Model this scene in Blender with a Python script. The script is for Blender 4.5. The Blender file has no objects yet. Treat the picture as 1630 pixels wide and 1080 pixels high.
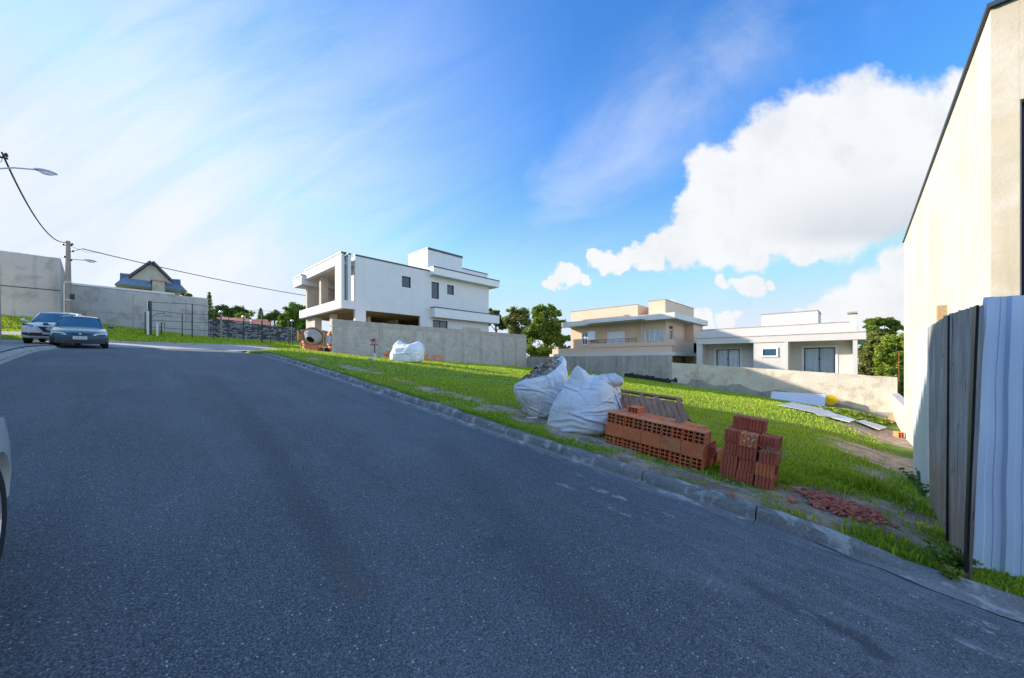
import bpy, bmesh, math, random
import numpy as np
from mathutils import Vector, Matrix, noise
R_ = math.radians
rnd = random.Random(7)
SC = bpy.context.scene
COL = SC.collection

# ------------------------------------------------------------------ camera
HEAD = R_(43.5)
CF, SF = math.cos(HEAD), math.sin(HEAD)
FOC, CX, HY = 583.0, 815.0, 577.0          # focal length, centre and horizon in photo pixels
cam_d = bpy.data.cameras.new('camera'); cam = bpy.data.objects.new('camera', cam_d); COL.objects.link(cam)
cam_d.sensor_width = 36.0; cam_d.lens = FOC/1630*36; cam_d.shift_y = (HY-540)/1630
cam_d.clip_start = 0.05; cam_d.clip_end = 4000
cam.location = (0, 0, 0); cam.rotation_euler = (R_(90), 0, HEAD-R_(90))
SC.camera = cam

# ------------------------------------------------------------------ light
SUN_DIR = Vector((-0.60, 1.0, 0.39)).normalized()          # towards the sun
SUN_EL = math.asin(SUN_DIR.z); SUN_AZ = math.atan2(SUN_DIR.x, SUN_DIR.y)
sd = bpy.data.lights.new('sun', 'SUN'); sun = bpy.data.objects.new('sun', sd); COL.objects.link(sun)
sd.energy = 2.4; sd.angle = R_(0.5); sd.color = (1.0, 0.90, 0.78)
sun.rotation_euler = SUN_DIR.to_track_quat('Z', 'Y').to_euler()
SC.view_settings.view_transform = 'Standard'
SC.view_settings.look = 'None'
EXPO = 1.78
SC.view_settings.exposure = EXPO
SC.view_settings.gamma = 1.0
SC.cycles.max_bounces = 6
SC.cycles.transparent_max_bounces = 12

class NT:
    """small helper to write shader maths"""
    def __init__(s, tree): s.t = tree
    def n(s, typ, **kw):
        d = s.t.nodes.new(typ)
        for k, v in kw.items(): setattr(d, k, v)
        return d
    def put(s, sock, v):
        if isinstance(v, bpy.types.NodeSocket): s.t.links.new(v, sock)
        elif v is not None: sock.default_value = v
    def m(s, op, a, b=None, c=None, clamp=False):
        d = s.n('ShaderNodeMath', operation=op); d.use_clamp = clamp
        s.put(d.inputs[0], a); s.put(d.inputs[1], b)
        if c is not None: s.put(d.inputs[2], c)
        return d.outputs[0]
    def vm(s, op, a, b=None, out=0):
        d = s.n('ShaderNodeVectorMath', operation=op)
        s.put(d.inputs[0], a)
        if b is not None: s.put(d.inputs[1], b)
        return d.outputs[out]
    def comb(s, x, y, z):
        d = s.n('ShaderNodeCombineXYZ')
        for i, v in enumerate((x, y, z)): s.put(d.inputs[i], v)
        return d.outputs[0]
    def sep(s, v):
        d = s.n('ShaderNodeSeparateXYZ'); s.put(d.inputs[0], v); return d.outputs
    def noise(s, vec, scale, detail=3, rough=.55, dist=0, col=False):
        d = s.n('ShaderNodeTexNoise'); s.put(d.inputs['Vector'], vec)
        d.inputs['Scale'].default_value = scale; d.inputs['Detail'].default_value = detail
        d.inputs['Roughness'].default_value = rough; d.inputs['Distortion'].default_value = dist
        return d.outputs['Color' if col else 'Fac']
    def step(s, v, a, b):          # smoothstep
        d = s.n('ShaderNodeMapRange', interpolation_type='SMOOTHSTEP')
        s.put(d.inputs[0], v); s.put(d.inputs[1], a); s.put(d.inputs[2], b)
        return d.outputs[0]
    def lin(s, v, a, b, c=0., e=1.):
        d = s.n('ShaderNodeMapRange'); s.put(d.inputs[0], v)
        for i, q in enumerate((a, b, c, e)): s.put(d.inputs[i+1], q)
        return d.outputs[0]
    def mix(s, f, a, b, mode='MIX'):
        d = s.n('ShaderNodeMix', data_type='RGBA', blend_type=mode)
        s.put(d.inputs[0], f)
        for i, v in ((6, a), (7, b)):
            if isinstance(v, tuple) and len(v) == 3: v = (*v, 1)
            s.put(d.inputs[i], v)
        return d.outputs[2]

world = bpy.data.worlds.new('World'); SC.world = world; world.use_nodes = True
def build_sky():
    W = NT(world.node_tree); W.t.nodes.clear()
    out = W.n('ShaderNodeOutputWorld'); bg = W.n('ShaderNodeBackground'); W.t.links.new(bg.outputs[0], out.inputs[0])
    S = 0.12; G = 2**-EXPO/S; bg.inputs[1].default_value = S
    sky = W.n('ShaderNodeTexSky', sky_type='NISHITA'); sky.sun_disc = False
    sky.sun_elevation = SUN_EL; sky.sun_rotation = SUN_AZ
    sky.air_density = 1.0; sky.dust_density = 0.6; sky.ozone_density = 2.5; sky.altitude = 900
    hs = W.n('ShaderNodeHueSaturation'); W.t.links.new(sky.outputs[0], hs.inputs['Color'])
    hs.inputs['Saturation'].default_value = 1.2; hs.inputs['Value'].default_value = 1.3; hs.inputs['Hue'].default_value = .5
    d = W.vm('NORMALIZE', W.n('ShaderNodeTexCoord').outputs['Generated'])
    a = W.vm('DOT_PRODUCT', d, (SF, -CF, 0), 1); fsk = W.step(W.vm('DOT_PRODUCT', d, (CF, SF, 0), 1), .1, .3)
    skyc = W.mix(fsk, hs.outputs[0], W.mix(1., W.mix(1., hs.outputs[0], (.47, .61, .74, 1), 'MULTIPLY'), (.62*G, .77*G, .97*G, 1), 'DARKEN')); f = W.vm('DOT_PRODUCT', d, (CF, SF, 0), 1)
    z = W.sep(d)[2]
    fc = W.m('MAXIMUM', f, .08)
    u = W.m('DIVIDE', a, fc); v = W.m('DIVIDE', z, fc)
    front = W.step(f, .1, .3)
    p = W.comb(u, v, 0)
    # thin high cloud: streaks fanning from the left
    rot = W.n('ShaderNodeVectorRotate', rotation_type='Z_AXIS'); W.put(rot.inputs['Vector'], p); rot.inputs['Angle'].default_value = R_(-28)
    st = W.vm('MULTIPLY', rot.outputs[0], (0.8, 3.2, 1))
    n1 = W.noise(st, 1.6, 7, .62, .6); n2 = W.noise(p, .9, 4, .5, .3)
    rot2 = W.n('ShaderNodeVectorRotate', rotation_type='Z_AXIS'); W.put(rot2.inputs['Vector'], p); rot2.inputs['Angle'].default_value = R_(-33)
    st2 = W.vm('MULTIPLY', W.vm('ADD', rot2.outputs[0], (3.1, 1.7, 0)), (1.3, 2.2, 1))
    n3 = W.noise(st2, 1.5, 7, .6, .4)
    left = W.m('MULTIPLY', W.step(u, .35, -1.0), W.step(v, 1.9, .1))
    ci = W.m('MULTIPLY', W.m('ADD', W.m('MULTIPLY', left, .86), -.02), W.m('ADD', W.m('ADD', W.m('MULTIPLY', n1, 2.0), -.45), W.m('MULTIPLY', n2, .8)), clamp=True)
    low = W.m('MULTIPLY', W.step(v, .60, .0), W.m('ADD', .35, W.m('MULTIPLY', n1, .85)))
    # a diagonal veil right of the centre
    band = W.m('ABSOLUTE', W.m('SUBTRACT', v, W.m('ADD', W.m('MULTIPLY', u, .75), .38)))
    veil = W.m('MULTIPLY', W.m('MULTIPLY', W.step(band, .34, .0), W.step(n3, .30, .85)), .50)
    veil = W.m('MULTIPLY', veil, W.step(u, -.25, .05))
    cir = W.m('MAXIMUM', W.m('MAXIMUM', ci, W.m('MULTIPLY', low, .62)), veil, clamp=True)
    side = W.m('MULTIPLY', W.step(z, .95, .1), .75)            # away from the view: an added bright veil that lifts the shade
    cir = W.m('ADD', W.m('MULTIPLY', cir, front), W.m('MULTIPLY', W.m('SUBTRACT', 1, front), side))
    white = (.90*G, .95*G, 1.05*G, 1)
    c1 = W.mix(cir, skyc, W.mix(front, (1.5*G, 1.62*G, 1.85*G, 1), white))
    # cumulus: soft balls of cloud with a billowing edge
    nz = W.noise(p, 7., 7, .6, .0, True); nz = W.vm('SUBTRACT', nz, (.5, .5, .5)); nz = W.vm('MULTIPLY', nz, (.17, .17, 0))
    q = W.vm('ADD', p, nz)
    B = []
    def blob(x, y, r, sy=1.): B.append(((x-CX)/FOC, (HY-y)/FOC, r/FOC, sy))
    for x, y, r in ((1110,340,46),(1150,290,62),(1180,330,70),(1225,235,70),(1260,290,95),(1310,210,85),(1370,200,90),(1400,290,105),(1460,220,105),(1530,190,78),(1580,260,120),(1330,330,85),(1240,350,60)): blob(x, y, r)
    for x, y, r in ((1085,398,42),(1140,392,40),(1035,408,30),(1000,412,24),(966,410,21),(945,405,15),(1200,385,40),(1290,380,40)): blob(x, y, r)
    for x, y, r in ((1440,450,62),(1390,480,60),(1330,500,48),(1290,520,34),(1500,470,90),(1440,540,80)): blob(x, y, r)
    for x, y, r in ((895,438,26),(925,446,16),(870,446,13),(1150,448,20),(1190,452,26),(1222,452,14),(1070,505,24),(1120,512,20),(1160,520,22)): blob(x, y, r*.92)
    tot = None
    for i, (bx, by, r, sy) in enumerate(B):
        dist = W.vm('DISTANCE', q, (bx, by, 0), 1)
        e = W.m('SUBTRACT', 1., W.m('DIVIDE', dist, r*1.04))
        tot = e if tot is None else W.m('SMOOTH_MAX', tot, e, .12)
    dens = W.m('MULTIPLY', W.step(tot, -.02, .30), front)
    soft = W.noise(p, 5, 5, .55)
    # shade: underside of the big cloud
    und = W.m('MULTIPLY', W.step(W.m('SUBTRACT', v, W.m('MULTIPLY', u, .10)), .47, .22), W.step(u, .50, .95))
    und = W.m('MULTIPLY', und, W.step(v, .29, .36))
    und = W.m('MULTIPLY', und, W.m('ADD', .55, W.m('MULTIPLY', soft, .9)), clamp=True)
    lit = (.96*G, .97*G, .99*G, 1); shd = (.52*G, .57*G, .66*G, 1)
    soft2 = W.noise(q, 8, 7, .65)
    inner = W.m('ADD', W.m('MULTIPLY', W.step(soft, .42, .66), .16), W.m('MULTIPLY', W.step(soft2, .46, .66), .16))
    cc = W.mix(W.m('MAXIMUM', W.m('MULTIPLY', und, .60), W.m('MULTIPLY', inner, .8)), lit, shd)
    c2 = W.mix(W.m('MULTIPLY', dens, .97), c1, cc)
    W.t.links.new(c2, bg.inputs[0])
build_sky()

# ------------------------------------------------------------------ photo geometry helpers (points on real planes)
def ray(x, y):
    r = (x-CX)/FOC
    return Vector((CF+SF*r, SF-CF*r, -(y-HY)/FOC))
def atX(x, y, X): q = ray(x, y); return q*(X/q.x)
def atY(x, y, Y): q = ray(x, y); return q*(Y/q.y)
def Xof(x, Y): return atY(x, HY, Y).x
def Yof(x, X): return atX(x, HY, X).y

# ------------------------------------------------------------------ terrain heights
_k = np.array([[-400,-10],[-120,-9.2],[-60,-6.8],[-25,-4.05],[-10,-2.5],[0,-1.44],[6,-.80],[14,.03],[17.6,.32],[24.6,.60],[30,.97],[33,1.2],[40,1.4]])
_yy = np.arange(-400, 40, .25); _zz = np.interp(_yy, _k[:,0], _k[:,1])
_zz = np.convolve(np.pad(_zz, 6, mode='edge'), np.ones(13)/13, 'valid')
def road_z(Y): return np.interp(Y, _yy, _zz)
_rows = [(33, None),
 (38, [(-60,2.0),(-6,1.95),(-2,1.95),(1,1.85),(5,1.7),(10,1.5),(14,1.3),(30,.5),(60,-.5)]),
 (42.4,[(-60,3.6),(-3.3,3.2),(1,2.6),(5.4,2.15),(14,1.85),(30,1.1),(60,0)]),
 (46, [(-60,4.0),(-2.4,3.2),(5.4,2.4),(14,2.15),(30,1.3),(60,0)]),
 (60, [(-60,5.0),(-2.4,4.2),(5.4,3.2),(14,2.4),(40,1.0),(60,0)]),
 (140,[(-60,2.0),(60,0),(200,-2)]), (400, [(-60,-6),(60,-6)])]
def gz_base(X, Y):
    X = np.asarray(X, float); Y = np.asarray(Y, float)
    rz = road_z(np.minimum(Y, 33))
    right = rz + .13 - .11*np.clip((.35-Y)/.8, 0, 1) - .055*np.clip(X-4.5, 0, 24) - .01*np.clip(X-28.5, 0, 300)
    wq = np.clip((Y-17.4)/1.4, 0, 1); right = rz + (right-rz)*(1-wq+wq*np.clip((X-3.8)/2.4, 0, 1))
    right = right + .16*np.exp(-((X-5.6)/2.2)**2-((Y-20)/1.9)**2)
    right = right - .28*np.exp(-((X-17)/6)**2-((Y+1.2)/2.2)**2)
    left = rz + .12 + 0*X
    return np.where(X > 1, right, left)
def gz(X, Y):
    X = np.asarray(X, float); Y = np.asarray(Y, float)
    z0 = gz_base(X, np.minimum(Y, 33))
    z = z0.copy()
    prevY, prev = 33, z0
    for (yr, row) in _rows[1:]:
        cur = np.interp(X, [a for a, b in row], [b for a, b in row])
        t = np.clip((Y-prevY)/(yr-prevY), 0, 1)
        z = np.where(Y > prevY, prev*(1-t)+cur*t, z)
        prevY, prev = yr, cur
    return z
def gzf(x, y): return float(gz(x, y))
def hit(x, y, dz=0, t0=1.2):
    """where the sight line through a photo pixel meets the ground"""
    q = ray(x, y); t = t0
    while t < 120:
        if q.z*t <= gzf(q.x*t, q.y*t)+dz: break
        t += .05
    for _ in range(12):
        if q.z*t <= gzf(q.x*t, q.y*t)+dz: t -= .02
        else: t += .005
    return q*t

# ------------------------------------------------------------------ object helpers
def tag(o, label=None, cat=None, group=None, kind=None):
    if label: o['label'] = label
    if cat: o['category'] = cat
    if group: o['group'] = group
    if kind: o['kind'] = kind
    return o
def empty(name, loc=(0,0,0), rz=0):
    o = bpy.data.objects.new(name, None); COL.objects.link(o); o.empty_display_size = .3
    o.location = loc; o.rotation_euler = (0, 0, rz); return o
def copy_tree(o, parent=None):
    c = o.copy(); COL.objects.link(c)
    if parent is not None: c.parent = parent
    for ch in list(o.children): copy_tree(ch, c)
    return c

class MB:
    """collects geometry, builds one mesh object"""
    def __init__(s): s.v = []; s.f = []; s.mi = []; s.cur = 0
    def add(s, vs, fs):
        n = len(s.v); s.v += [tuple(v) for v in vs]; s.f += [tuple(i+n for i in f) for f in fs]; s.mi += [s.cur]*len(fs); return s
    def box(s, x0, x1, y0, y1, z0, z1, M=None):
        vs = [Vector((x, y, z)) for x in (x0, x1) for y in (y0, y1) for z in (z0, z1)]
        if M is not None: vs = [M @ v for v in vs]
        return s.add(vs, [(0,1,3,2),(4,6,7,5),(0,4,5,1),(2,3,7,6),(0,2,6,4),(1,5,7,3)])
    def quad(s, a, b, c, d): return s.add([a, b, c, d], [(0,1,2,3)])
    def prism(s, pts, vec, M=None):
        """pts: planar polygon, extruded along vec"""
        n = len(pts); vec = Vector(vec); P = [Vector(p) for p in pts]; Q = [p+vec for p in P]
        vs = P+Q
        if M is not None: vs = [M @ v for v in vs]
        return s.add(vs, [tuple(range(n-1, -1, -1)), tuple(range(n, 2*n))]+[(i, (i+1)%n, n+(i+1)%n, n+i) for i in range(n)])
    def tube(s, pts, r, seg=8, cap=True):
        pts = [Vector(p) for p in pts]; n = len(pts)
        rs = r if isinstance(r, (list, tuple)) else [r]*n
        t0 = (pts[1]-pts[0]).normalized(); up = Vector((0,0,1)) if abs(t0.z) < .9 else Vector((1,0,0))
        vs = []
        for i, p in enumerate(pts):
            t = (pts[min(i+1,n-1)]-pts[max(i-1,0)]).normalized()
            a = t.cross(up).normalized(); b = a.cross(t).normalized()
            for k in range(seg):
                an = 2*math.pi*k/seg; vs.append(p+(a*math.cos(an)+b*math.sin(an))*rs[i])
        fs = [(i*seg+k, i*seg+(k+1)%seg, (i+1)*seg+(k+1)%seg, (i+1)*seg+k) for i in range(n-1) for k in range(seg)]
        if cap: fs += [tuple(range(seg-1, -1, -1)), tuple((n-1)*seg+k for k in range(seg))]
        return s.add(vs, fs)
    def lathe(s, prof, seg=20, M=None, axis='z'):
        vs = []; n = len(prof)
        for (r, z) in prof:
            for k in range(seg):
                a = 2*math.pi*k/seg; v = Vector((r*math.cos(a), r*math.sin(a), z))
                if axis == 'x': v = Vector((z, v.x, v.y))
                if axis == 'y': v = Vector((v.x, z, v.y))
                vs.append(M @ v if M is not None else v)
        fs = [(i*seg+k, i*seg+(k+1)%seg, (i+1)*seg+(k+1)%seg, (i+1)*seg+k) for i in range(n-1) for k in range(seg)]
        if prof[0][0] > 1e-5: fs.append(tuple(range(seg-1, -1, -1)))
        if prof[-1][0] > 1e-5: fs.append(tuple((n-1)*seg+k for k in range(seg)))
        return s.add(vs, fs)
    def build(s, name, mat, parent=None, smooth=False, bevel=0, loc=None, recalc=True):
        me = bpy.data.meshes.new(name); me.from_pydata(s.v, [], s.f)
        mats = mat if isinstance(mat, (list, tuple)) else [mat]
        for m in mats: me.materials.append(m)
        if len(mats) > 1: me.polygons.foreach_set('material_index', s.mi)
        if recalc:
            bm = bmesh.new(); bm.from_mesh(me); bmesh.ops.recalc_face_normals(bm, faces=bm.faces); bm.to_mesh(me); bm.free()
        o = bpy.data.objects.new(name, me); COL.objects.link(o)
        if parent is not None: o.parent = parent
        if loc is not None: o.location = loc
        if smooth:
            me.polygons.foreach_set('use_smooth', [True]*len(me.polygons))
            if smooth != 'all': me.set_sharp_from_angle(angle=R_(38))
        if bevel:
            b = o.modifiers.new('bevel', 'BEVEL'); b.width = bevel; b.segments = 2; b.limit_method = 'ANGLE'; b.angle_limit = R_(40)
        return o

def panel(mb, org, u, w, us, vs, holes, th):
    """a wall of thickness th; org + u*a + z*b; holes = set of (i,j) cells that are open; w = inward direction"""
    org = Vector(org); u = Vector(u).normalized(); w = Vector(w).normalized(); Z = Vector((0,0,1))
    P = lambda a, b, k: org+u*a+Z*b+w*k
    nu, nv = len(us)-1, len(vs)-1
    solid = lambda i, j: 0 <= i < nu and 0 <= j < nv and (i, j) not in holes
    for i in range(nu):
        for j in range(nv):
            if not solid(i, j): continue
            a0, a1, b0, b1 = us[i], us[i+1], vs[j], vs[j+1]
            mb.quad(P(a0,b0,0), P(a1,b0,0), P(a1,b1,0), P(a0,b1,0)); mb.quad(P(a0,b0,th), P(a0,b1,th), P(a1,b1,th), P(a1,b0,th))
            if not solid(i-1, j): mb.quad(P(a0,b0,0), P(a0,b1,0), P(a0,b1,th), P(a0,b0,th))
            if not solid(i+1, j): mb.quad(P(a1,b0,0), P(a1,b0,th), P(a1,b1,th), P(a1,b1,0))
            if not solid(i, j-1): mb.quad(P(a0,b0,0), P(a0,b0,th), P(a1,b0,th), P(a1,b0,0))
            if not solid(i, j+1): mb.quad(P(a0,b1,0), P(a1,b1,0), P(a1,b1,th), P(a0,b1,th))

def text_mesh(name, txt, size, mat, parent, M, depth=.004, align='CENTER'):
    cu = bpy.data.curves.new(name, 'FONT'); cu.body = txt; cu.size = size; cu.extrude = depth; cu.align_x = align; cu.align_y = 'CENTER'
    t = bpy.data.objects.new(name, cu); COL.objects.link(t)
    me = bpy.data.meshes.new_from_object(t.evaluated_get(bpy.context.evaluated_depsgraph_get()))
    bpy.data.objects.remove(t); me.name = name
    me.transform(M); me.materials.clear(); me.materials.append(mat)
    o = bpy.data.objects.new(name, me); COL.objects.link(o); o.parent = parent
    return o

# ------------------------------------------------------------------ materials
def mat(name, col, rough=.8, var=.12, scale=2., bump=.15, bscale=40., streak=0., scol=None, patches=None, metal=0., spec=.4, dirt=None, coat=0, fine=0., bdist=.01):
    """general procedural surface: base colour, cloudy variation, vertical streaks, stain patches, bump"""
    m = bpy.data.materials.new(name); m.use_nodes = True; W = NT(m.node_tree)
    bs = m.node_tree.nodes['Principled BSDF']
    pos = W.n('ShaderNodeNewGeometry').outputs['Position']
    n = W.noise(pos, scale, 5, .6)
    c = W.mix(W.lin(n, .3, .7), tuple(x*(1-var) for x in col), tuple(min(1, x*(1+var)) for x in col))
    if patches:
        pc, ps, lo, hi, amt = patches
        c = W.mix(W.m('MULTIPLY', W.step(W.noise(pos, ps, 6, .65, .5), lo, hi), amt), c, pc)
    if streak:
        sv = W.vm('MULTIPLY', pos, (1, 1, .12))
        s = W.step(W.noise(sv, 2.6, 5, .65), .5, .72)
        c = W.mix(W.m('MULTIPLY', s, streak), c, scol or tuple(x*.45 for x in col))
    if fine:
        fn = W.noise(pos, 60, 3, .6)
        c = W.mix(fine, c, W.mix(W.step(fn, .35, .65), tuple(x*.55 for x in col), tuple(min(1,x*1.5) for x in col)))
    W.t.links.new(c, bs.inputs['Base Color'])
    bs.inputs['Roughness'].default_value = rough; bs.inputs['Metallic'].default_value = metal
    bs.inputs['Specular IOR Level'].default_value = spec
    if coat: bs.inputs['Coat Weight'].default_value = coat; bs.inputs['Coat Roughness'].default_value = .04
    if bump:
        b = W.n('ShaderNodeBump'); b.inputs['Strength'].default_value = bump; b.inputs['Distance'].default_value = bdist
        W.put(b.inputs['Height'], W.noise(pos, bscale, 4, .6)); W.t.links.new(b.outputs[0], bs.inputs['Normal'])
    return m
M = {}
M['white_wall'] = mat('white render', (.62,.615,.61), .85, .04, 1.2, .15, 60, .20, (.50,.48,.45))
M['white_trim'] = mat('white trim', (.68,.675,.67), .8, .03, 1., .05, 60)
M['raw_plaster'] = mat('raw plaster', (.50,.44,.36), .95, .12, 1.4, .25, 50, .3)
M['cream_wall'] = mat('cream render', (.55,.505,.44), .9, .08, .5, .35, 45, .55, (.43,.37,.28), ((.45,.40,.32), .7, .45, .62, .6))
M['stained_cream'] = mat('stained cream render', (.56,.49,.36), .92, .10, .9, .3, 30, .45, (.42,.34,.20), ((.66,.61,.51), 1.3, .46, .66, .7), bdist=.01)
M['beige_wall'] = mat('beige render', (.64,.47,.33), .9, .04, 1.5, .15, 70, .08)
M['offwhite_trim'] = mat('off white trim', (.62,.60,.56), .85, .06, 1., .05, 60, .25, (.42,.41,.38))
M['ivory_wall'] = mat('ivory render', (.56,.53,.49), .9, .04, 1., .12, 70, .06)
M['slate_cap'] = mat('dark metal cap', (.04,.06,.08), .5, .1, 3, 0, 10)
M['dark_metal'] = mat('dark metal', (.02,.022,.026), .45, .1, 3, 0, 10)
M['green_metal'] = mat('green metal', (.02,.055,.045), .5, .1, 3, 0, 10)
M['wood_slab'] = mat('raw slab underside', (.30,.19,.10), .95, .35, 3., .4, 20, fine=.3)
M['brick_red'] = mat('clay brick', (.80,.225,.085), .9, .16, 4., .2, 90, 0, None, ((.60,.25,.12), 6., .5, .65, .6), fine=.12)
M['brick_orange'] = mat('pale clay brick', (.74,.27,.12), .9, .14, 5., .2, 90, 0, None, ((.42,.10,.04), 7., .52, .65, .5), fine=.12)
M['brick_dark'] = mat('weathered clay brick', (.56,.145,.08), .92, .2, 5., .2, 90, 0, None, ((.40,.13,.07), 9., .5, .65, .6), fine=.15)
M['concrete'] = mat('concrete', (.33,.31,.28), .93, .14, .9, .3, 35, .2, None, ((.16,.15,.13), 1.4, .5, .68, .5), fine=.15)
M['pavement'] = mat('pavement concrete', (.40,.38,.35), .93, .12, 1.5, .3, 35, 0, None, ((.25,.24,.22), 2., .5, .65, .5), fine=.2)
M['kerb'] = mat('kerb concrete', (.235,.23,.225), .93, .28, 2.5, .6, 30, 0, None, ((.60,.59,.56), 4.5, .50, .60, .85), fine=.35, bdist=.015)
M['galv'] = mat('galvanised sheet', (.50,.52,.54), .38, .10, 1.5, .03, 30, metal=.35, spec=.5)
M['galv_white'] = mat('white painted sheet', (.66,.69,.73), .4, .05, 1.5, .03, 30, metal=.1)
M['old_wood'] = mat('weathered wood', (.42,.235,.155), .9, .3, 6, .5, 60, fine=.3)
M['fresh_wood'] = mat('pale timber', (.50,.33,.16), .85, .15, 5, .3, 60, fine=.2)
M['pole'] = mat('pole concrete', (.30,.25,.21), .9, .12, 2, .3, 30, .15)
M['tyre'] = mat('tyre rubber', (.018,.018,.02), .85, .1, 5, .1, 80)
M['rim'] = mat('alloy', (.55,.56,.58), .3, .05, 5, 0, 10, metal=.7)
M['black_plastic'] = mat('black plastic', (.018,.02,.024), .5, .05, 5, 0, 10)
M['grey_plastic'] = mat('grey bumper plastic', (.04,.05,.065), .5, .05, 5, 0, 10)
M['paint_blue'] = mat('dark blue car paint', (.012,.075,.13), .28, .03, 5, 0, 10, coat=1)
M['paint_white'] = mat('white car paint', (.82,.83,.85), .3, .02, 5, 0, 10, coat=1)
M['lamp_glass'] = mat('headlamp lens', (.85,.87,.88), .15, .1, 30, 0, 10, spec=.8, coat=1)
M['plate'] = mat('number plate', (.62,.64,.66), .4, .02, 5, 0, 10)
M['blue_ink'] = mat('blue plate strip', (.02,.07,.35), .4, .02, 5, 0, 10)
M['black_ink'] = mat('black lettering', (.01,.01,.012), .5, 0, 5, 0, 10)
M['red_ink'] = mat('red sign paint', (.50,.02,.03), .5, .05, 5, 0, 10)
M['rust'] = mat('rusty steel', (.22,.07,.03), .85, .3, 10, .3, 60)
M['orange_paint'] = mat('worn orange paint', (.46,.26,.12), .6, .2, 6, .1, 60, fine=.2)
M['drum'] = mat('cement covered drum', (.36,.33,.30), .85, .2, 6, .4, 40, fine=.2)
M['yellow'] = mat('yellow plastic', (.75,.50,.01), .5, .08, 6, 0, 40)
M['blue_plastic'] = mat('blue plastic scrap', (.05,.16,.30), .5, .2, 6, 0, 40)
M['tile_blue'] = mat('blue grey roof tiles', (.22,.29,.38), .6, .15, 3, .1, 20)
M['tile_red'] = mat('red roof tiles', (.45,.13,.08), .8, .15, 3, .1, 20)
M['grey_wall'] = mat('old pale wall', (.40,.37,.32), .9, .1, 1, .2, 40, .3)
M['curtain'] = mat('curtain cloth', (.84,.88,.88), .9, .04, 3, 0, 10)
M['shutter'] = mat('white roller shutter', (.75,.77,.80), .6, .02, 3, 0, 10)
def glass_mat(name, col, rough=.05):
    m = mat(name, col, rough, .02, 3, 0, 10, spec=.9); return m
M['glass'] = mat('window glass', (.03,.045,.06), .08, .02, 3, 0, 10, spec=.45)
M['glass_blue'] = glass_mat('blue window glass', (.03,.10,.16))
M['car_glass'] = glass_mat('car glass', (.03,.10,.16), .04)
# ================================================================== GROUND
def smooth_noise(X, Y, s, seed=0):
    r = np.random.RandomState(seed); z = 0
    for k in range(6):
        a = r.uniform(0, 2*math.pi); f = s*(1+.8*k)*r.uniform(.7, 1.3)
        z = z+np.sin(f*(X*math.cos(a)+Y*math.sin(a))+r.uniform(0, 6)+1.3*np.sin(f*.6*(Y*math.cos(a)-X*math.sin(a))+k))/(1+.5*k)
    return z/2.6
SOIL = []      # x, y, rx (along street), ry (across), strength
def soil_px(px, py, ry, rx, s=1.): h = hit(px, py); SOIL.append((h.x, h.y, rx, ry, s))
for a in ((640,606,.7,.25,.6),(690,620,.8,.35,.8),(740,633,.6,.35,.7),(800,652,.6,.4,1),(850,670,.5,.4,1),(905,690,.45,.38,1),(950,706,.4,.3,1),(1010,735,.4,.24,.9),(1075,752,.35,.2,.9),
          (1160,778,.3,.22,.9),(560,585,.9,.3,1),(590,592,.6,.25,.9),(500,572,.7,.3,.8),(690,619,.4,.2,.9),(1300,805,.25,.4,1),(1340,800,.3,.45,1.1),(1390,815,.35,.4,1.1),(1440,815,.3,.3,1),(1470,850,.2,.2,.6),
          (1440,702,1.6,3.0,1.2),(1405,725,.9,1.1,1.2),(1430,745,.7,.8,1.1),(1400,668,1.2,1.6,1.),(1390,752,.3,.5,.6),(1445,790,.25,.5,.5)):
    soil_px(*a)
SOIL += [(4.27,1.8,.10,.8,1.0),(4.27,.82,.10,.42,.9)]; soil_px(1342,806,.55,.36,1.35)
def soil(X, Y):
    X = np.asarray(X, float); Y = np.asarray(Y, float); s = np.zeros_like(X)
    nz = .35*smooth_noise(X, Y, 3.1, 3)+.22*smooth_noise(X, Y, 9., 4)
    for (x, y, rx, ry, st) in SOIL:
        d = np.sqrt(((X-x)/rx)**2+((Y-y)/ry)**2)
        s = np.maximum(s, st*np.clip(1.25-d*.9+nz, 0, 1))
    s = np.maximum(s, np.clip(.7*smooth_noise(X, Y, 1.3, 9)-.62, 0, .5))
    return np.clip(s, 0, 1)

def grid_mesh(name, xs, ys, zf, mt, extra=None, keep=None):
    xs = np.array(xs, float); ys = np.array(ys, float); XX, YY = np.meshgrid(xs, ys, indexing='ij'); ZZ = zf(XX, YY)
    v = np.stack([XX, YY, ZZ], -1).reshape(-1, 3); n = len(ys)
    fs = []
    for i in range(len(xs)-1):
        for j in range(n-1):
            if keep and not keep((xs[i]+xs[i+1])/2, (ys[j]+ys[j+1])/2): continue
            fs.append((i*n+j, (i+1)*n+j, (i+1)*n+j+1, i*n+j+1))
    me = bpy.data.meshes.new(name); me.from_pydata(v.tolist(), [], fs); me.materials.append(mt)
    me.polygons.foreach_set('use_smooth', [True]*len(fs))
    if extra is not None:
        at = me.attributes.new('soil', 'FLOAT', 'POINT'); at.data.foreach_set('value', extra(XX, YY).reshape(-1).astype(np.float32))
    o = bpy.data.objects.new(name, me); COL.objects.link(o); return o
def fr(a, b, s): return list(np.arange(a, b, s))

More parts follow.
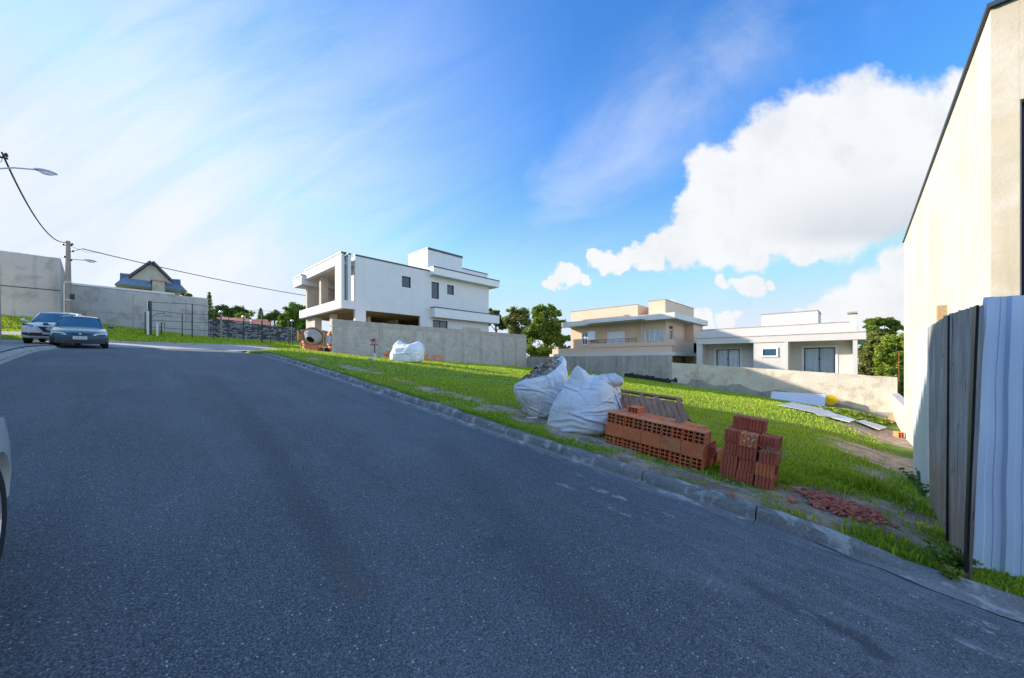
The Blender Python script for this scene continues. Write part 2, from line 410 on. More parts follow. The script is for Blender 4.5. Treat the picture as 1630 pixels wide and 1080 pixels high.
KX = 3.75                        # the kerb line on the right of the street
LX = -1.95                       # kerb line on the left
def in_road(X, Y): return ((X > LX-.05) & (X < KX+.08) & (Y < 33)) | ((X < LX+.1) & (Y > 25.2) & (Y < 32.8))
def ground_z(X, Y):
    z = gz(X, Y) + .02*smooth_noise(X, Y, 2.2, 1)*(np.abs(X) < 60)
    r = in_road(X, Y); z = np.where(r, road_z(np.minimum(Y, 33))-.10, z)
    ap = (X > KX-.2) & (X < 9.7) & (Y > 20.5) & (Y < 33)
    pv_ = (X < LX-.04) & (X > -6.6) & (Y < 25.1); pt_ = (X < -3.1) & (X > -14.1) & (Y > 34.3) & (Y < 36.9)
    return np.where(ap | pv_ | pt_, z-.06, z)
def ground_mat():
    m = bpy.data.materials.new('lawn soil'); m.use_nodes = True; W = NT(m.node_tree); bs = m.node_tree.nodes['Principled BSDF']
    pos = W.n('ShaderNodeNewGeometry').outputs['Position']
    at = W.n('ShaderNodeAttribute', attribute_name='soil').outputs['Fac']
    g = W.mix(W.lin(W.noise(pos, 1.1, 4), .3, .7), (.13,.22,.02), (.24,.33,.035))
    g = W.mix(W.m('MULTIPLY', W.step(W.noise(pos, 14, 5, .7), .45, .65), .6), g, (.05,.085,.015))
    g = W.mix(W.m('MULTIPLY', W.step(W.noise(pos, .6, 4, .6), .5, .7), .35), g, (.22,.22,.06))
    s = W.mix(W.lin(W.noise(pos, 5, 6, .7), .3, .7), (.34,.24,.16), (.62,.50,.36))
    s = W.mix(W.m('MULTIPLY', W.step(W.noise(pos, 30, 3, .6), .55, .65), .5), s, (.60,.55,.47))
    s = W.mix(W.m('MULTIPLY', W.step(W.noise(pos, 2.2, 4, .6), .5, .6), .6), s, (.20,.12,.07))
    f = W.step(W.m('ADD', at, W.m('MULTIPLY', W.m('SUBTRACT', W.noise(pos, 12, 5, .7), .5), .7)), .25, .6)
    W.t.links.new(W.mix(f, g, s), bs.inputs['Base Color']); bs.inputs['Roughness'].default_value = .95; bs.inputs['Specular IOR Level'].default_value = .2
    b = W.n('ShaderNodeBump'); b.inputs['Strength'].default_value = .8; b.inputs['Distance'].default_value = .04
    W.put(b.inputs['Height'], W.noise(pos, 22, 6, .7)); W.t.links.new(b.outputs[0], bs.inputs['Normal'])
    return m
gx = [-900,-400,-150,-80,-40,-25,-15,-10,-8,-6,-5,-4,-3,LX-.15,LX-.051,LX+.1,-1,0,1.5,3,KX+.07,KX+.10]+fr(4,12,.2)+fr(12,28,.4)+[28,30,34,40,50,70,100,160,300,600,1200]
gy = [-1200,-600,-300,-150,-80,-50,-30,-20,-12,-8,-5,-3]+fr(-2,14,.2)+fr(14,25,.4)+[25.1,25.3,26,27,28,29,30,31,32,32.7,32.9,33.02,34,35,36,38,40,42.4,44,46,50,60,80,110,140,200,400,900,1600]
ground = grid_mesh('ground', gx, gy, ground_z, ground_mat(), soil)
tag(ground, 'grass covered sloping ground with worn earth patches', kind='structure')

# ---- asphalt
def asphalt_mat():
    m = bpy.data.materials.new('asphalt'); m.use_nodes = True; W = NT(m.node_tree); bs = m.node_tree.nodes['Principled BSDF']
    pos = W.n('ShaderNodeNewGeometry').outputs['Position']
    c = W.mix(W.lin(W.noise(pos, .5, 4, .6), .3, .7), (.088,.102,.112), (.134,.152,.166))
    c = W.mix(W.m('MULTIPLY', W.step(W.noise(W.vm('MULTIPLY', pos, (1, .25, 1)), 1.6, 5, .7), .48, .68), .5), c, (.062,.068,.078))
    ln = W.noise(W.vm('MULTIPLY', pos, (1.5, .06, 1)), 1.4, 5, .7); c = W.mix(W.m('MULTIPLY', W.step(ln, .48, .66), .38), c, (.07,.076,.084)); c = W.mix(W.m('MULTIPLY', W.step(ln, .45, .30), .35), c, (.19,.20,.21))
    ag = W.noise(pos, 105, 3, .7); c = W.mix(W.m('MULTIPLY', W.step(ag, .50, .66), .75), c, (.30,.315,.33))
    c = W.mix(W.m('MULTIPLY', W.step(ag, .48, .34), .8), c, (.022,.024,.028))
    vo = W.n('ShaderNodeTexVoronoi'); W.put(vo.inputs['Vector'], pos); vo.inputs['Scale'].default_value = 34
    sp = W.m('MULTIPLY', W.step(vo.outputs['Distance'], .20, .10), W.step(W.sep(vo.outputs['Color'])[0], .70, .80))
    c = W.mix(W.m('MULTIPLY', sp, .9), c, (.62,.62,.60))
    # scuffed mortar smears, each at its own place on the road
    sx, sy, _ = W.sep(pos)
    n1 = W.noise(W.vm('MULTIPLY', pos, (1, .35, 1)), 26, 6, .8)
    tot = None
    for (px, py, rx, ry, st) in SMEARS:
        h = atroad(px, py)
        dx = W.m('DIVIDE', W.m('SUBTRACT', sx, h.x), rx); dy = W.m('DIVIDE', W.m('SUBTRACT', sy, h.y), ry)
        e = W.m('MULTIPLY', W.m('SUBTRACT', 1, W.m('SQRT', W.m('ADD', W.m('MULTIPLY', dx, dx), W.m('MULTIPLY', dy, dy)))), st)
        tot = e if tot is None else W.m('MAXIMUM', tot, e)
    f = W.m('MULTIPLY', W.step(W.m('MULTIPLY', W.m('MAXIMUM', tot, 0.), W.m('ADD', -3.6, W.m('MULTIPLY', n1, 8.))), .15, .5), .8)
    c = W.mix(f, c, (.46,.46,.45))
    grit = W.m('MULTIPLY', W.step(sx, KX-.24, KX-.12), W.step(W.noise(W.vm('MULTIPLY', pos, (1, .2, 1)), 18, 5, .7), .42, .6))
    c = W.mix(W.m('MULTIPLY', grit, .6), c, (.36,.34,.31))
    # pale dusting near the lower right
    dust = W.m('MULTIPLY', W.m('MULTIPLY', W.step(sx, 1.2, 3.4), W.step(sy, 3.0, -.6)), W.step(W.noise(W.vm('MULTIPLY', pos, (1.6, .4, 1)), 5, 6, .75), .44, .70))
    c = W.mix(W.m('MULTIPLY', dust, .5), c, (.30,.31,.32))
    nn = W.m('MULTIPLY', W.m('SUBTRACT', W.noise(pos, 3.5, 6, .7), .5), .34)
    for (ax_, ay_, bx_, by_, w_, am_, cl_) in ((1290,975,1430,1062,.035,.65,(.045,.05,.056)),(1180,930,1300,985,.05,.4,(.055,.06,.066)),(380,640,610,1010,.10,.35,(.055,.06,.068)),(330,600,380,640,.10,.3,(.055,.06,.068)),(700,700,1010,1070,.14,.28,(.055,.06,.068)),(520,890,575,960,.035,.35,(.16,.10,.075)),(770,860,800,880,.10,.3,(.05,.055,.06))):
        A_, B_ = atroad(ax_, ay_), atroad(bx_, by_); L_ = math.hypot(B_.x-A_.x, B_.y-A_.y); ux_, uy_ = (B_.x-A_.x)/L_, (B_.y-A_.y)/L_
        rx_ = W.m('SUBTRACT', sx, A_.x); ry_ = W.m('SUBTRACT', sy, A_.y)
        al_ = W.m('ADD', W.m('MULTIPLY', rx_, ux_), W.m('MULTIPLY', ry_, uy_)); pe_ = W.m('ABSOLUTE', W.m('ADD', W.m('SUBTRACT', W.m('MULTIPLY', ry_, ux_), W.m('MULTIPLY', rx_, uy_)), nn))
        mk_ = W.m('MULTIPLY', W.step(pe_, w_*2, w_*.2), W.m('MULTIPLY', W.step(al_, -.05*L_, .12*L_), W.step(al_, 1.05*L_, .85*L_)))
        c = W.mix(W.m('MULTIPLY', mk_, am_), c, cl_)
    W.t.links.new(c, bs.inputs['Base Color'])
    bs.inputs['Roughness'].default_value = .8; bs.inputs['Specular IOR Level'].default_value = .35
    b = W.n('ShaderNodeBump'); b.inputs['Strength'].default_value = .9; b.inputs['Distance'].default_value = .006
    W.put(b.inputs['Height'], W.m('ADD', ag, W.m('MULTIPLY', vo.outputs['Distance'], .6))); W.t.links.new(b.outputs[0], bs.inputs['Normal'])
    return m
def atroad(px, py):
    q = ray(px, py); t = .8
    while t < 80 and q.z*t > float(road_z(q.y*t)): t += .02
    return q*t
SMEARS = [(955,781,.07,.16,1.1),(985,792,.06,.14,1.1),(900,775,.05,.2,.7),(985,815,.05,.2,.8),(1060,820,.04,.1,.8),(1285,975,.04,.10,.8),(1550,998,.07,.10,1.1),(1580,1000,.05,.05,.9),(1560,1035,.05,.13,.8),(1395,1010,.03,.08,.8),(920,757,.03,.1,.7),(1450,950,.03,.08,.6)]
def road_top(X, Y): return road_z(np.minimum(Y, 33)) + 0*np.asarray(X)
AS = asphalt_mat()
road = grid_mesh('road', [-60,-40,-25,-15,-10,-7,-5,-4,-3]+fr(LX,KX,.5)+[KX+.06], [-300,-150,-80,-50,-30,-20,-12,-8,-5]+fr(-4,25,.5)+[25.2,26,27,28,29,30,31,32,32.8],
    road_top, AS, keep=lambda x, y: x > LX or y > 25.2)
tag(road, 'dark blue grey asphalt street climbing to the left', kind='structure')

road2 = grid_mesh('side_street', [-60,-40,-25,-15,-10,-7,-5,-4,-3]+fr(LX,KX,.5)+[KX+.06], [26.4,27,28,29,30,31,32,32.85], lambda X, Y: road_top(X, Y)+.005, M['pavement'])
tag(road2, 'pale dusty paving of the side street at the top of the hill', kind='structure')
# ---- kerb right: worn, rounded concrete stones end to end
def kerb(name, path, width, h, mt, side, label, seg=1.0, z_off=0):
    mb = MB(); pts = [Vector(p) for p in path]
    prof = [(-.02, -.25), (0, .0), (.012, h*.55), (.035, h*.88), (.07, h), (width, h+.006), (width+.02, h-.03), (width+.02, -.25)]
    prof = [(-.11,-.25), (-.11,.004), (-.012,.009)] + prof[1:]
    L = [0]
    for i in range(1, len(pts)): L.append(L[-1]+(pts[i]-pts[i-1]).length)
    s = 0; r = random.Random(5); segs = []
    while s < L[-1]-.05: e = min(L[-1], s+seg*r.uniform(.95, 1.05)); segs.append((s, e)); s = e
    def at(d):
        for i in range(1, len(pts)):
            if d <= L[i]+1e-6:
                t = (d-L[i-1])/max(1e-6, L[i]-L[i-1]); p = pts[i-1].lerp(pts[i], t); q = (pts[i]-pts[i-1]).normalized(); return p, q
        return pts[-1], (pts[-1]-pts[-2]).normalized()
    for (a, b) in segs:
        n = max(3, int((b-a)/.16)); rows = []; lift = r.uniform(-.008, .010); sh = r.uniform(-.008, .008)
        for k in range(n+1):
            d = a+.006+(b-a-.012)*k/n; p, q = at(d); nrm = Vector((q.y, -q.x, 0)).normalized()*side
            ends = 1 if 0 < k < n else 0
            row = []
            for j, (o, z) in enumerate(prof):
                wob = .012*noise.noise(Vector((d*2.1, j*.7, 3.3)))+.006*noise.noise(Vector((d*9, j*1.7, 1.3)))
                ins = 0 if ends or j < 2 else .012
                row.append(p+nrm*(o+sh*(j > 2)+wob+(ins if o < .1 else 0))+Vector((0, 0, z+lift*(j > 2)+(wob*.6-ins*.8 if j > 2 and z > .02 else 0))))
            rows.append(row)
        m_ = len(prof); vs = [v for row in rows for v in row]
        fs = [(k*m_+j, k*m_+j+1, (k+1)*m_+j+1, (k+1)*m_+j) for k in range(n) for j in range(m_-1)]
        fs += [tuple(range(m_)), tuple(n*m_+j for j in range(m_-1, -1, -1))]
        mb.add(vs, fs)
    o = mb.build(name, mt, smooth=True); tag(o, label, kind='structure'); return o
rz = lambda y: float(road_z(min(y, 33)))
path = [(KX, y, rz(y)) for y in [-.34, -.2, -.05, .12]+fr(.5, 17.2, .5)]
for k in range(0, 10):
    a = math.pi - (math.pi/2)*k/9; path.append((KX+1.3+1.3*math.cos(a), 17.3+1.3*math.sin(a), rz(17.3+1.3*math.sin(a))))
path = [(x, y, z-.075*max(0, min(1, (.25-y)/.5))-.10*max(0, min(1, (y-17.2)/1.4))) for x, y, z in path]
kerb('kerb', path, .115, .105, M['kerb'], 1, 'worn concrete kerb along the vacant plot')
path2 = [(KX-.0, y, rz(y)-.02) for y in fr(-12, -.75, .5)]+[(KX+.02, -.62, rz(-.6)-.03), (KX+.10, -.46, rz(-.45)-.05)]
kerb('kerb', path2, .15, .05, M['kerb'], 1, 'broken lower kerb before the metal fence')
gm_ = MB(); gv = []; gys = fr(-3.0, .30, .12)
for k, y in enumerate(gys):
    w_ = .03+.15*max(0, min(1, (.35-y)/.8))+.015*math.sin(k*2.3)
    for t in (0, .3, .6, .85, 1.0): gv.append((KX+.10-(w_+.10)*(1-t), y, rz(y)+.006+.045*max(0, t-.7)/.3*max(0, min(1, (.1-y)/.4))+.003*math.sin(k*1.7+t*5)))
gm_.add(gv, [(k*5+j, k*5+j+1, (k+1)*5+j+1, (k+1)*5+j) for k in range(len(gys)-1) for j in range(4)]); ga = gm_.build('gutter', M['kerb'], smooth='all')
tag(ga, 'pale worn cement gutter where the kerb sinks', kind='structure')
pathL = [(LX, y, rz(y)) for y in fr(-20, 23.9, .5)]
for k in range(0, 8):
    a = (math.pi/2)*k/7; pathL.append((LX-1.2+1.2*math.cos(a), 23.9+1.2*math.sin(a), rz(23.9+1.2*math.sin(a))))
pathL += [(x, 25.1, rz(25.1)) for x in (-3.6, -6, -12, -30)]
kerb('kerb', pathL, .14, .10, M['pavement'], -1, 'pale kerb along the left pavement')
pathT = [(x, 32.9, rz(32.8)+.02) for x in (-40, -20, -10, -6, -4, -3)]+[(x, 32.9, rz(32.8)+.0) for x in fr(-2, 8, .5)]
kerb('kerb', pathT, .14, .13, M['pavement'], -1, 'kerb below the fenced grass bank at the top of the street')
# ---- left pavement slabs
def pave_z(X, Y): return gz(X, Y)+.014
pv = grid_mesh('pavement', [-6.5,-5.5,-4.5,-3.5,-2.8,LX-.15], fr(-20,25,.5)+[25.0], pave_z, M['pavement'])
tag(pv, 'pale concrete pavement at the left edge', kind='structure')
jt = MB()
for y in fr(-6, 25, 1.5): jt.box(-6.4, LX-.17, y, y+.02, rz(y)+.128, rz(y)+.139)
tag(jt.build('pavement_joint', M['black_plastic']), 'dark joints between pavement slabs', kind='structure')
# ---- paved path running up beside the white car
pt = grid_mesh('path', [-14,-10,-8,-6,-5,-4,-3.2], [34.4,35,35.6,36.2,36.8], lambda X, Y: gz(X, Y)+.05+0*Y, M['pavement']); tag(pt, 'grey path climbing beside the grass bank', kind='structure')
# ---- forecourt of the white house
fc = grid_mesh('forecourt', [KX+.07,4.2,4.6,5,5.5,6,6.5,7.5,8.5,9.6], [20.6,21,21.5,22,23,24,25,27,29,31,32.7], lambda X, Y: gz(X, Y)+.01, M['pavement']); tag(fc, 'pale concrete forecourt before the white house', kind='structure')

# ================================================================== GRASS
def grass_mat(name, c1, c2, c3):
    m = bpy.data.materials.new(name); m.use_nodes = True; W = NT(m.node_tree); bs = m.node_tree.nodes['Principled BSDF']
    at = W.n('ShaderNodeAttribute', attribute_name='tint').outputs['Fac']
    pos = W.n('ShaderNodeNewGeometry').outputs['Position']
    c = W.mix(at, c1, c2); c = W.mix(W.m('MULTIPLY', W.step(W.noise(pos, .9, 4, .6), .5, .7), .55), c, c3)
    W.t.links.new(c, bs.inputs['Base Color']); bs.inputs['Roughness'].default_value = .55; bs.inputs['Specular IOR Level'].default_value = .25
    tr = W.n('ShaderNodeBsdfTranslucent'); W.t.links.new(W.mix(.5, c, (.55,.52,.02)), tr.inputs[0])
    mx = W.n('ShaderNodeMixShader'); mx.inputs[0].default_value = .35
    W.t.links.new(bs.outputs[0], mx.inputs[1]); W.t.links.new(tr.outputs[0], mx.inputs[2]); W.t.links.new(mx.outputs[0], m.node_tree.nodes['Material Output'].inputs[0])
    return m
GM = grass_mat('grass blades', (.17,.31,.02), (.50,.66,.05), (.58,.56,.08))
def blades(name, P, H, Wd, mt, label, seed=1, lean=.6):
    """P (n,3) roots; one curved blade each"""
    r = np.random.RandomState(seed); n = len(P); a = r.uniform(0, 2*np.pi, n); b = a+r.uniform(-.6, .6, n)+np.pi/2
    H = H*r.uniform(.5, 1.35, n); ln = H*r.uniform(.15, 1., n)*lean
    d = np.stack([np.cos(b), np.sin(b), 0*b], 1); w = np.stack([np.cos(a), np.sin(a), 0*a], 1)*(Wd*r.uniform(.6, 1.3, n))[:, None]
    up = np.array([0, 0, 1.])
    v = np.empty((n, 5, 3))
    v[:, 0] = P-w*.5; v[:, 1] = P+w*.5
    mid = P+up*(H*.6)[:, None]+d*(ln*.35)[:, None]
    v[:, 2] = mid+w*.42; v[:, 3] = mid-w*.42; v[:, 4] = P+up*H[:, None]+d*ln[:, None]
    me = bpy.data.meshes.new(name); me.vertices.add(n*5); me.vertices.foreach_set('co', v.reshape(-1).astype(np.float32))
    li = (np.arange(n)*5)[:, None]+np.array([[0,1,2,3,3,2,4]]); me.loops.add(n*7); me.loops.foreach_set('vertex_index', li.reshape(-1).astype(np.int32))
    me.polygons.add(n*2); st = (np.arange(n)*7)[:, None]+np.array([[0, 4]]); me.polygons.foreach_set('loop_start', st.reshape(-1).astype(np.int32))
    me.update(calc_edges=True); me.materials.append(mt)
    at = me.attributes.new('tint', 'FLOAT', 'POINT'); t = np.repeat(r.uniform(0, 1, n), 5); at.data.foreach_set('value', t.astype(np.float32))
    o = bpy.data.objects.new(name, me); COL.objects.link(o); tag(o, label, 'grass', kind='stuff'); return o
def scatter(x0, x1, y0, y1, n, seed, thin=True, cond=None):
    r = np.random.RandomState(seed); X = r.uniform(x0, x1, n); Y = r.uniform(y0, y1, n)
    k = np.ones(n, bool)
    if thin: k &= r.uniform(0, 1, n) > soil(X, Y)*1.25
    if cond is not None: k &= cond(X, Y)
    k &= (SF*X-CF*Y)/(CF*X+SF*Y) > -1.5; k &= (CF*X+SF*Y) > 1.2
    X, Y = X[k], Y[k]; return np.stack([X, Y, ground_z(X, Y)-.005], 1)
def lawn(X, Y):
    d = np.hypot(X, Y); return (X > KX+.11) & ((Y > -.55) | (X < 4.45)) & ~((Y > 18.2) & (X < 4.3)) & (Y < 22.7) & ~((Y > 20.4) & (X < 8.6))
near = lambda a, b: (lambda X, Y: lawn(X, Y) & (np.hypot(X, Y) > a) & (np.hypot(X, Y) <= b))
Ps = [scatter(KX+.10, 8, -1.6, 7, 95000, 11, cond=near(0, 6.2)), scatter(KX+.16, 12, -.5, 12, 62000, 12, cond=near(6.2, 11)), scatter(KX+.16, 26, -.5, 22.7, 80000, 13, cond=near(11, 50))]
for i, (P, h, w) in enumerate(zip(Ps, (.045, .055, .075), (.0065, .012, .026))):
    pass
P = np.concatenate(Ps); dist = np.hypot(P[:, 0], P[:, 1])
Hh = np.interp(dist, [3, 7, 14, 28], [.036, .038, .045, .055]); Ww = np.interp(dist, [3, 7, 14, 28], [.010, .014, .02, .038])
# taller towards the fence corner and in tussocks
tall = np.exp(-((P[:,0]-5.6)/1.9)**2-((P[:,1]+.15)/.55)**2); Hh = Hh*(1+1.7*tall*np.clip(.6+smooth_noise(P[:,0], P[:,1], 4, 8), .1, 2))
Hh = Hh*(1+.7*np.clip(smooth_noise(P[:,0], P[:,1], 1.7, 21), 0, 2)); Hh = np.where((P[:,1] < -.35) & (P[:,0] < 4.6), Hh*.6, Hh)
blades('grass', P, Hh, Ww, GM, 'bright green grass covering the vacant plot', 3)
# bank and strips at the top of the street, verge beyond
bk = [scatter(-14, 14, 33.1, 45.8, 60000, 31, thin=False, cond=lambda X, Y: ~((X < -3.1) & (Y > 34.3) & (Y < 36.9)) & ~((X < -3.3) & (Y > 42.2)))]
blades('grass', bk[0], .11, .05, GM, 'grass on the bank below the tall concrete walls', 5)
# ================================================================== BUILDINGS AND WALLS
def zY(x, y, Y): return atY(x, y, Y).z
def zX(x, y, X): return atX(x, y, X).z
def window(parent, M4, w, h, frame=.05, fm='dark_metal', gm='glass', mull=(), sill=None, curtain=False, depth=.06, rail=None, inner=.10):
    """a framed window; M4 maps x across, z up, y inwards; origin at lower left corner"""
    f = MB(); t = frame
    f.box(0, w, 0, depth, 0, t, M4); f.box(0, w, 0, depth, h-t, h, M4); f.box(0, t, 0, depth, t, h-t, M4); f.box(w-t, w, 0, depth, t, h-t, M4)
    for q in mull: f.box(w*q-t*.4, w*q+t*.4, .004, depth-.006, t, h-t, M4)
    if rail: f.box(t, w-t, .004, depth-.006, h*rail-t*.4, h*rail+t*.4, M4)
    wo = f.build('window', M[fm], parent)
    g = MB(); g.box(t*.6, w-t*.6, depth*.5, depth*.5+.012, t*.6, h-t*.6, M4); g.build('pane', M[gm], wo)
    if curtain:
        c = MB(); n = max(6, int(w/.07)); vs = []
        for k in range(n+1):
            x = t+(w-2*t)*k/n; y = depth*.5+inner*.5+.03*math.sin(k*1.9)+.012*math.sin(k*.7)
            vs += [M4 @ Vector((x, y, t)), M4 @ Vector((x, y, h-t))]
        c.add(vs, [(2*k, 2*k+2, 2*k+3, 2*k+1) for k in range(n)]); c.build('curtain', M['curtain'], wo)
    if sill:
        s = MB(); s.box(-.08, w+.08, -.10, 0, -.07, -.003, M4); s.build('sill', M[sill], wo)
    return wo
def faceY(x, y, z): return Matrix.Translation((x, y, z))                                     # wall facing -Y, across = +X
def faceX(x, y, z): return Matrix.Translation((x, y, z)) @ Matrix(((0,1,0,0),(-1,0,0,0),(0,0,1,0),(0,0,0,1)))   # wall facing -X, across = -Y

# see-through glass with reflection for curtained windows
def clear_glass(name, tint, amt):
    m = bpy.data.materials.new(name); m.use_nodes = True; W = NT(m.node_tree); W.t.nodes.clear()
    o = W.n('ShaderNodeOutputMaterial'); tr = W.n('ShaderNodeBsdfTransparent'); tr.inputs[0].default_value = (*tint, 1)
    gl = W.n('ShaderNodeBsdfGlossy'); gl.inputs['Roughness'].default_value = .02
    fr_ = W.n('ShaderNodeFresnel'); fr_.inputs[0].default_value = 1.5
    mx = W.n('ShaderNodeMixShader'); W.put(mx.inputs[0], W.m('ADD', fr_.outputs[0], amt, clamp=True)); W.t.links.new(tr.outputs[0], mx.inputs[1]); W.t.links.new(gl.outputs[0], mx.inputs[2]); W.t.links.new(mx.outputs[0], o.inputs[0])
    return m
M['clear_glass'] = clear_glass('clear window glass', (.96,.98,.99), .02)

# ------------------------------------------------------------------ white two storey house under construction
YW = 24.3                                                      # its side wall
wh = empty('house_under_construction', (9.57, YW, .3))
tag(wh, 'white two storey house still being built, with open carport and projecting upper box', 'house')
def P_(o): o.location = o.location - wh.location; return o
def part(mb, name, mt, parent=wh, **k): return P_(mb.build(name, mt, parent, **k)) if parent is wh else mb.build(name, mt, parent, **k)
xA = Xof(543.2, YW); xB = 22.55; zT = 7.08; zU = 3.52
yE = Yof(476.3, xA)
xg0, xg1 = Xof(546.6, YW), Xof(554, YW); xg2, xg3 = Xof(558.8, YW), Xof(565.4, YW)
# side wall upper storey with the two deep vertical slots and windows
wins = [(639.5,654,440.5,458), (686.6,699,449.4,476), (711.5,722.7,454.2,469.6)]
us = sorted([0, xg0-xA, xg1-xA, xg2-xA, xg3-xA, xB-xA]+[Xof(a, YW)-xA for w in wins for a in w[:2]])
zs = sorted([zU, zT+.001, zT-.0]+[4.05]+[zY((w[0]+w[1])/2, w[k], YW) for w in wins for k in (2, 3)]); zs = sorted(set([zU, 4.05, zT]+[zY((w[0]+w[1])/2, w[k], YW) for w in wins for k in (2, 3)]))
holes = set()
for i in range(len(us)-1):
    for j in range(len(zs)-1):
        um, zm = (us[i]+us[i+1])/2+xA, (zs[j]+zs[j+1])/2
        if (xg0 < um < xg1 or xg2 < um < xg3) and zm > 4.05: holes.add((i, j))
        for w in wins:
            if Xof(w[0], YW) < um < Xof(w[1], YW) and zY((w[0]+w[1])/2, w[3], YW) < zm < zY((w[0]+w[1])/2, w[2], YW): holes.add((i, j))
mb = MB(); panel(mb, (xA, YW, 0), (1,0,0), (0,1,0), us, zs, holes, .22)
part(mb, 'side_wall', M['white_wall'])
mb = MB(); mb.box(xA, xg1+.02, YW+.225, YW+.9, 4.05, zT-.25); mb = MB()
# fins stepping inwards behind the slots
mb.box(xg1-.02, xg1+.10, YW+.223, YW+.8, 4.05, zT-.02); mb.box(xg3-.0, xg3+.12, YW+.223, YW+.8, 4.05, zT-.02)
part(mb, 'slot_lining', M['white_wall'])
# ground floor of the side: column, beam, solid rear
xo0, xo1 = Xof(582.5, YW), Xof(669, YW); xc0 = Xof(565.4, YW)
mb = MB(); mb.box(xc0, xo0, YW+.003, YW+.24, .0, zU-.002); part(mb, 'column', M['white_wall'])
w2 = (689, 712.5, 510.5, 521)
lus = [xo1-xo1, Xof(w2[0], YW)-xo1, Xof(w2[1], YW)-xo1, xB-xo1]; lz = [-1.2, zY(700, 522, YW)-.5, zY(700, w2[2], YW), zU-.002]
mb = MB(); panel(mb, (xo1, YW+.003, 0), (1,0,0), (0,1,0), lus, lz, {(1,1)}, .2); part(mb, 'ground_floor_wall', M['white_wall'])
mb = MB(); mb.box(Xof(736, YW), Xof(765, YW), YW-.012, YW+.001, .4, 3.0); part(mb, 'unpainted_patch', M['raw_plaster'])
for (a, b, c, d) in wins:
    X0, X1 = Xof(a, YW), Xof(b, YW); z1, z0 = zY((a+b)/2, c, YW), zY((a+b)/2, d, YW)
    o = window(wh, faceY(X0+.003, YW+.08, z0+.003), X1-X0-.006, z1-z0-.006, .06, inner=.0); P_(o)
    cs = MB(); e = .07
    cs.box(X0-e, X1+e, YW-.015, YW-.0, z1, z1+e); cs.box(X0-e, X1+e, YW-.015, YW, z0-e, z0); cs.box(X0-e, X0, YW-.015, YW, z0, z1); cs.box(X1, X1+e, YW-.015, YW, z0, z1)
    part(cs, 'window_surround', M['white_trim'])
o = window(wh, faceY(xo1+lus[1]+.003, YW+.07, lz[1]+.003), lus[2]-lus[1]-.006, lz[2]-lz[1]-.006, .07, mull=(.5,)); P_(o)
# front box: frame facing the street
y_in0, y_in1 = YW+.02, yE
mb = MB()
yo0 = Yof(533.3, xA); yo1 = Yof(497, xA); zo0 = zX(533, 478.5, xA); zo1 = zX(533, 423.3, xA)
ye = Yof(497, xA)+.35
panel(mb, (xA, YW+.22, 0), (0,1,0), (1,0,0), [0, yo0-YW-.22, yE-.6-YW-.22], [zo0, zo1, zT], {(1,0)}, .30)
mb.box(xA, xA+.30, YW+.22, yE, zU, zo0-.001)
mb.box(xA+.301, xA+.30+1.9, yo0+.0, yE-.6, zo1+.15, zT-.05)
part(mb, 'front_frame', M['white_wall'])
mb = MB(); mb.box(xA+.301, xA+2.3, YW+.23, yE-.7, zo1+.02, zo1+.148); part(mb, 'balcony_ceiling', M['raw_plaster'])
mb = MB(); mb.box(xA+.301, xA+2.3, yE-.9, yE-.62, zU+.3, zo1+.01); mb.box(xA+2.31, xA+2.5, YW+1.36, yE-.62, zU+.3, zT-.1)
part(mb, 'balcony_back_wall', M['raw_plaster'])
mb = MB(); mb.box(xA+.5, xA+1.0, yo1-.35, yo1+.05, zU, zT-.4); part(mb, 'pillar', M['raw_plaster'])
# lower left projecting roof slab (over the entrance)
zs1 = zX(474, 441, xA-.2)
mb = MB(); mb.box(xA-.25, xA+2.2, yE-1.4, yE+.55, zs1-.75, zs1-.05); part(mb, 'entrance_roof_slab', M['white_wall'])
mb = MB(); mb.box(xA-.29, xA-.0, yE-1.4, yE+.59, zs1-.05, zs1+.03); part(mb, 'cap', M['slate_cap'])
mb = MB(); mb.box(xA-.04, xA+.34, YW-.03, yE-1.4, zT, zT+.09); part(mb, 'cap', M['slate_cap'])
mb = MB(); mb.box(xg3-.02, xB+.03, YW-.04, YW+.26, zT+.002, zT+.10); mb.box(xg1+.0, xg2, YW-.04, YW+.26, zT+.002, zT+.08)
part(mb, 'cap', M['slate_cap'])
# floor slab (raw underside), rear and inner walls, roof
mb = MB(); mb.box(xA+.301, xB-.2, YW+.23, yE-.02, zU+.06, zU+.28); part(mb, 'floor_slab', M['raw_plaster'])
mb = MB()
for k in range(60):
    xx = xA+.35+k*.21
    mb.box(xx, xx+.12, YW+.26, yE-.04, zU-.03-.01*(k % 3), zU+.059)
part(mb, 'raw_ceiling', M['wood_slab'])
mb = MB(); mb.box(xA+.2, xB-.1, YW+.3, yE-.3, zT-.55, zT-.38); part(mb, 'roof_slab', M['concrete'])
mb = MB(); mb.box(xB-.2, xB, YW+.225, yE, -1, zT-.01); mb.box(xA+5.5, xA+5.7, YW+3.0, yE-.3, 0, zU-.05); mb.box(xA+5.7, xB-.2, YW+5.2, YW+5.4, 0, zU-.05)
mb.box(xA+2.6, xB-.2, yE-.22, yE, 0, zT-.01)
part(mb, 'inner_wall', M['raw_plaster'])
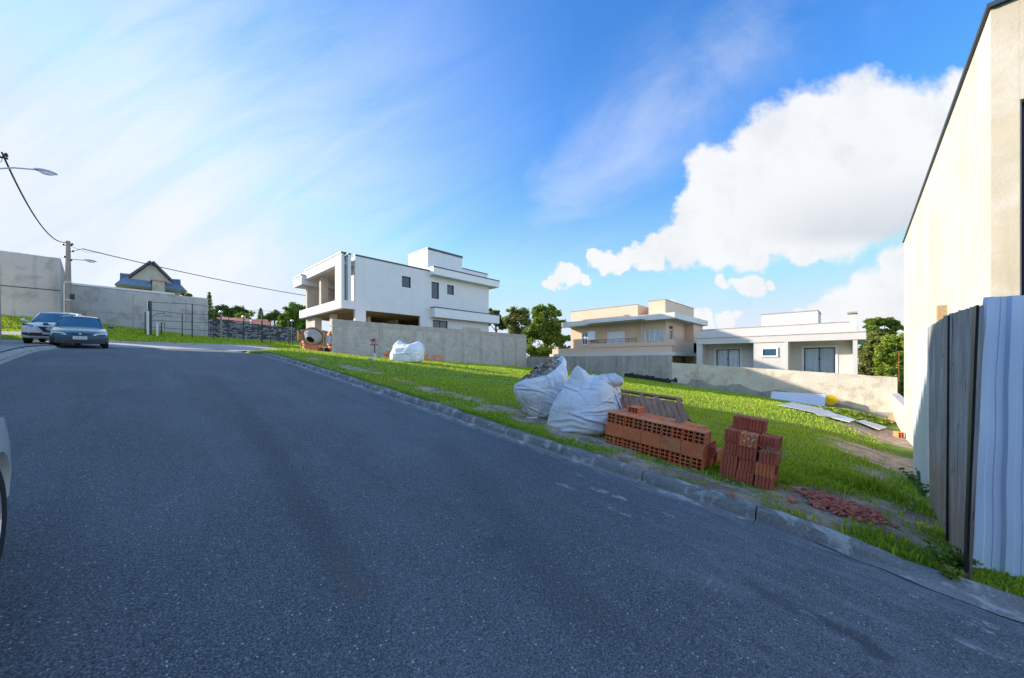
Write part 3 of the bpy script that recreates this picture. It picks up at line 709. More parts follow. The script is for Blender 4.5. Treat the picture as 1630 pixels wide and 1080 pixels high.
# street front ground floor: columns, wall, door, window
mb = MB(); mb.box(xA+.45, xA+.95, Yof(500, xA+.4), Yof(486, xA+.4), .3, zU-.05); part(mb, 'porch_column', M['cream_wall']); mb = MB(); mb.box(xA+.6, xA+.95, Yof(524, xA+.4), Yof(521, xA+.4)+.1, .3, zU-.05)
part(mb, 'porch_column', M['cream_wall'])
mb = MB(); panel(mb, (xA+3.0, YW+2.6, 0), (0,1,0), (1,0,0), [0,.3,1.2,3.2,4.05,yE-YW-2.9], [.4,2.6,zU-.06], {(1,0),(3,0)}, .2); part(mb, 'porch_wall', M['white_wall'])
d = MB(); d.box(xA+3.05, xA+3.12, YW+5.83, YW+6.62, .45, 2.58); do = part(d, 'door', M['dark_metal'])
d = MB(); d.box(xA+3.04, xA+3.049, YW+5.93, YW+6.52, .6, 2.45); d.build('pane', M['lamp_glass'], do)
# tower and upper parapet
yT = 25.5; zTt = 9.3; xT0, xT1 = Xof(681, yT), Xof(735.6, yT); yT1 = Yof(650, xT0)
mb = MB(); mb.box(xT0, xT1, yT, yT1, zT-.3, zTt); part(mb, 'water_tower', M['white_wall'])
mb = MB(); mb.box(xT0-.04, xT1+.04, yT-.04, yT+.0, zTt-.1, zTt+.07); mb.box(xT0-.04, xT1+.04, yT+.001, yT1+.04, zTt+.001, zTt+.07); part(mb, 'cap', M['slate_cap'])
mb = MB(); mb.box(xT1+.002, Xof(776, yT), yT, yT1+1.5, zT-.3, 8.28); part(mb, 'roof_parapet', M['white_wall'])
mb = MB(); mb.box(xT1+.04, Xof(776, yT)+.03, yT-.03, yT+.2, 8.281, 8.36); part(mb, 'cap', M['slate_cap'])
yC = 23.72; xC0, xC1 = Xof(690.3, yC), Xof(795, yC); zC = 7.33
mb = MB(); mb.box(xC0, xC1, yC, YW+1.2, zC-.55, zC); part(mb, 'canopy', M['white_trim'])
mb = MB(); mb.box(xC0-.03, xC1+.03, yC-.03, YW+.3, zC+.001, zC+.08); part(mb, 'cap', M['slate_cap'])
mb = MB(); mb.box(xC0+.1, Xof(795, yC), yC, YW-.004, 3.50, 4.22); part(mb, 'lower_canopy', M['white_trim'])
mb = MB(); mb.box(xC0+.07, Xof(795, yC)+.03, yC-.03, YW-.004, 4.221, 4.29); part(mb, 'cap', M['slate_cap'])

# ------------------------------------------------------------------ garden wall between the plots
def rough_wall_mat():
    m = bpy.data.materials.new('roughly rendered block wall'); m.use_nodes = True; W = NT(m.node_tree); bs = m.node_tree.nodes['Principled BSDF']
    pos = W.n('ShaderNodeNewGeometry').outputs['Position']
    c = W.mix(W.lin(W.noise(pos, 1.2, 6, .7), .3, .7), (.38,.34,.29), (.56,.51,.44))
    c = W.mix(W.m('MULTIPLY', W.step(W.noise(pos, 9, 5, .7), .48, .62), .55), c, (.64,.61,.56))
    c = W.mix(W.m('MULTIPLY', W.step(W.noise(pos, 2.8, 6, .7, .4), .52, .64), .55), c, (.38,.29,.19))
    x, y, z = W.sep(pos)
    courses = W.step(W.m('ABSOLUTE', W.m('SUBTRACT', W.m('FRACT', W.m('MULTIPLY', W.m('ADD', z, W.m('MULTIPLY', W.noise(pos, 3, 2), .05)), 6.6)), .5)), .36, .49)
    c = W.mix(W.m('MULTIPLY', courses, .16), c, (.24,.21,.18))
    W.t.links.new(c, bs.inputs['Base Color']); bs.inputs['Roughness'].default_value = .95; bs.inputs['Specular IOR Level'].default_value = .2
    h = W.m('SUBTRACT', W.noise(pos, 16, 6, .7), W.m('MULTIPLY', courses, .25))
    b = W.n('ShaderNodeBump'); b.inputs['Strength'].default_value = 1; b.inputs['Distance'].default_value = .035
    W.put(b.inputs['Height'], h); W.t.links.new(b.outputs[0], bs.inputs['Normal']); return m
M['rough_wall'] = rough_wall_mat()
M['sun_wall'] = mat('sandy rendered wall', (.60,.54,.43), .95, .14, 1.2, .9, 14, .2, (.35,.29,.2), ((.36,.29,.2), 1.3, .52, .62, .45), bdist=.03)
YG = 22.8; xG0 = Xof(529, YG); XB = 26.0; zG = zY(529, 508, YG)
def rough_top(mb, x0, x1, y0, y1, z0, ztop, n, axis='x', amp=.02, zf=None):
    """wall with a slightly uneven top; z0 function or value"""
    vs = []; 
    for k in range(n+1):
        t = k/n; x = x0+(x1-x0)*t if axis == 'x' else None; y = y0+(y1-y0)*t if axis == 'y' else None
        zt = (zf(t) if zf else ztop)+amp*noise.noise(Vector((t*n*.6, ztop, 2)))
        if axis == 'x': vs += [(x, y0, z0), (x, y0, zt), (x, y1, zt), (x, y1, z0)]
        else: vs += [(x0, y, z0), (x0, y, zt), (x1, y, zt), (x1, y, z0)]
    mb.add(vs, [(4*k+a, 4*k+(a+1) % 4, 4*k+4+(a+1) % 4, 4*k+4+a) for k in range(n) for a in range(4)]+[(0,1,2,3), (4*n+3,4*n+2,4*n+1,4*n)])
gw = empty('boundary_wall', (xG0, YG, 0)); tag(gw, 'long unfinished block wall with mortar columns in front of the white house', 'wall', 'unfinished walls around the vacant plot')
mb = MB(); rough_top(mb, xG0, XB-.01, YG, YG+.18, -1.5, zG, 70); o = mb.build('block_wall', M['rough_wall'], gw); o.location = -gw.location
mb = MB(); k = 0
for px in (549.5, 607, 660, 706, 737, 766, 801, 822):
    x = Xof(px, YG); mb.box(x-.13, x+.13, YG-.02, YG+.17, -1.4, zG-.05)
    mb.box(x-.2, x-.13, YG-.012, YG-.0, .0, zG-.3)
mb.box(xG0+.02, XB-.2, YG-.014, YG-.001, zG-.34, zG-.03)
M['mortar'] = mat('brown mortar', (.42,.37,.31), .95, .18, 2.2, .5, 25, .3)
o = mb.build('mortar_column', M['mortar'], gw); o.location = -gw.location
mb = MB(); rr = random.Random(4)
for a, b in ((612, 640), (665, 702)):
    for k in range(26):
        x = Xof(rr.uniform(a, b), YG); z = gzf(x, YG)+rr.uniform(0, .42); mb.box(x-.12, x+.12, YG-.016-.002*(k % 5), YG-.001, z, z+.11)
o = mb.build('bare_brick', M['brick_red'], gw); o.location = -gw.location
# back walls
bw = empty('boundary_wall', (XB, 15, 0)); tag(bw, 'dark weathered grey panel wall below the beige house', 'wall', 'unfinished walls around the vacant plot')
M['dark_panel'] = mat('weathered grey render', (.32,.30,.27), .95, .2, 1.1, .5, 25, .4, (.07,.065,.06), ((.38,.37,.36), 1.6, .5, .62, .6), bdist=.02)
yb1 = Yof(1069, XB); zb1 = zX(1069, 565.5, XB)
mb = MB(); rough_top(mb, XB, XB+.15, YG-.003, yb1, -2.4, zb1, 40, 'y'); o = mb.build('panel_wall', M['dark_panel'], bw); o.location = -bw.location
mb = MB()
for px in (875, 905, 934, 963, 993, 1031, 1066):
    y = Yof(px, XB); mb.box(XB-.02, XB+.01, y-.08, y+.08, -2.2, zb1-.02)
o = mb.build('post', M['mortar'], bw); o.location = -bw.location
mb = MB()
yy0, yy1 = Yof(995, XB), Yof(1078, XB)
for k in range(60):
    t = k/60; y = yy0+(yy1-yy0)*t; z = gzf(XB, y); mb.box(XB-.04-.002*(k % 3), XB-.001, y-.09, y+.06, z-.1, z+.26+.34*abs(noise.noise(Vector((k*.37, 1, 1)))))
o = mb.build('tar_band', M['black_plastic'], bw); o.location = -bw.location
yb2 = Yof(1428.5, XB)
bw2 = empty('boundary_wall', (XB, 4, 0)); tag(bw2, 'sandy rendered wall before the single storey ivory house, half in sun', 'wall', 'unfinished walls around the vacant plot')
mb = MB(); rough_top(mb, XB-.02, XB+.14, yb1-.002, yb2, -3.6, 0, 50, 'y', .03, zf=lambda t: zX(1069, 577.5, XB)*(1-t)+zX(1428.5, 601, XB)*t)
o = mb.build('wall', M['sun_wall'], bw2); o.location = -bw2.location
mb = MB(); rough_top(mb, XB-.06, XB-.022, yb1-.002, yb2, -3.6, 0, 50, 'y', .12, zf=lambda t: gzf(XB, yb1+(yb2-yb1)*t)+(.42 if .1 < t < .62 else .2)*(1-.3*math.sin(t*30)))
o = mb.build('base_band', M['dark_panel'], bw2); o.location = -bw2.location

# ------------------------------------------------------------------ beige two storey house
be = empty('beige_house', (30, 12, -1)); tag(be, 'beige two storey house with white roof slabs and balcony railing behind the grey panel wall', 'house')
def pb(mb, name, mt, parent=None, **k):
    o = mb.build(name, mt, parent or be, **k)
    if parent is None: o.location = -be.location
    return o
XH = 30.0; XL = 29.0
y0h = Yof(1333/4.657+780, XH); yl = Yof(905, XH)          # corner near (1066) .. left end
yN = 11.35; zP = 5.04; zEv = 3.86; zLed = .80
xe = 37.0
yM = 12.6
winB = [(680,722,374,462), (865,1000,362,458), (1145,1292,348,470)]
pxc = lambda cx: cx/4.657+780
pyc = lambda cy: cy/4.657+450
ys = [0]; 
yB0 = Yof(pxc(600), XH)
holes = set(); usb = [0, yB0-yN]; zsb = [zLed, zEv-.4]
for (a, b, c, d) in winB: usb += [yB0-Yof(pxc(a), XH), yB0-Yof(pxc(b), XH)]; zsb += [zX(pxc((a+b)/2), pyc(c), XH), zX(pxc((a+b)/2), pyc(d), XH)]
usb = sorted(usb); zsb = sorted(zsb)
zsb = [z for i, z in enumerate(zsb) if i == 0 or z-zsb[i-1] > .001]
for i in range(len(usb)-1):
    for j in range(len(zsb)-1):
        ym, zm = yB0-(usb[i]+usb[i+1])/2, (zsb[j]+zsb[j+1])/2
        for (a, b, c, d) in winB:
            if Yof(pxc(b), XH) < ym < Yof(pxc(a), XH) and zX(pxc((a+b)/2), pyc(d), XH) < zm < zX(pxc((a+b)/2), pyc(c), XH): holes.add((i, j))
mb = MB(); panel(mb, (XH, yB0, 0), (0,-1,0), (1,0,0), usb, zsb, holes, .2); pb(mb, 'street_wall', M['beige_wall'])
for n_, (a, b, c, d) in enumerate(winB):
    ya, yb_ = Yof(pxc(a), XH), Yof(pxc(b), XH); z1, z0 = zX(pxc((a+b)/2), pyc(c), XH), zX(pxc((a+b)/2), pyc(d), XH)
    if n_ == 1:
        s = MB(); s.box(XH+.05, XH+.08, yb_+.01, ya-.01, z0+.01, z1-.01)
        for k in range(14):
            z = z0+(z1-z0)*k/14; s.box(XH+.035, XH+.0495, yb_+.02, ya-.02, z+.012, z+(z1-z0)/14-.01)
        pb(s, 'roller_shutter', M['shutter'])
    else:
        o = window(be, faceX(XH+.06, ya-.003, z0+.003), ya-yb_-.006, z1-z0-.006, .07, 'shutter', 'clear_glass' if n_ == 2 else 'glass_blue', mull=(.25,.5,.75) if n_ == 2 else (.5,), rail=.32 if n_ == 2 else .6, curtain=(n_ == 2), sill=None)
        o.location = -be.location
# side wall (facing -Y) stepped in, with narrow window
usx = [0, .60, 1.45, 1.9, xe-XH-.2]; mb = MB()
panel(mb, (XH+.2, yN, 0), (1,0,0), (0,1,0), usx, [zLed, zLed+.25, 3.0, zEv-.4], {(1,1)}, .2); pb(mb, 'side_wall', M['beige_wall'])
o = window(be, faceY(XH+.2+.603, yN+.06, zLed+.253), .844, 2.744-zLed-.25+.0, .06, 'shutter', 'glass', mull=(.5,), rail=.3); o.location = -be.location
mb = MB(); mb.box(xe-2.6, xe+.0, yN-.75, yN-.001, -2.5, zEv-.4); pb(mb, 'side_bay', M['beige_wall'])
mb = MB(); mb.box(XH+.2, xe-.2, yN+.2, yB0, -2.5, zLed-.25); pb(mb, 'ground_floor', M['beige_wall'])
mb = MB(); mb.box(xe-.2, xe, yN+.001, yB0, zLed, zEv-.4); mb.box(XH+.2, xe-.2, yB0-.2, yB0, zLed, zEv-.4); mb.box(XH+.6, XH+.8, yN+.3, yB0-.3, zLed, zEv-.5); pb(mb, 'rear_wall', M['beige_wall'])
# roof slab with projecting eaves (stepped), parapets
mb = MB(); yS = Yof(1120/4.657+780, XL)
mb.box(XL, xe+.5, 10.3, 13.2, zEv-.46, zEv); mb.box(XL+.0-.0, XL+.9, 13.201, Yof(894, XL), zEv-.46, zEv-.02); mb.box(XL+.901, xe+.2, 13.201, 21.0, zEv-.44, zEv-.03)
mb.box(XL-.6, XL-.002, Yof(1125/4.657+780, XL-.6), Yof(705/4.657+780, XL-.6), zEv-.40, zEv-.22)
pb(mb, 'roof_slab', M['offwhite_trim'])
xP = XH+.0
mb = MB(); ya = Yof(1095/4.657+780, xP)
mb.box(xP, xe-.5, ya, Yof(908.8, xP), zEv+.001, zP-.12); pb(mb, 'parapet', M['beige_wall'])
mb = MB(); mb.box(xP+1.8, xe-.6, ya-1.4, ya-.001, zEv+.001, zP-.2); pb(mb, 'parapet', M['beige_wall'])
mb = MB(); yq = Yof(1059, xP); mb.box(xP, xe, yq, Yof(1150/4.657+780, xP)-.3, zEv+.002, zP+.02); pb(mb, 'parapet', M['beige_wall'])
mb = MB()
mb.box(xP-.03, xP+.12, ya-.02, Yof(908.8, xP)+.02, zP-.119, zP-.07); mb.box(xP-.03, xe+.03, yq-.03, yq+.1, zP+.021, zP+.07); mb.box(xP-.03, xP+.1, yq+.101, Yof(1150/4.657+780, xP)-.28, zP+.021, zP+.07)
pb(mb, 'parapet_cap', M['concrete'])
# ledge slab between the storeys and balcony parapet with rail
mb = MB(); mb.box(XL, xe+.3, 10.3, Yof(874.5, XL), zLed-.28, zLed); pb(mb, 'floor_slab', M['offwhite_trim'])
mb = MB(); mb.box(XL+.25, XL+.37, 10.6, Yof(462/4.657+780, XL+.25), zLed+.001, zLed+.52)
mb.box(XL+.20, XL+.42, Yof(1300/4.657+780, XL+.2), Yof(740/4.657+780, XL+.2), zLed+.521, zLed+.86)
mb.box(XL+.371, xe, 10.6, 10.72, zLed+.001, zLed+.9); mb.box(XL+.2, XL+.5, Yof(1365/4.657+780, XL+.2), Yof(1300/4.657+780, XL+.2), zLed+.52, zLed+1.0)
pb(mb, 'balcony_wall', M['beige_wall'])
mb = MB(); ra, rb = Yof(750/4.657+780, XL+.3), Yof(1085/4.657+780, XL+.3); zr = zLed+.86
for k in range(7):
    y = rb+(ra-rb)*k/6; mb.tube([(XL+.3, y, zr), (XL+.3, y, zr+.36)], .015, 5)
mb.tube([(XL+.3, rb, zr+.36), (XL+.3, ra, zr+.36)], .018, 5); mb.tube([(XL+.3, rb, zr+.24), (XL+.3, ra, zr+.24)], .015, 5); mb.tube([(XL+.3, rb, zr+.12), (XL+.3, ra, zr+.12)], .015, 5)
pb(mb, 'railing', M['dark_metal'])
mb = MB(); y = Yof(pxc(750), XH-.35); mb.box(XH-.35, XH-.02, y-.38, y+.38, zX(pxc(750), pyc(428), XH-.35), zX(pxc(750), pyc(360), XH-.35)); hb = pb(mb, 'water_heater', M['shutter'], bevel=.03)
mb = MB(); mb.tube([(XH-.2, y, zX(pxc(750), pyc(360), XH-.35)), (XH-.2, y, zX(pxc(750), pyc(350), XH-.35)+.05)], .05, 8); mb.build('vent', M['galv'], hb)
mb = MB(); y = Yof(pxc(1123), XH-.08); mb.tube([(XH-.08, y, zLed), (XH-.08, y, zEv-.45)], .045, 8); pb(mb, 'downpipe', M['offwhite_trim'])

# ------------------------------------------------------------------ single storey ivory house
iv = empty('ivory_house', (30, 4, -2)); tag(iv, 'single storey ivory house with flat roof, chimney and curtained glass doors', 'house')
def pi_(mb, name, mt, parent=None, **k):
    o = mb.build(name, mt, parent or iv, **k)
    if parent is None: o.location = -iv.location
    return o
XI = 29.0
P6 = lambda cx, cy: (cx/4.405+1080, cy/4.405+460)
yi = lambda cx, X=XI: Yof(P6(cx, 0)[0], X)
zi = lambda cx, cy, X=XI: zX(*P6(cx, cy), X)
zF1 = zi(600, 333); zF0 = zi(600, 376)
yL, yR = yi(125), yi(1315)
mb = MB(); mb.box(XI, XI+8.5, yR, yL, zF0, zF1); pi_(mb, 'roof_slab', M['ivory_wall'])
mb = MB(); mb.box(XI-.02, XI+8.5, yR-.02, yL+.02, zF1+.001, zF1+.05); pi_(mb, 'roof_edge', M['concrete'])
mb = MB(); mb.box(XI+.06, XI+.35, yi(165), yi(125), -4, zF0-.001); pi_(mb, 'porch_pier', M['ivory_wall'])
mb = MB(); mb.box(XI+.06, XI+.35, yi(745), yi(525), -4, zF0-.001); mb.box(XI+.0, XI+.35, yi(768), yi(745)-.001, -4, zF0-.001); pi_(mb, 'street_wall', M['ivory_wall'])
mb = MB(); mb.box(XI+.06, XI+.35, yi(1255), yi(1222), -4, zF0-.001); pi_(mb, 'porch_pier', M['ivory_wall'])
# recessed walls with doors
for (a, b, c, d, dx0, dx1) in ((165, 525, 425, 545, 265, 432), (768, 1222, 412, 572, 880, 1100)):
    Xr = XI+1.3; zt, zb = zi((dx0+dx1)/2, c, Xr), zi((dx0+dx1)/2, 600, Xr)-.5
    ya_, yb_ = yi(a)+.0, yi(b)
    yd0, yd1 = yi(dx0, Xr), yi(dx1, Xr)
    mb = MB(); panel(mb, (Xr, ya_, 0), (0,-1,0), (1,0,0), [0, ya_-yd0, ya_-yd1, ya_-yb_], [-4, zb, zt, zF0-.001], {(1,1)}, .2)
    mb.box(XI+.35, Xr, ya_-.001, ya_+.15, -4, zF0-.001); mb.box(XI+.35, Xr, yb_-.15, yb_+.001, -4, zF0-.001)
    pi_(mb, 'porch_wall', M['ivory_wall'])
    o = window(iv, faceX(Xr+.05, yd0-.003, zb), yd0-yd1-.006, zt-zb-.003, .05, 'dark_metal', 'clear_glass', mull=(.5,), curtain=True); o.location = -iv.location; o.name = 'glass_door'
    f = MB(); e = .12
    f.box(Xr-.03, Xr-.001, yd1-e, yd0+e, zt, zt+e); f.box(Xr-.03, Xr-.001, yd0, yd0+e, zb, zt); f.box(Xr-.03, Xr-.001, yd1-e, yd1, zb, zt); pi_(f, 'door_surround', M['white_trim'])
    h = MB(); ym = (yd0+yd1)/2; zm = zi((dx0+dx1)/2, 492, Xr); h.box(Xr+.0, Xr+.049, ym-.04, ym+.04, zm-.06, zm+.06); h.build('handle', M['dark_metal'], o)
# small window on the middle wall: surround, frame, pane
ya_, yb_ = yi(592, XI+.03), yi(685, XI+.03); z1, z0 = zi(638, 423), zi(638, 468)
f = MB(); e = .1
f.box(XI+.0, XI+.058, yb_-e, ya_+e, z1, z1+e); f.box(XI, XI+.058, yb_-e, ya_+e, z0-e, z0); f.box(XI, XI+.058, ya_, ya_+e, z0, z1); f.box(XI, XI+.058, yb_-e, yb_, z0, z1); pi_(f, 'window_surround', M['white_trim'])
o = window(iv, faceX(XI+.012, ya_, z0), ya_-yb_, z1-z0, .05, 'dark_metal', 'glass_blue', depth=.045); o.location = -iv.location
mb = MB(); mb.box(XI+.5, XI+8.3, yR+.4, yi(1255)-.001, -4, zF0-.001); mb.box(XI+8.1, XI+8.3, yi(1255), yL, -4, zF0-.001); mb.box(XI+.36, XI+8.1, yL-.2, yL-.01, -4, zF0-.001); mb.box(XI+.36, XI+8.1, yi(1255), yi(1222), -4, zF0-.001); pi_(mb, 'side_wall', M['ivory_wall'])
XP = XI+1.0
mb = MB(); z = zi(700, 262, XP); mb.box(XP, XP+6.5, yi(1252, XP), yi(150, XP), zF1+.051, z); pi_(mb, 'parapet', M['ivory_wall'])
mb = MB(); mb.box(XP-.02, XP+.15, yi(1190, XP), yi(150, XP)+.02, z+.001, z+.05); pi_(mb, 'parapet_cap', M['concrete'])
Xt = XI+2.2
mb = MB(); zt = zi(800, 167, Xt); mb.box(Xt, Xt+2.6, yi(978, Xt), yi(582, Xt), z+.001, zt); pi_(mb, 'water_tower', M['ivory_wall'])
mb = MB(); mb.box(Xt-.03, Xt+2.63, yi(978, Xt)-.03, yi(582, Xt)+.03, zt+.001, zt+.05); pi_(mb, 'tower_cap', M['concrete'])
mb = MB(); zc = zi(1220, 180, XP); mb.box(XP+.01, XP+.8, yi(1252, XP)+.01, yi(1190, XP), z+.001, zc); co = pi_(mb, 'chimney', M['ivory_wall'])
mb = MB(); mb.box(XP-.06, XP+.87, yi(1256, XP), yi(1184, XP), zc+.06, zc+.16)
for a in (0, 1):
    for b in (0, 1):
        yy_ = yi(1252, XP)+.03 if a else yi(1190, XP)-.13; xx_ = XP+.03 if b else XP+.7; mb.box(xx_, xx_+.08, yy_, yy_+.08, zc, zc+.06)
mb.build('chimney_cap', M['concrete'], co)

# ------------------------------------------------------------------ tall cream building at the right
YR = -1.12
xR1 = Xof(1439, YR); xR0 = Xof(1577, YR); zR = 4.16
cb = empty('cream_building', (xR0, YR, -2)); tag(cb, 'tall cream rendered building with water stained front corner behind the site fence', 'building')
def pc(mb, name, mt, parent=None, **k):
    o = mb.build(name, mt, parent or cb, **k)
    if parent is None: o.location = -cb.location
    return o
mb = MB(); mb.box(xR0, xR0+.02, YR-.2, YR-.001, -3.6, zR-.001); pc(mb, 'corner_face', M['stained_cream'])
mb = MB(); mb.box(xR0+.02, xR1, YR-.22, YR, -3.6, zR)
pc(mb, 'side_wall', M['cream_wall'])
yw = Yof(1623.5, xR0); zw = zX(1626, 158, xR0)
mb = MB(); panel(mb, (xR0, YR-.2-.001, 0), (0,-1,0), (1,0,0), [0, -.2+YR-yw, 1.6, 3.2, 4.4, 7], [-3.2, -.6, zw, zR], {(1,1),(3,1)}, .3); pc(mb, 'front_wall', M['stained_cream'])
fw = MB(); fw.box(xR0-.004, xR0-.0005, YR-.35, YR-.0005, -3.2, zR-.02)
fw = MB(); fw.box(xR0+.29, xR1-.3, -8.3, YR-.25, zR-.5, zR-.3); pc(fw, 'roof_slab', M['concrete'])
fw = MB(); fw.box(xR1-.25, xR1, -8.3, YR-.221, -3.6, zR-.001); fw.box(xR0+.31, xR1-.26, -8.3, -8.1, -3.6, zR-.001); fw.box(xR0+2.5, xR0+2.7, -8.05, YR-.3, -3.6, zR-.6); pc(fw, 'rear_wall', M['raw_plaster'])
fw = MB(); fw.box(xR0-.05, xR1+.04, YR-.25, YR+.035, zR+.001, zR+.05); fw.box(xR0-.05, xR0+.30, -8.3, YR-.251, zR+.001, zR+.10); pc(fw, 'roof_flashing', M['slate_cap'])
fw = MB()
fw.box(xR0+.1, xR0+.16, YR-.2-.001-1.6, yw, -.6, -.5); fw.box(xR0+.1, xR0+.16, YR-1.8, YR-1.72, -.5, zw); fw.box(xR0+.1, xR0+.16, yw-.06, yw-.004, -.5, zw); pc(fw, 'window_frame', M['dark_metal'])

# ------------------------------------------------------------------ two houses across the street (they cast the shade on the plot)
def side_house(x0, x1, y0, y1, ztop, label, mt, roof):
    zb = gzf(x1, (y0+y1)/2)-1.2
    e = empty('house', (x1, (y0+y1)/2, zb)); tag(e, label, 'house', 'houses on the left side of the street')
    w = y1-y0; n = max(2, int(w/3)); us = [0]; hs = set(); vs = [zb, zb+1.2+.9, zb+1.2+2.2, zb+1.2+3.7, zb+1.2+5.0, ztop-.2]
    if vs[3] > ztop-1.6: vs = [zb, zb+2.1, zb+3.4, ztop-.2]
    if len(vs) == 6 and vs[4] > vs[5]-.1: vs[4] = vs[5]-.3
    for k in range(n): a = w*(k+.25)/n; us += [a, a+1.4]; 
    us.append(w)
    for k in range(n):
        hs.add((2*k+1, 1)); 
        if len(vs) == 6: hs.add((2*k+1, 3))
    mb = MB(); panel(mb, (x1, y0, 0), (0,1,0), (-1,0,0), us, vs, hs, .2)
    mb.box(x0, x0+.2, y0, y1, zb, ztop-.2); mb.box(x0+.2, x1-.2, y0, y0+.2, zb, ztop-.2); mb.box(x0+.2, x1-.2, y1-.2, y1, zb, ztop-.2)
    o = mb.build('wall', mt, e); o.location = -e.location
    mb = MB(); mb.box(x0-.3, x1+.3, y0-.3, y1+.3, ztop-.199, ztop); o = mb.build('roof', roof, e); o.location = -e.location
    for (i, j) in hs:
        a, b, c, d = us[i], us[i+1], vs[j], vs[j+1]
        g = MB(); g.box(x1-.12, x1-.1, y0+a, y0+b, c, d); o = g.build('window', M['glass'], e); o.location = -e.location
side_house(-14, -6.2, 28.6, 36.8, 10.1, 'taller rendered house on the left of the street, nearer the junction', M['ivory_wall'], M['concrete'])
side_house(-14, -6.2, -14, 27.6, 8.1, 'long rendered house on the left of the street beside the camera', M['white_wall'], M['concrete'])

# ------------------------------------------------------------------ tall retaining walls at the top of the street
M['ret'] = mat('weathered retaining wall', (.43,.415,.40), .95, .10, .5, .4, 12, .35, (.16,.15,.14), ((.22,.20,.185), .9, .5, .66, .55), fine=.1, bdist=.02)
YT = 42.4; xT = -3.3
zl = zY(50, 405.5, YT)
tw = empty('retaining_wall', (-5, YT, 3)); tag(tw, 'tallest weathered concrete wall at the left edge, on a grass bank', 'wall', 'concrete retaining walls at the top of the street')
mb = MB(); rough_top(mb, -6.25, xT, YT, YT+.25, 1.5, zl, 24, 'x', .03); o = mb.build('wall', M['ret'], tw); o.location = -tw.location
mb = MB(); vs = [(xT-.25, YT+.251, 1.5), (xT-.25, 46, 1.5), (xT-.25, 46, zY(106, 440, 46)), (xT-.25, YT+.251, zl-.02)]; mb.prism(vs, (.25, 0, 0)); o = mb.build('return_wall', M['ret'], tw); o.location = -tw.location
mb = MB(); z = zY(50, 459, YT); mb.box(-6.25, xT, YT-.012, YT-.001, z-.03, z+.03); o = mb.build('joint_line', M['black_plastic'], tw); o.location = -tw.location
YM = 46.0
tm = empty('retaining_wall', (0, YM, 3)); tag(tm, 'long stained concrete wall with white coping below the gabled house', 'wall', 'concrete retaining walls at the top of the street')
xm1 = Xof(331, YM); zm_ = zY(170, 459.5, YM)
mb = MB(); rough_top(mb, xT, xm1, YM, YM+.25, 1, zm_, 30, 'x', .02); o = mb.build('wall', M['ret'], tm); o.location = -tm.location
mb = MB(); mb.box(xT+.002, Xof(278, YM), YM-.05, YM+.3, zm_+.02, zm_+.17); o = mb.build('coping', M['white_trim'], tm); o.location = -tm.location
mb = MB(); z = zY(200, 500, YM); mb.box(xT, xm1, YM-.012, YM-.001, z-.03, z+.02); 
for px in (212, 296): mb.box(Xof(px, YM)-.03, Xof(px, YM)+.03, YM-.0125, YM-.0011, 1.5, zm_-.3)
o = mb.build('joint_line', M['dark_panel'], tm); o.location = -tm.location
# cobbled stone wall
def stone_mat():
    m = bpy.data.materials.new('dark rubble masonry'); m.use_nodes = True; W = NT(m.node_tree); bs = m.node_tree.nodes['Principled BSDF']
    pos = W.n('ShaderNodeNewGeometry').outputs['Position']
    v = W.n('ShaderNodeTexVoronoi'); W.put(v.inputs['Vector'], W.vm('MULTIPLY', pos, (1.6, 1.6, 3.4))); v.inputs['Scale'].default_value = 2.9
    r = W.sep(v.outputs['Color'])[0]
    c = W.mix(W.step(r, .45, .75), (.035,.04,.05), (.30,.31,.33)); c = W.mix(W.m('MULTIPLY', W.noise(pos, 20, 4, .7), .5), c, (.10,.10,.11))
    W.t.links.new(c, bs.inputs['Base Color']); bs.inputs['Roughness'].default_value = .9
    b = W.n('ShaderNodeBump'); b.inputs['Strength'].default_value = 1; b.inputs['Distance'].default_value = .06; b.invert = True
    W.put(b.inputs['Height'], v.outputs['Distance']); W.t.links.new(b.outputs[0], bs.inputs['Normal']); return m
M['stone'] = stone_mat()
ts = empty('stone_wall', (9, YM, 2)); tag(ts, 'dark rubble stone wall stepping down behind the green fence', 'wall')
xs_ = [xm1+.01]+[Xof(p, YM) for p in (362, 398, 423, 470, 560)]
for i, py in enumerate((507.5, 510.5, 515.5, 519, 524)):
    mb = MB(); mb.box(xs_[i]+.001*i, xs_[i+1], YM, YM+.4, .5, zY((332+[0,35,66,92,130][i]), py, YM)); o = mb.build('wall_section', M['stone'], ts); o.location = -ts.location
# slatted gate on the ramp beside the pole
gt = empty('slatted_gate', (-2.6, 44.5, 3)); tag(gt, 'grey horizontal slat gate stepping down beside the utility pole', 'gate')
mb = MB(); a = atY(114, 476, 44.2); b = atY(134, 500, 44.2); c = atY(114, 497, 44.2); d = atY(134, 512, 44.2)
for k in range(9):
    t = k/9; t2 = t+.075; p = a.lerp(c, t); q = b.lerp(d, t); p2 = a.lerp(c, t2); q2 = b.lerp(d, t2)
    mb.prism([p, q, q2, p2], (0, .05, 0))
o = mb.build('slat', M['galv'], gt); o.location = -gt.location
o.data.materials[0] = M['dark_panel']
mb = MB(); mb.box(b.x-.04, b.x+.12, 44.15, 44.3, 2.2, b.z+.1); mb.box(a.x-.1, a.x, 44.15, 44.3, 2.2, a.z+.1); o = mb.build('post', M['old_wood'], gt); o.location = -gt.location

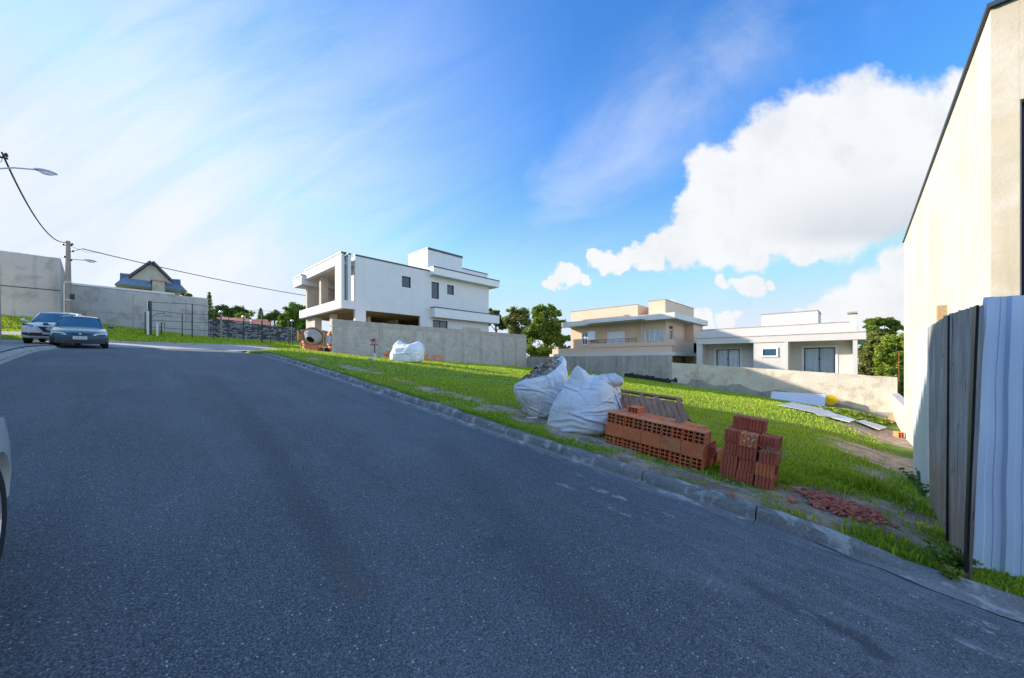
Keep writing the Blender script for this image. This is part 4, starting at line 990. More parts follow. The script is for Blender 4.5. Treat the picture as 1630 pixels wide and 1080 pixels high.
# ------------------------------------------------------------------ gabled house behind
YH = 62.0
gh = empty('gabled_house', (0, YH, 4)); tag(gh, 'pale house with a steep gable and blue grey tiled roofs above the long wall', 'house')
def ph(mb, name, mt, **k): o = mb.build(name, mt, gh, **k); o.location = -gh.location; return o
Q = lambda cx, cy, Y=YH: atY(cx/4.939+170, cy/4.939+400, Y)
mb = MB(); g = [Q(175, 212), Q(352, 92), Q(500, 240), Q(600, 330), Q(600, 420), Q(75, 400), Q(75, 262), Q(175, 262)]
mb.prism([Q(182,215), Q(352,95), Q(498,240), Q(575,300), Q(575,430), Q(182,420)], (0, 4, 0)); ph(mb, 'gable_wall', M['grey_wall'])
mb = MB(); mb.prism([Q(70,262), Q(182,270), Q(182,420), Q(70,400)], (0, 3.9, 0)); ph(mb, 'wing_wall', M['grey_wall'])
mb = MB()
def rafter(a, b, w=.35, y0=-.5, y1=4.2):
    n_ = Vector((-(b-a).z, 0, (b-a).x)).normalized()*w
    if n_.z < 0: n_ = -n_
    mb.prism([a+Vector((0,y0,0)), b+Vector((0,y0,0)), b+n_+Vector((0,y0,0)), a+n_+Vector((0,y0,0))], (0, y1-y0, 0))
rafter(Q(172,213), Q(352,90), .22); rafter(Q(353,90), Q(508,243), .22); ph(mb, 'gable_roof', M['slate_cap'])
def tiled(a, b, c, d, name='roof'):      # a b along eave (left,right), c d ridge (left,right)
    mb = MB(); n = 22
    vs = []
    for k in range(n*4+1):
        t = k/(n*4); w = .05*(1 if k % 4 in (1, 2) else 0); p = a.lerp(b, t); q = c.lerp(d, t); vs += [p+Vector((0,-w,w)), q+Vector((0,-w,w)), q+Vector((0,.3,-.15)), p+Vector((0,.3,-.15))]
    mb.add(vs, [(4*k+i, 4*k+(i+1) % 4, 4*k+4+(i+1) % 4, 4*k+4+i) for k in range(n*4) for i in range(4)]); return ph(mb, name, M['tile_blue'])
tiled(Q(62,258,YH-1.8), Q(352,283,YH-1.8), Q(125,212,YH-.1), Q(352,238,YH-.1), 'front_roof'); tiled(Q(460,290,YH-1.8), Q(634,318,YH-1.8), Q(460,248,YH-.1), Q(585,268,YH-.1), 'front_roof')
tiled(Q(100,222,YH+2), Q(190,222,YH+2), Q(100,172,YH+3), Q(215,185,YH+3), 'back_roof'); tiled(Q(500,256,YH+2), Q(582,262,YH+2), Q(490,218,YH+3), Q(580,224,YH+3), 'back_roof')
mb = MB(); mb.prism([Q(358,226,YH-1.6), Q(458,236,YH-1.6), Q(458,420,YH-1.6), Q(358,420,YH-1.6)], (0, 2.5, 0)); ph(mb, 'dormer_wall', M['concrete'])
mb = MB(); mb.prism([Q(346,218,YH-1.8), Q(470,232,YH-1.8), Q(470,240,YH-1.8), Q(346,226,YH-1.8)], (0, 2.0, 0)); ph(mb, 'dormer_cap', M['old_wood'])
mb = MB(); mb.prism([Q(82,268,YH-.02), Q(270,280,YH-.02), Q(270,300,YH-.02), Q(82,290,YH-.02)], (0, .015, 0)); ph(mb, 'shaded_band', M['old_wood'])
# red roofed house and its roofs beyond the stone wall
rh = empty('red_roof_house', (14, 75, 2)); tag(rh, 'low house whose red tiled roof shows above the stone wall', 'house')
def tiledY(nm, cs, mt, Y0, dy=5, parent=rh):
    mb = MB(); P = [Q(x, y, Y0+(0 if i < 2 else dy)) for i, (x, y) in enumerate(cs)]; mb.prism(P, (0, .1, -.25)); o = mb.build(nm, mt, parent); o.location = -parent.location
tiledY('roof', [(1130,578),(1290,582),(1262,538),(1140,535)], M['tile_red'], 72); tiledY('roof', [(1000,545),(1130,555),(1110,530),(1030,525)], M['tile_red'], 74); tiledY('roof', [(855,535),(1060,545),(1040,528),(862,518)], M['tile_red'], 76)
mb = MB(); a = Q(860, 536, 77.5); b = Q(1285, 580, 77.5); mb.box(a.x, b.x, 77.5, 80, -1, b.z-.05); o = mb.build('wall', M['grey_wall'], rh); o.location = -rh.location
# ================================================================== OBJECTS ON THE PLOT
SLOPE = math.atan(.106)
def slope_frame(x, y, z, yaw=0): return Matrix.Translation((x, y, z)) @ Matrix.Rotation(SLOPE, 4, 'X') @ Matrix.Rotation(yaw, 4, 'Z')

# ---- hollow clay brick: holes run along local x
def hollow_brick_mesh(name, L, Wd, Hh, mt, nc=2, nr=3, wall=.009, web=.007):
    mb = MB(); g = .004
    def prof(w, h):       # outline in (y,z), grooved on all four sides
        P = []
        def side(a, b, n, nrm):
            a = Vector(a); b = Vector(b); nrm = Vector(nrm); P.append(a)
            for k in range(n):
                t0 = (k+.62)/(n+.25); t1 = (k+.80)/(n+.25)
                if t1 > .97: break
                for t, d in ((t0, 0), (t0+.01, g), (t1-.01, g), (t1, 0)): P.append(a.lerp(b, t)-nrm*d)
        side((0,0), (w,0), 4, (0,-1)); side((w,0), (w,h), 5, (1,0)); side((w,h), (0,h), 4, (0,1)); side((0,h), (0,0), 5, (-1,0))
        return P
    P = prof(Wd, Hh); n = len(P)
    mb.add([(0, p.x, p.y) for p in P]+[(L, p.x, p.y) for p in P], [(i, (i+1) % n, n+(i+1) % n, n+i) for i in range(n)])
    ys = [0]; cw = (Wd-2*wall-(nc-1)*web)/nc
    for k in range(nc): ys += [wall+k*(cw+web), wall+k*(cw+web)+cw]
    ys.append(Wd); zs = [0]; ch = (Hh-2*wall-(nr-1)*web)/nr
    for k in range(nr): zs += [wall+k*(ch+web), wall+k*(ch+web)+ch]
    zs.append(Hh)
    for i in range(len(ys)-1):
        for j in range(len(zs)-1):
            a, b, c, d = ys[i], ys[i+1], zs[j], zs[j+1]
            if i % 2 == 1 and j % 2 == 1:
                for q in (((a,c),(b,c)), ((b,c),(b,d)), ((b,d),(a,d)), ((a,d),(a,c))):
                    mb.quad((.0005,*q[0]), (.0005,*q[1]), (L-.0005,*q[1]), (L-.0005,*q[0]))
            else:
                e = .0012; a2, b2 = max(a, e), min(b, Wd-e); c2, d2 = max(c, e), min(d, Hh-e)
                for x in (.0004, L-.0004): mb.quad((x,a2,c2), (x,b2,c2), (x,b2,d2), (x,a2,d2))
    me = bpy.data.meshes.new(name); me.from_pydata(mb.v, [], mb.f); me.materials.append(mt); return me
BL, BW, BH = .232, .113, .139
ME_R = hollow_brick_mesh('hollow_brick', BL, BW, BH, M['brick_red']); ME_O = hollow_brick_mesh('hollow_brick', BL, BW, BH, M['brick_orange'])
STK = hit(1115, 750); STK0 = slope_frame(4.30, STK.y, gzf(4.34, STK.y)-.012)
def put_brick(name, me, Mx, label, group):
    o = bpy.data.objects.new(name, me); COL.objects.link(o); o.matrix_world = Mx; tag(o, label, 'brick', group); return o
def ordinal(k): return ['first','second','third','fourth','fifth','sixth','seventh','eighth','ninth','tenth','eleventh','twelfth'][k]
rb = random.Random(12); NB = 10; PIT = .1175
GB = 'hollow clay bricks stacked behind the kerb'
for lay in (0, 2):
    for row in (0, 1):
        for k in range(NB):
            if lay == 2 and row == 1 and k in (0, 3): continue
            dx = rb.uniform(-.006, .008)+(row*(BL+.004)); dy = k*PIT+(.0 if lay == 0 else .004)+rb.uniform(-.001, .001)
            if lay == 2 and k > 7: dy += .006
            Mx = STK0 @ Matrix.Translation((dx+(.015 if lay else 0), dy, lay*(BH+.002)+(.0 if row == 0 else .0015))) @ Matrix.Rotation(rb.uniform(-.012, .012), 4, 'Z')
            wh_ = 'front' if row == 0 else 'rear'
            lb = '%s clay brick from the near end, %s row, %s layer of the long stack' % (ordinal(k), wh_, 'bottom' if lay == 0 else 'top')
            if lay == 2 and row == 1 and k < 2: Mx = Mx @ Matrix.Translation((.02, 0, 0))
            put_brick('hollow_brick', rb.choice([ME_R, ME_R, ME_O]) if lay == 2 else rb.choice([ME_R, ME_R, ME_R, ME_O]), Mx, lb, GB)
for row in range(4):
    for k in range(5):
        Mx = STK0 @ Matrix.Translation((row*(BW+.006)+rb.uniform(-.004, .004)-.006, k*.2355+.002, BH+.0012)) @ Matrix.Rotation(R_(90), 4, 'Z') @ Matrix.Translation((0, -BW, 0))
        side = ['front', 'second', 'third', 'rear'][row]
        put_brick('hollow_brick', (ME_O if (row == 0 and k == 1) or row > 1 else ME_R), Mx, '%s sideways brick from the near end, %s row of the middle layer' % (ordinal(k), side), GB)
put_brick('hollow_brick', ME_R, STK0 @ Matrix.Translation((.40, .93, 3*(BH+.002)+.001)) @ Matrix.Rotation(R_(90), 4, 'X') @ Matrix.Rotation(R_(0), 4, 'Z') @ Matrix.Translation((-.1,0,-BW)) @ Matrix.Scale(.62, 4, (0,1,0)), 'broken hollow brick lying loose on top of the long stack', GB)
put_brick('hollow_brick', ME_O, STK0 @ Matrix.Translation((BL*2+.02, -.02, .001)), 'pale hollow brick at the back of the long stack on the grass', GB)
put_brick('hollow_brick', ME_O, STK0 @ Matrix.Translation((BL*2+.02, .10, .002)), 'second pale hollow brick behind the long stack', GB)

# ---- weathered grooved bricks of the smaller heap
def grooved_mesh(name, a, b, h, mt):
    """a deep (x), b across (y), h high; ridges across y"""
    mb = MB(); mb.box(.009, a-.009, .009, b-.009, .006, h-.006); n = 5
    for k in range(n):
        y0 = k*b/n+(.0 if k == 0 else .0035); y1 = (k+1)*b/n-(.0 if k == n-1 else .0035); mb.box(0, a, y0, y1, 0, h)
    me = bpy.data.meshes.new(name); me.from_pydata(mb.v, [], mb.f); me.materials.append(mt); return me
GBa, GBb, GBh = .20, .148, .125
ME_D = grooved_mesh('grooved_brick', GBa, GBb, GBh, M['brick_dark']); ME_D2 = grooved_mesh('grooved_brick', GBa, GBb, GBh, M['brick_red'])
HP = hit(1215, 777)
F0 = slope_frame(4.32, .62, gzf(4.36, .66)-.02)
heap = [ # dx, dy, layer z, yaw, mesh, label   (dy from the near right end)
 (0,0,0,.0,ME_D,'nearest bottom brick of the dark heap'), (.02,.165,0,.03,ME_D,'middle bottom brick of the dark heap, front row'), (.03,.325,0,-.02,ME_D,'far bottom brick of the dark heap, front row'),
 (.0,.005,1,.06,ME_D2,'second brick up at the near corner of the dark heap'), (.03,.16,1,-.02,ME_D,'second layer middle brick of the dark heap'), (.03,.322,1,.0,ME_D,'second layer far brick of the dark heap'),
 (.01,-.01,2,-.04,ME_D,'third brick up at the near corner, under the dry roots'), (.02,.165,2,.03,ME_D,'third layer middle brick of the dark heap'), (.05,.315,2,.02,ME_D,'third layer far brick of the dark heap'),
 (.10,.02,3.02,-.10,ME_D,'topmost brick at the near end, with dry roots on it'), (.01,.17,3.02,.08,ME_D2,'mortar spattered brick at the front of the top layer'), (.06,.33,3.02,-.06,ME_D,'upper far brick with chipped top edge'),
 (.23,.01,0,.0,ME_D,'rear bottom brick at the near end of the dark heap'), (.24,.17,0,.0,ME_D,'rear bottom brick in the middle of the dark heap'), (.24,.33,0,.0,ME_D,'rear bottom brick at the far end of the dark heap'),
 (.22,.0,1,.05,ME_D,'rear second layer brick at the near end'), (.24,.17,1,.0,ME_D,'rear second layer brick in the middle'), (.24,.33,1,.0,ME_D,'rear second layer brick at the far end'),
 (.235,.01,2,.1,ME_D,'rear third layer brick at the near end'), (.235,.17,2,.0,ME_D,'rear third layer brick in the middle'), (.26,.33,2,.0,ME_D,'rear third layer brick at the far end'),
 (.23,.18,3.02,.05,ME_D,'rear fourth layer brick carrying the top pair'), (.27,.34,3.02,.02,ME_D,'rear fourth layer brick at the far end'),
 (.25,.145,4.04,.08,ME_D,'near brick of the top pair on the dark heap'), (.26,.30,4.04,.1,ME_D,'far brick of the top pair on the dark heap'),
 (.16,.60,0,.3,ME_D,'dark brick lying between the two stacks, lower one'), (.20,.58,1,.15,ME_D,'dark brick lying between the two stacks, upper one')]
for (dx, dy, lz, yaw, me, lb) in heap:
    put_brick('grooved_brick', me, F0 @ Matrix.Translation((dx, dy, lz*(GBh+.001))) @ Matrix.Rotation(yaw, 4, 'Z'), lb, 'weathered red bricks heaped beside the hollow ones')
# white mortar spatter on one of them
mb = MB(); rs = random.Random(3)
for k in range(12):
    c = F0 @ (Matrix.Translation((.01, .17, 3.02*(GBh+.001))) @ Matrix.Rotation(.08, 4, 'Z')) @ Vector((-.003, rs.uniform(.02, .13), rs.uniform(.01, .115)))
    s = rs.uniform(.004, .011); mb.lathe([(0,-s*.3),(s,0),(0,s*.3)], 6, Matrix.Translation(c) @ Matrix.Rotation(R_(90), 4, 'Y'))
for k in range(9):
    c = F0 @ (Matrix.Translation((.01, .17, 3.02*(GBh+.001))) @ Matrix.Rotation(.08, 4, 'Z')) @ Vector((rs.uniform(.01, .15), rs.uniform(.02, .13), GBh+.002))
    s = rs.uniform(.004, .010); mb.lathe([(0,-s*.3),(s,0),(0,s*.3)], 6, Matrix.Translation(c))
tag(mb.build('mortar_spatter', M['white_trim']), 'white mortar spatter on the front top brick of the dark heap', 'mortar', kind='stuff')
# dry roots
mb = MB()
for k in range(46):
    c = F0 @ Vector((rs.uniform(-.03, .18), rs.uniform(-.05, .15), 3.02*GBh+rs.uniform(.0, .02)+(.0 if rs.random() < .4 else -.03)))
    if rs.random() < .5: c = F0 @ Vector((rs.uniform(-.05, -.01), rs.uniform(-.05, .15), 3*GBh+rs.uniform(-.04, .04)))
    a = rs.uniform(0, 6.28); l = rs.uniform(.03, .09); pts = [c+Vector((math.cos(a)*l*t, math.sin(a)*l*t, .03*math.sin(t*3.1)*rs.uniform(.4, 1))) for t in (0,.3,.6,1)]
    mb.tube(pts, .0016, 4)
tag(mb.build('dry_roots', M['fresh_wood']), 'tangle of dry roots hanging on the dark brick heap', 'roots', kind='stuff')

# ---- broken tile rubble
mb = MB(); rs = random.Random(9)
cA, cB = hit(1300, 797), hit(1385, 822)
M['shard'] = mat('broken clay tile', (.62,.19,.12), .9, .35, 14, .2, 60, fine=.3)
ctr = (cA+cB)/2; axis = (cB-cA); ax = axis.normalized(); pr = Vector((-ax.y, ax.x, 0)).normalized()
for k in range(620):
    u = rs.gauss(0, .42); v = rs.gauss(0, .42)
    if abs(u) > 1 or abs(v) > 1: continue
    p = ctr+axis*.80*u+pr*.25*v; s = rs.uniform(.012, .04); z = gzf(p.x, p.y)+.012+rs.uniform(0, .03)*(1-min(1, u*u+v*v))
    Mx = Matrix.Translation((p.x, p.y, z)) @ Matrix.Rotation(rs.uniform(0, 6.3), 4, 'Z') @ Matrix.Rotation(rs.uniform(-.5, .5), 4, 'X') @ Matrix.Rotation(rs.uniform(-.5, .5), 4, 'Y')
    n = rs.choice([3, 4, 5]); P = [(math.cos(6.28*i/n)*s*rs.uniform(.6, 1.3), math.sin(6.28*i/n)*s*rs.uniform(.5, 1), 0) for i in range(n)]; mb.prism(P, (0, 0, .009), Mx)
tag(mb.build('tile_rubble', M['shard']), 'flat heap of broken red tile shards on bare earth', 'rubble', kind='stuff')
for (px, py, s) in ((1222,752,.035),(1208,757,.03),(1380,825,.05),(1260,797,.045),(1165,790,.03)):
    p = hit(px, py); mb = MB(); n = 5; P = [(math.cos(6.28*i/n)*s*rs.uniform(.6, 1.2), math.sin(6.28*i/n)*s*rs.uniform(.6, 1), 0) for i in range(n)]
    mb.prism(P, (0, 0, .02), Matrix.Translation((p.x, p.y, gzf(p.x, p.y)+.005)) @ Matrix.Rotation(.3, 4, 'X')); 
    tag(mb.build('brick_chip', M['shard']), {1222:'red brick chip on the verge just below the dark brick heap',1208:'smaller red chip left of another below the dark brick heap',1380:'large tile chip at the kerb side of the tile rubble',1260:'red chip between the dark heap and the tile rubble',1165:'red chip near the kerb left of the dark heap'}[px], 'brick chip', 'stray brick chips in the grass')
# small stones and litter on the worn earth
mb = MB(); rs = random.Random(21); cnt = 0
while cnt < 520:
    s_ = rs.choice(SOIL); X = s_[0]+rs.gauss(0, s_[2]*.6); Y = s_[1]+rs.gauss(0, s_[3]*.6)
    if X < KX+.2 or Y < -.4 or (X < 4.9 and .5 < Y < 2.5 and X > 4.28): continue
    s = rs.uniform(.004, .013)*(1+.05*math.hypot(X, Y)); z = gzf(X, Y)+s*.3
    mb.lathe([(0,-s*.6),(s*rs.uniform(.7,1.1),-s*.1),(s*.7,s*.5),(0,s*.7)], 5, Matrix.Translation((X, Y, z)) @ Matrix.Rotation(rs.uniform(0, 3), 4, 'Z') @ Matrix.Scale(rs.uniform(.6, 1.6), 4, (1,0,0))); cnt += 1
tag(mb.build('pebbles', M['pavement']), 'small stones and mortar crumbs on the worn earth', 'gravel', kind='stuff')

# ---- big bags
def cloth_mat(name, col, dirt):
    m = bpy.data.materials.new(name); m.use_nodes = True; W = NT(m.node_tree); bs = m.node_tree.nodes['Principled BSDF']
    pos = W.n('ShaderNodeTexCoord').outputs['Object']
    c = W.mix(W.lin(W.noise(pos, 3, 4, .6), .3, .7), tuple(x*.9 for x in col), col)
    z = W.sep(pos)[2]
    c = W.mix(W.m('MULTIPLY', W.step(W.m('ADD', z, W.m('MULTIPLY', W.noise(pos, 4, 5, .7), .5)), .58, .22), .6), c, dirt)
    W.t.links.new(c, bs.inputs['Base Color']); bs.inputs['Roughness'].default_value = .55; bs.inputs['Specular IOR Level'].default_value = .35
    nz = W.noise(W.vm('MULTIPLY', pos, (1.0, 1.0, 2.2)), 5.5, 7, .62, 1.2); n2 = W.noise(pos, 26, 4, .6, .6)
    rd = W.m('ABSOLUTE', W.m('SUBTRACT', nz, .5))
    b = W.n('ShaderNodeBump'); b.inputs['Strength'].default_value = .9; b.inputs['Distance'].default_value = .05
    W.put(b.inputs['Height'], W.m('ADD', W.m('MULTIPLY', rd, .7), W.m('MULTIPLY', n2, .05))); W.t.links.new(b.outputs[0], bs.inputs['Normal']); return m
M['bag'] = cloth_mat('woven white bulk bag', (.84,.86,.89), (.66,.61,.50))
def ridged(p, seed=0):
    v = 0; a = 1; q = Vector(p)+Vector((seed, seed*.7, seed*1.3))
    for k in range(4): v += a*(1-abs(noise.noise(q))*2.2); q = q*2.03; a *= .5
    return v/1.9-.4
def creases(a, z, t, x, y, seed):
    # long tension folds: sharp ridges running diagonally and sagging rings, strongest where the cloth gathers
    v = 0; rr = random.Random(seed)
    for k in range(14):
        a0 = rr.uniform(0, 6.28); sl = rr.uniform(-1.1, 1.1); w = rr.uniform(.05, .12); z0 = rr.uniform(.15, .85); ln = rr.uniform(.18, .4); am = rr.uniform(.4, 1.)
        d = (a-a0-sl*(z-z0)+math.pi) % (2*math.pi)-math.pi
        v += am*(math.exp(-(d/w)**2)-.8*math.exp(-((d-w*1.7)/w)**2))*math.exp(-((z-z0)/ln)**2)
    for k in range(30):
        a0 = rr.uniform(0, 6.28); z0 = rr.uniform(.06, .8); sg = rr.uniform(-.16, .16); wd = rr.uniform(.3, .75); th = rr.uniform(.010, .022); am = rr.uniform(.3, .8)
        d = (a-a0+math.pi) % (2*math.pi)-math.pi; zz = z-z0-sg*d+.10*d*d
        v += am*(math.exp(-(zz/th)**2)-.7*math.exp(-((zz+th*1.8)/(th*1.3))**2))*math.exp(-(d/wd)**2)
    v = v*.55+.9*noise.noise(Vector((x*2.6, y*2.6, z*3.2+seed)))+.25*ridged(Vector((x*5, y*5, z*9)), seed+3)
    return v
def bag(name, base, yaw, rows, nsup, rim, closed, amp, seed, label, group):
    """rows: (h, cx, cy, hx, hy) in bag axes; rim(a)->top height at angle a"""
    e = empty(name, base, yaw); tag(e, label, 'bag', group)
    NR, NA = 90, 200; hs = [r[0] for r in rows]; f = lambda h, i: float(np.interp(h, hs, [r[i] for r in rows]))
    vs = []; fs = []
    for i in range(NR+1):
        t = i/NR
        for k in range(NA):
            a = 2*math.pi*k/NA; H = rim(a); z = H*t; h = t
            ca, sa = math.cos(a), math.sin(a); r = (abs(ca)**nsup+abs(sa)**nsup)**(-1/nsup)
            edge = 1-.22*max(0, (.10-t)/.10)**2
            x = f(h,1)+ca*r*f(h,3)*edge; y = f(h,2)+sa*r*f(h,4)*edge
            n = Vector((ca, sa, 0)); p = Vector((x, y, z))
            # folds: broad creases hanging from the tied corners, small crumples
            fold = creases(a, z, t, x, y, seed)*amp
            p += n*fold; p.z += amp*.5*noise.noise(Vector((x*5, y*5, z*5+seed)))*min(1, t*6)
            vs.append(p)
    for i in range(NR):
        for k in range(NA): fs.append((i*NA+k, i*NA+(k+1) % NA, (i+1)*NA+(k+1) % NA, (i+1)*NA+k))
    top = NR*NA; cen = Vector((f(1,1), f(1,2), 0)); last = top
    if closed:
        ctz = sum(vs[top+k].z for k in range(NA))/NA
        for j, q in enumerate((.82, .62, .42, .22, .05)):
            st = len(vs)
            for k in range(NA):
                p = vs[top+k]; x = cen.x+(p.x-cen.x)*q; y = cen.y+(p.y-cen.y)*q; z = p.z*(q**1.5)+(ctz+closed)*(1-q**1.5)+amp*1.6*ridged(Vector((x*6, y*6, 1)), seed+7)*(1-q*.5)
                vs.append(Vector((x, y, z)))
            for k in range(NA): fs.append((last+k, last+(k+1) % NA, st+(k+1) % NA, st+k))
            last = st
        fs.append(tuple(last+k for k in range(NA)))
    else:
        for j, (q, dz) in enumerate(((.97, .006), (.92, -.02), (.88, -.10))):
            st = len(vs)
            for k in range(NA):
                p = vs[top+k]; vs.append(Vector((cen.x+(p.x-cen.x)*q, cen.y+(p.y-cen.y)*q, p.z+dz)))
            for k in range(NA): fs.append((last+k, last+(k+1) % NA, st+(k+1) % NA, st+k))
            last = st
    fs.append(tuple(range(NA-1, -1, -1)))
    mb = MB(); mb.add(vs, fs); mb.build('sack', M['bag'], e, smooth='all'); return e
SR = math.atan2(-CF, SF)                  # world heading of 'to the right of the photo'
# bag 2, the big one by the bricks: aligned with the kerb, near corner towards us
c2 = Vector((4.86, 3.06, 0)); z2 = gzf(c2.x-.2, c2.y-.2)-.05
def rim2(a):
    # bag axes: x = world X, y = world Y
    d1 = math.cos(a-R_(150)); return .80+.19*max(0, d1)**14+.03*math.sin(3*a+1)
b2 = bag('bulk_bag', (c2.x, c2.y, z2), 0, [(0,0,0,.45,.47),(.12,0,0,.50,.51),(.35,.03,-.01,.49,.49),(.6,.07,-.05,.44,.43),(.8,.10,-.08,.38,.36),(.93,.11,-.10,.32,.31),(1,.11,-.11,.27,.27)], 3.4, rim2, .03, .050, 11,
    'fuller white bulk bag with a pointed corner, tight against the brick stack', 'white bulk bags on the verge')
mb = MB()     # hanging flap and tied spout
fl = []
for i in range(13):
    for j in range(9):
        u, v = i/12, j/8
        p = Vector((.16+.06*u, -.34-.20*v*(u**.8)-.06*u, .86-.50*u+.03*math.sin(v*9+u*4)-.05*v)); p += Vector((-.05-.03*math.sin(v*7), 0, 0)); fl.append(p+Vector((.05*math.sin(v*11)*u-.14*(1-v)*u, 0, 0)))
mb.add(fl, [(i*9+j, i*9+j+1, (i+1)*9+j+1, (i+1)*9+j) for i in range(12) for j in range(8)])
fo = mb.build('flap', M['bag'], b2, smooth='all'); so = fo.modifiers.new('thickness', 'SOLIDIFY'); so.thickness = .006
mb = MB()
mb.lathe([(.0,0)]+[(.165*math.sin(math.pi*t)**.7, .26*t) for t in [k/20 for k in range(1,20)]]+[(0,.26)], 48)
for i, v in enumerate(mb.v):
    p = Vector(v); n = ridged(p*8, 4)*.05+.05*ridged(Vector((p.x*16, p.y*5, p.z*9)), 2); mb.v[i] = tuple(p*(1+n*3)+Vector((0,0,n)))
sp = mb.build('spout', M['bag'], b2, smooth='all', loc=(.20,-.30,.66)); sp.scale = (1.15, 1.25, .80)
mb = MB()     # dark seam along the foot of the bag
for (xa, ya, xb_, yb_) in ((-.505,.50,-.505,-.46),):
    mb.tube([(xa-.012, ya+(yb_-ya)*t, .13+.012*math.sin(t*7)) for t in [k/16 for k in range(17)]], .004, 4)
# bag 1, open with rubbish
c1 = hit(852, 664); c1 = Vector((c1.x+.22, c1.y+.02, 0)); z1 = gzf(c1.x, c1.y)-.03
def rim1(a):  # axes turned so x = right in the photo, y = away
    r = math.cos(a); return .735+.20*r+.07*max(0, r)**3+.045*math.sin(2*a+.5)
b1 = bag('bulk_bag', (c1.x, c1.y, z1), SR, [(0,.03,0,.22,.24),(.08,.03,0,.27,.29),(.3,.0,0,.34,.34),(.55,-.03,.02,.41,.39),(.78,-.03,.03,.45,.40),(.92,-.03,.04,.44,.38),(1,-.05,.05,.40,.34)], 2.5, rim1, None, .056, 4,
    'open white bulk bag spilling blue and brown rubbish, farther from the bricks', 'white bulk bags on the verge')
# rubbish heaped in the open bag
rs = random.Random(17); mats_ = [M['blue_plastic'], M['old_wood'], M['white_trim'], M['dark_metal'], M['raw_plaster'], M['fresh_wood'], M['yellow']]
mb = MB(); vs = []
for i in range(9):
    for k in range(24):
        a = 2*math.pi*k/24; r = i/8; x = -.05+math.cos(a)*r*.37; y = .05+math.sin(a)*r*.31
        z = rim1(a)*r+(.80)*(1-r)+.07*(1-r*r)-.06*r-.03+.03*noise.noise(Vector((x*9, y*9, 0))); vs.append((x, y, z))
mb.add(vs, [(i*24+k, i*24+(k+1) % 24, (i+1)*24+(k+1) % 24, (i+1)*24+k) for i in range(8) for k in range(24)])
for k in range(170):
    mb.cur = rs.choices(range(1, 8), weights=[5, 3, 7, 1, 5, 3, .5])[0]
    a = rs.uniform(0, 6.28); r = math.sqrt(rs.random())*.95; x = -.05+math.cos(a)*r*.37; y = .05+math.sin(a)*r*.31; z = rim1(a)*r+.8*(1-r)+.07*(1-r*r)-.02+rs.uniform(-.01, .05)
    Mx = Matrix.Translation((x, y, z)) @ Matrix.Rotation(rs.uniform(0, 6), 4, 'Z') @ Matrix.Rotation(rs.uniform(-1.2, 1.2), 4, 'X') @ Matrix.Rotation(rs.uniform(-1, 1), 4, 'Y')
    w, h = rs.uniform(.02, .09), rs.uniform(.02, .06); n = 4; g = [[Vector(((i/n-.5)*w, (j/n-.5)*h, .018*noise.noise(Vector((i*.8+k, j*.8, k))))) for j in range(n+1)] for i in range(n+1)]
    P = [Mx @ p for row in g for p in row]; mb.add(P, [(i*5+j, i*5+j+1, (i+1)*5+j+1, (i+1)*5+j) for i in range(n) for j in range(n)])
ro = mb.build('rubbish', [M['raw_plaster']]+mats_, None, smooth='all'); ro.location = b1.location; ro.rotation_euler = b1.rotation_euler; tag(ro, 'scraps of blue film, paper and wood filling the open bulk bag', 'rubbish', kind='stuff')
# bag 3 by the wall
h3 = hit(643, 577); z3 = gzf(h3.x+.6, h3.y+.6)-.05
b3 = bag('bulk_bag', (h3.x+.45, h3.y+.45, z3), SR, [(0,-.02,0,.64,.6),(.2,-.05,0,.72,.66),(.5,.0,0,.70,.64),(.8,.04,0,.66,.56),(1,.02,0,.50,.42)], 2.9, lambda a: .90+.12*math.cos(2*a+.4)+.05*math.sin(3*a), -.06, .07, 23,
    'crumpled white bulk bag standing alone against the block wall', 'white bulk bags on the verge')

# red bricks, pipe and scraps under the open bag
h = hit(838, 660)
for k, (dx, dy, dz, yw) in enumerate(((0,0,0,.5),(.01,.01,.062,.62))):
    mb = MB(); mb.box(0,.2,0,.1,0,.058); o = mb.build('solid_brick', M['brick_red'], bevel=.003); o.location = (h.x+.06+dx, h.y-.06+dy, gzf(h.x, h.y)+.0+dz); o.rotation_euler = (SLOPE, .12, SR+yw)
    tag(o, ('lower' if k == 0 else 'upper')+' of two red bricks wedged under the open bag', 'brick', 'red bricks under the open bag')
h = hit(843, 667); mb = MB(); mb.tube([(0,0,0), (.15,0,0)], .014, 10); mb.tube([(.15,0,0),(.17,0,0)], .018, 10); o = mb.build('plastic_bottle', M['galv_white'], smooth=True); o.location = (h.x-.05, h.y+.02, gzf(h.x, h.y)+.02); o.rotation_euler = (0, 0, SR+.1); tag(o, 'pale blue plastic tube lying under the open bag', 'tube')
mb = MB(); h = hit(850, 672)
def crumple(px, py, w, d, hh, name, mt, label, cat, seed, rot=0):
    h = hit(px, py); mb = MB(); n = 12; vs = []
    for i in range(n+1):
        for j in range(n+1):
            u, v = i/n-.5, j/n-.5; r = max(abs(u), abs(v))*2; vs.append((u*w+.02*w*math.sin(j*2.3+seed), v*d, hh*(1-r**2)*(.6+.7*noise.noise(Vector((u*5, v*5, seed))))+.012))
    mb.add(vs, [(i*(n+1)+j, i*(n+1)+j+1, (i+1)*(n+1)+j+1, (i+1)*(n+1)+j) for i in range(n) for j in range(n)])
    o = mb.build(name, mt, smooth='all'); o.location = (h.x, h.y, gzf(h.x, h.y)); o.rotation_euler = (SLOPE, 0, SR+rot); o.modifiers.new('s', 'SOLIDIFY').thickness = .004; tag(o, label, cat); return o
crumple(862, 664, .22, .12, .06, 'plastic_scrap', M['bag'], 'crumpled clear plastic scrap at the foot of the open bag', 'plastic scrap', 1)
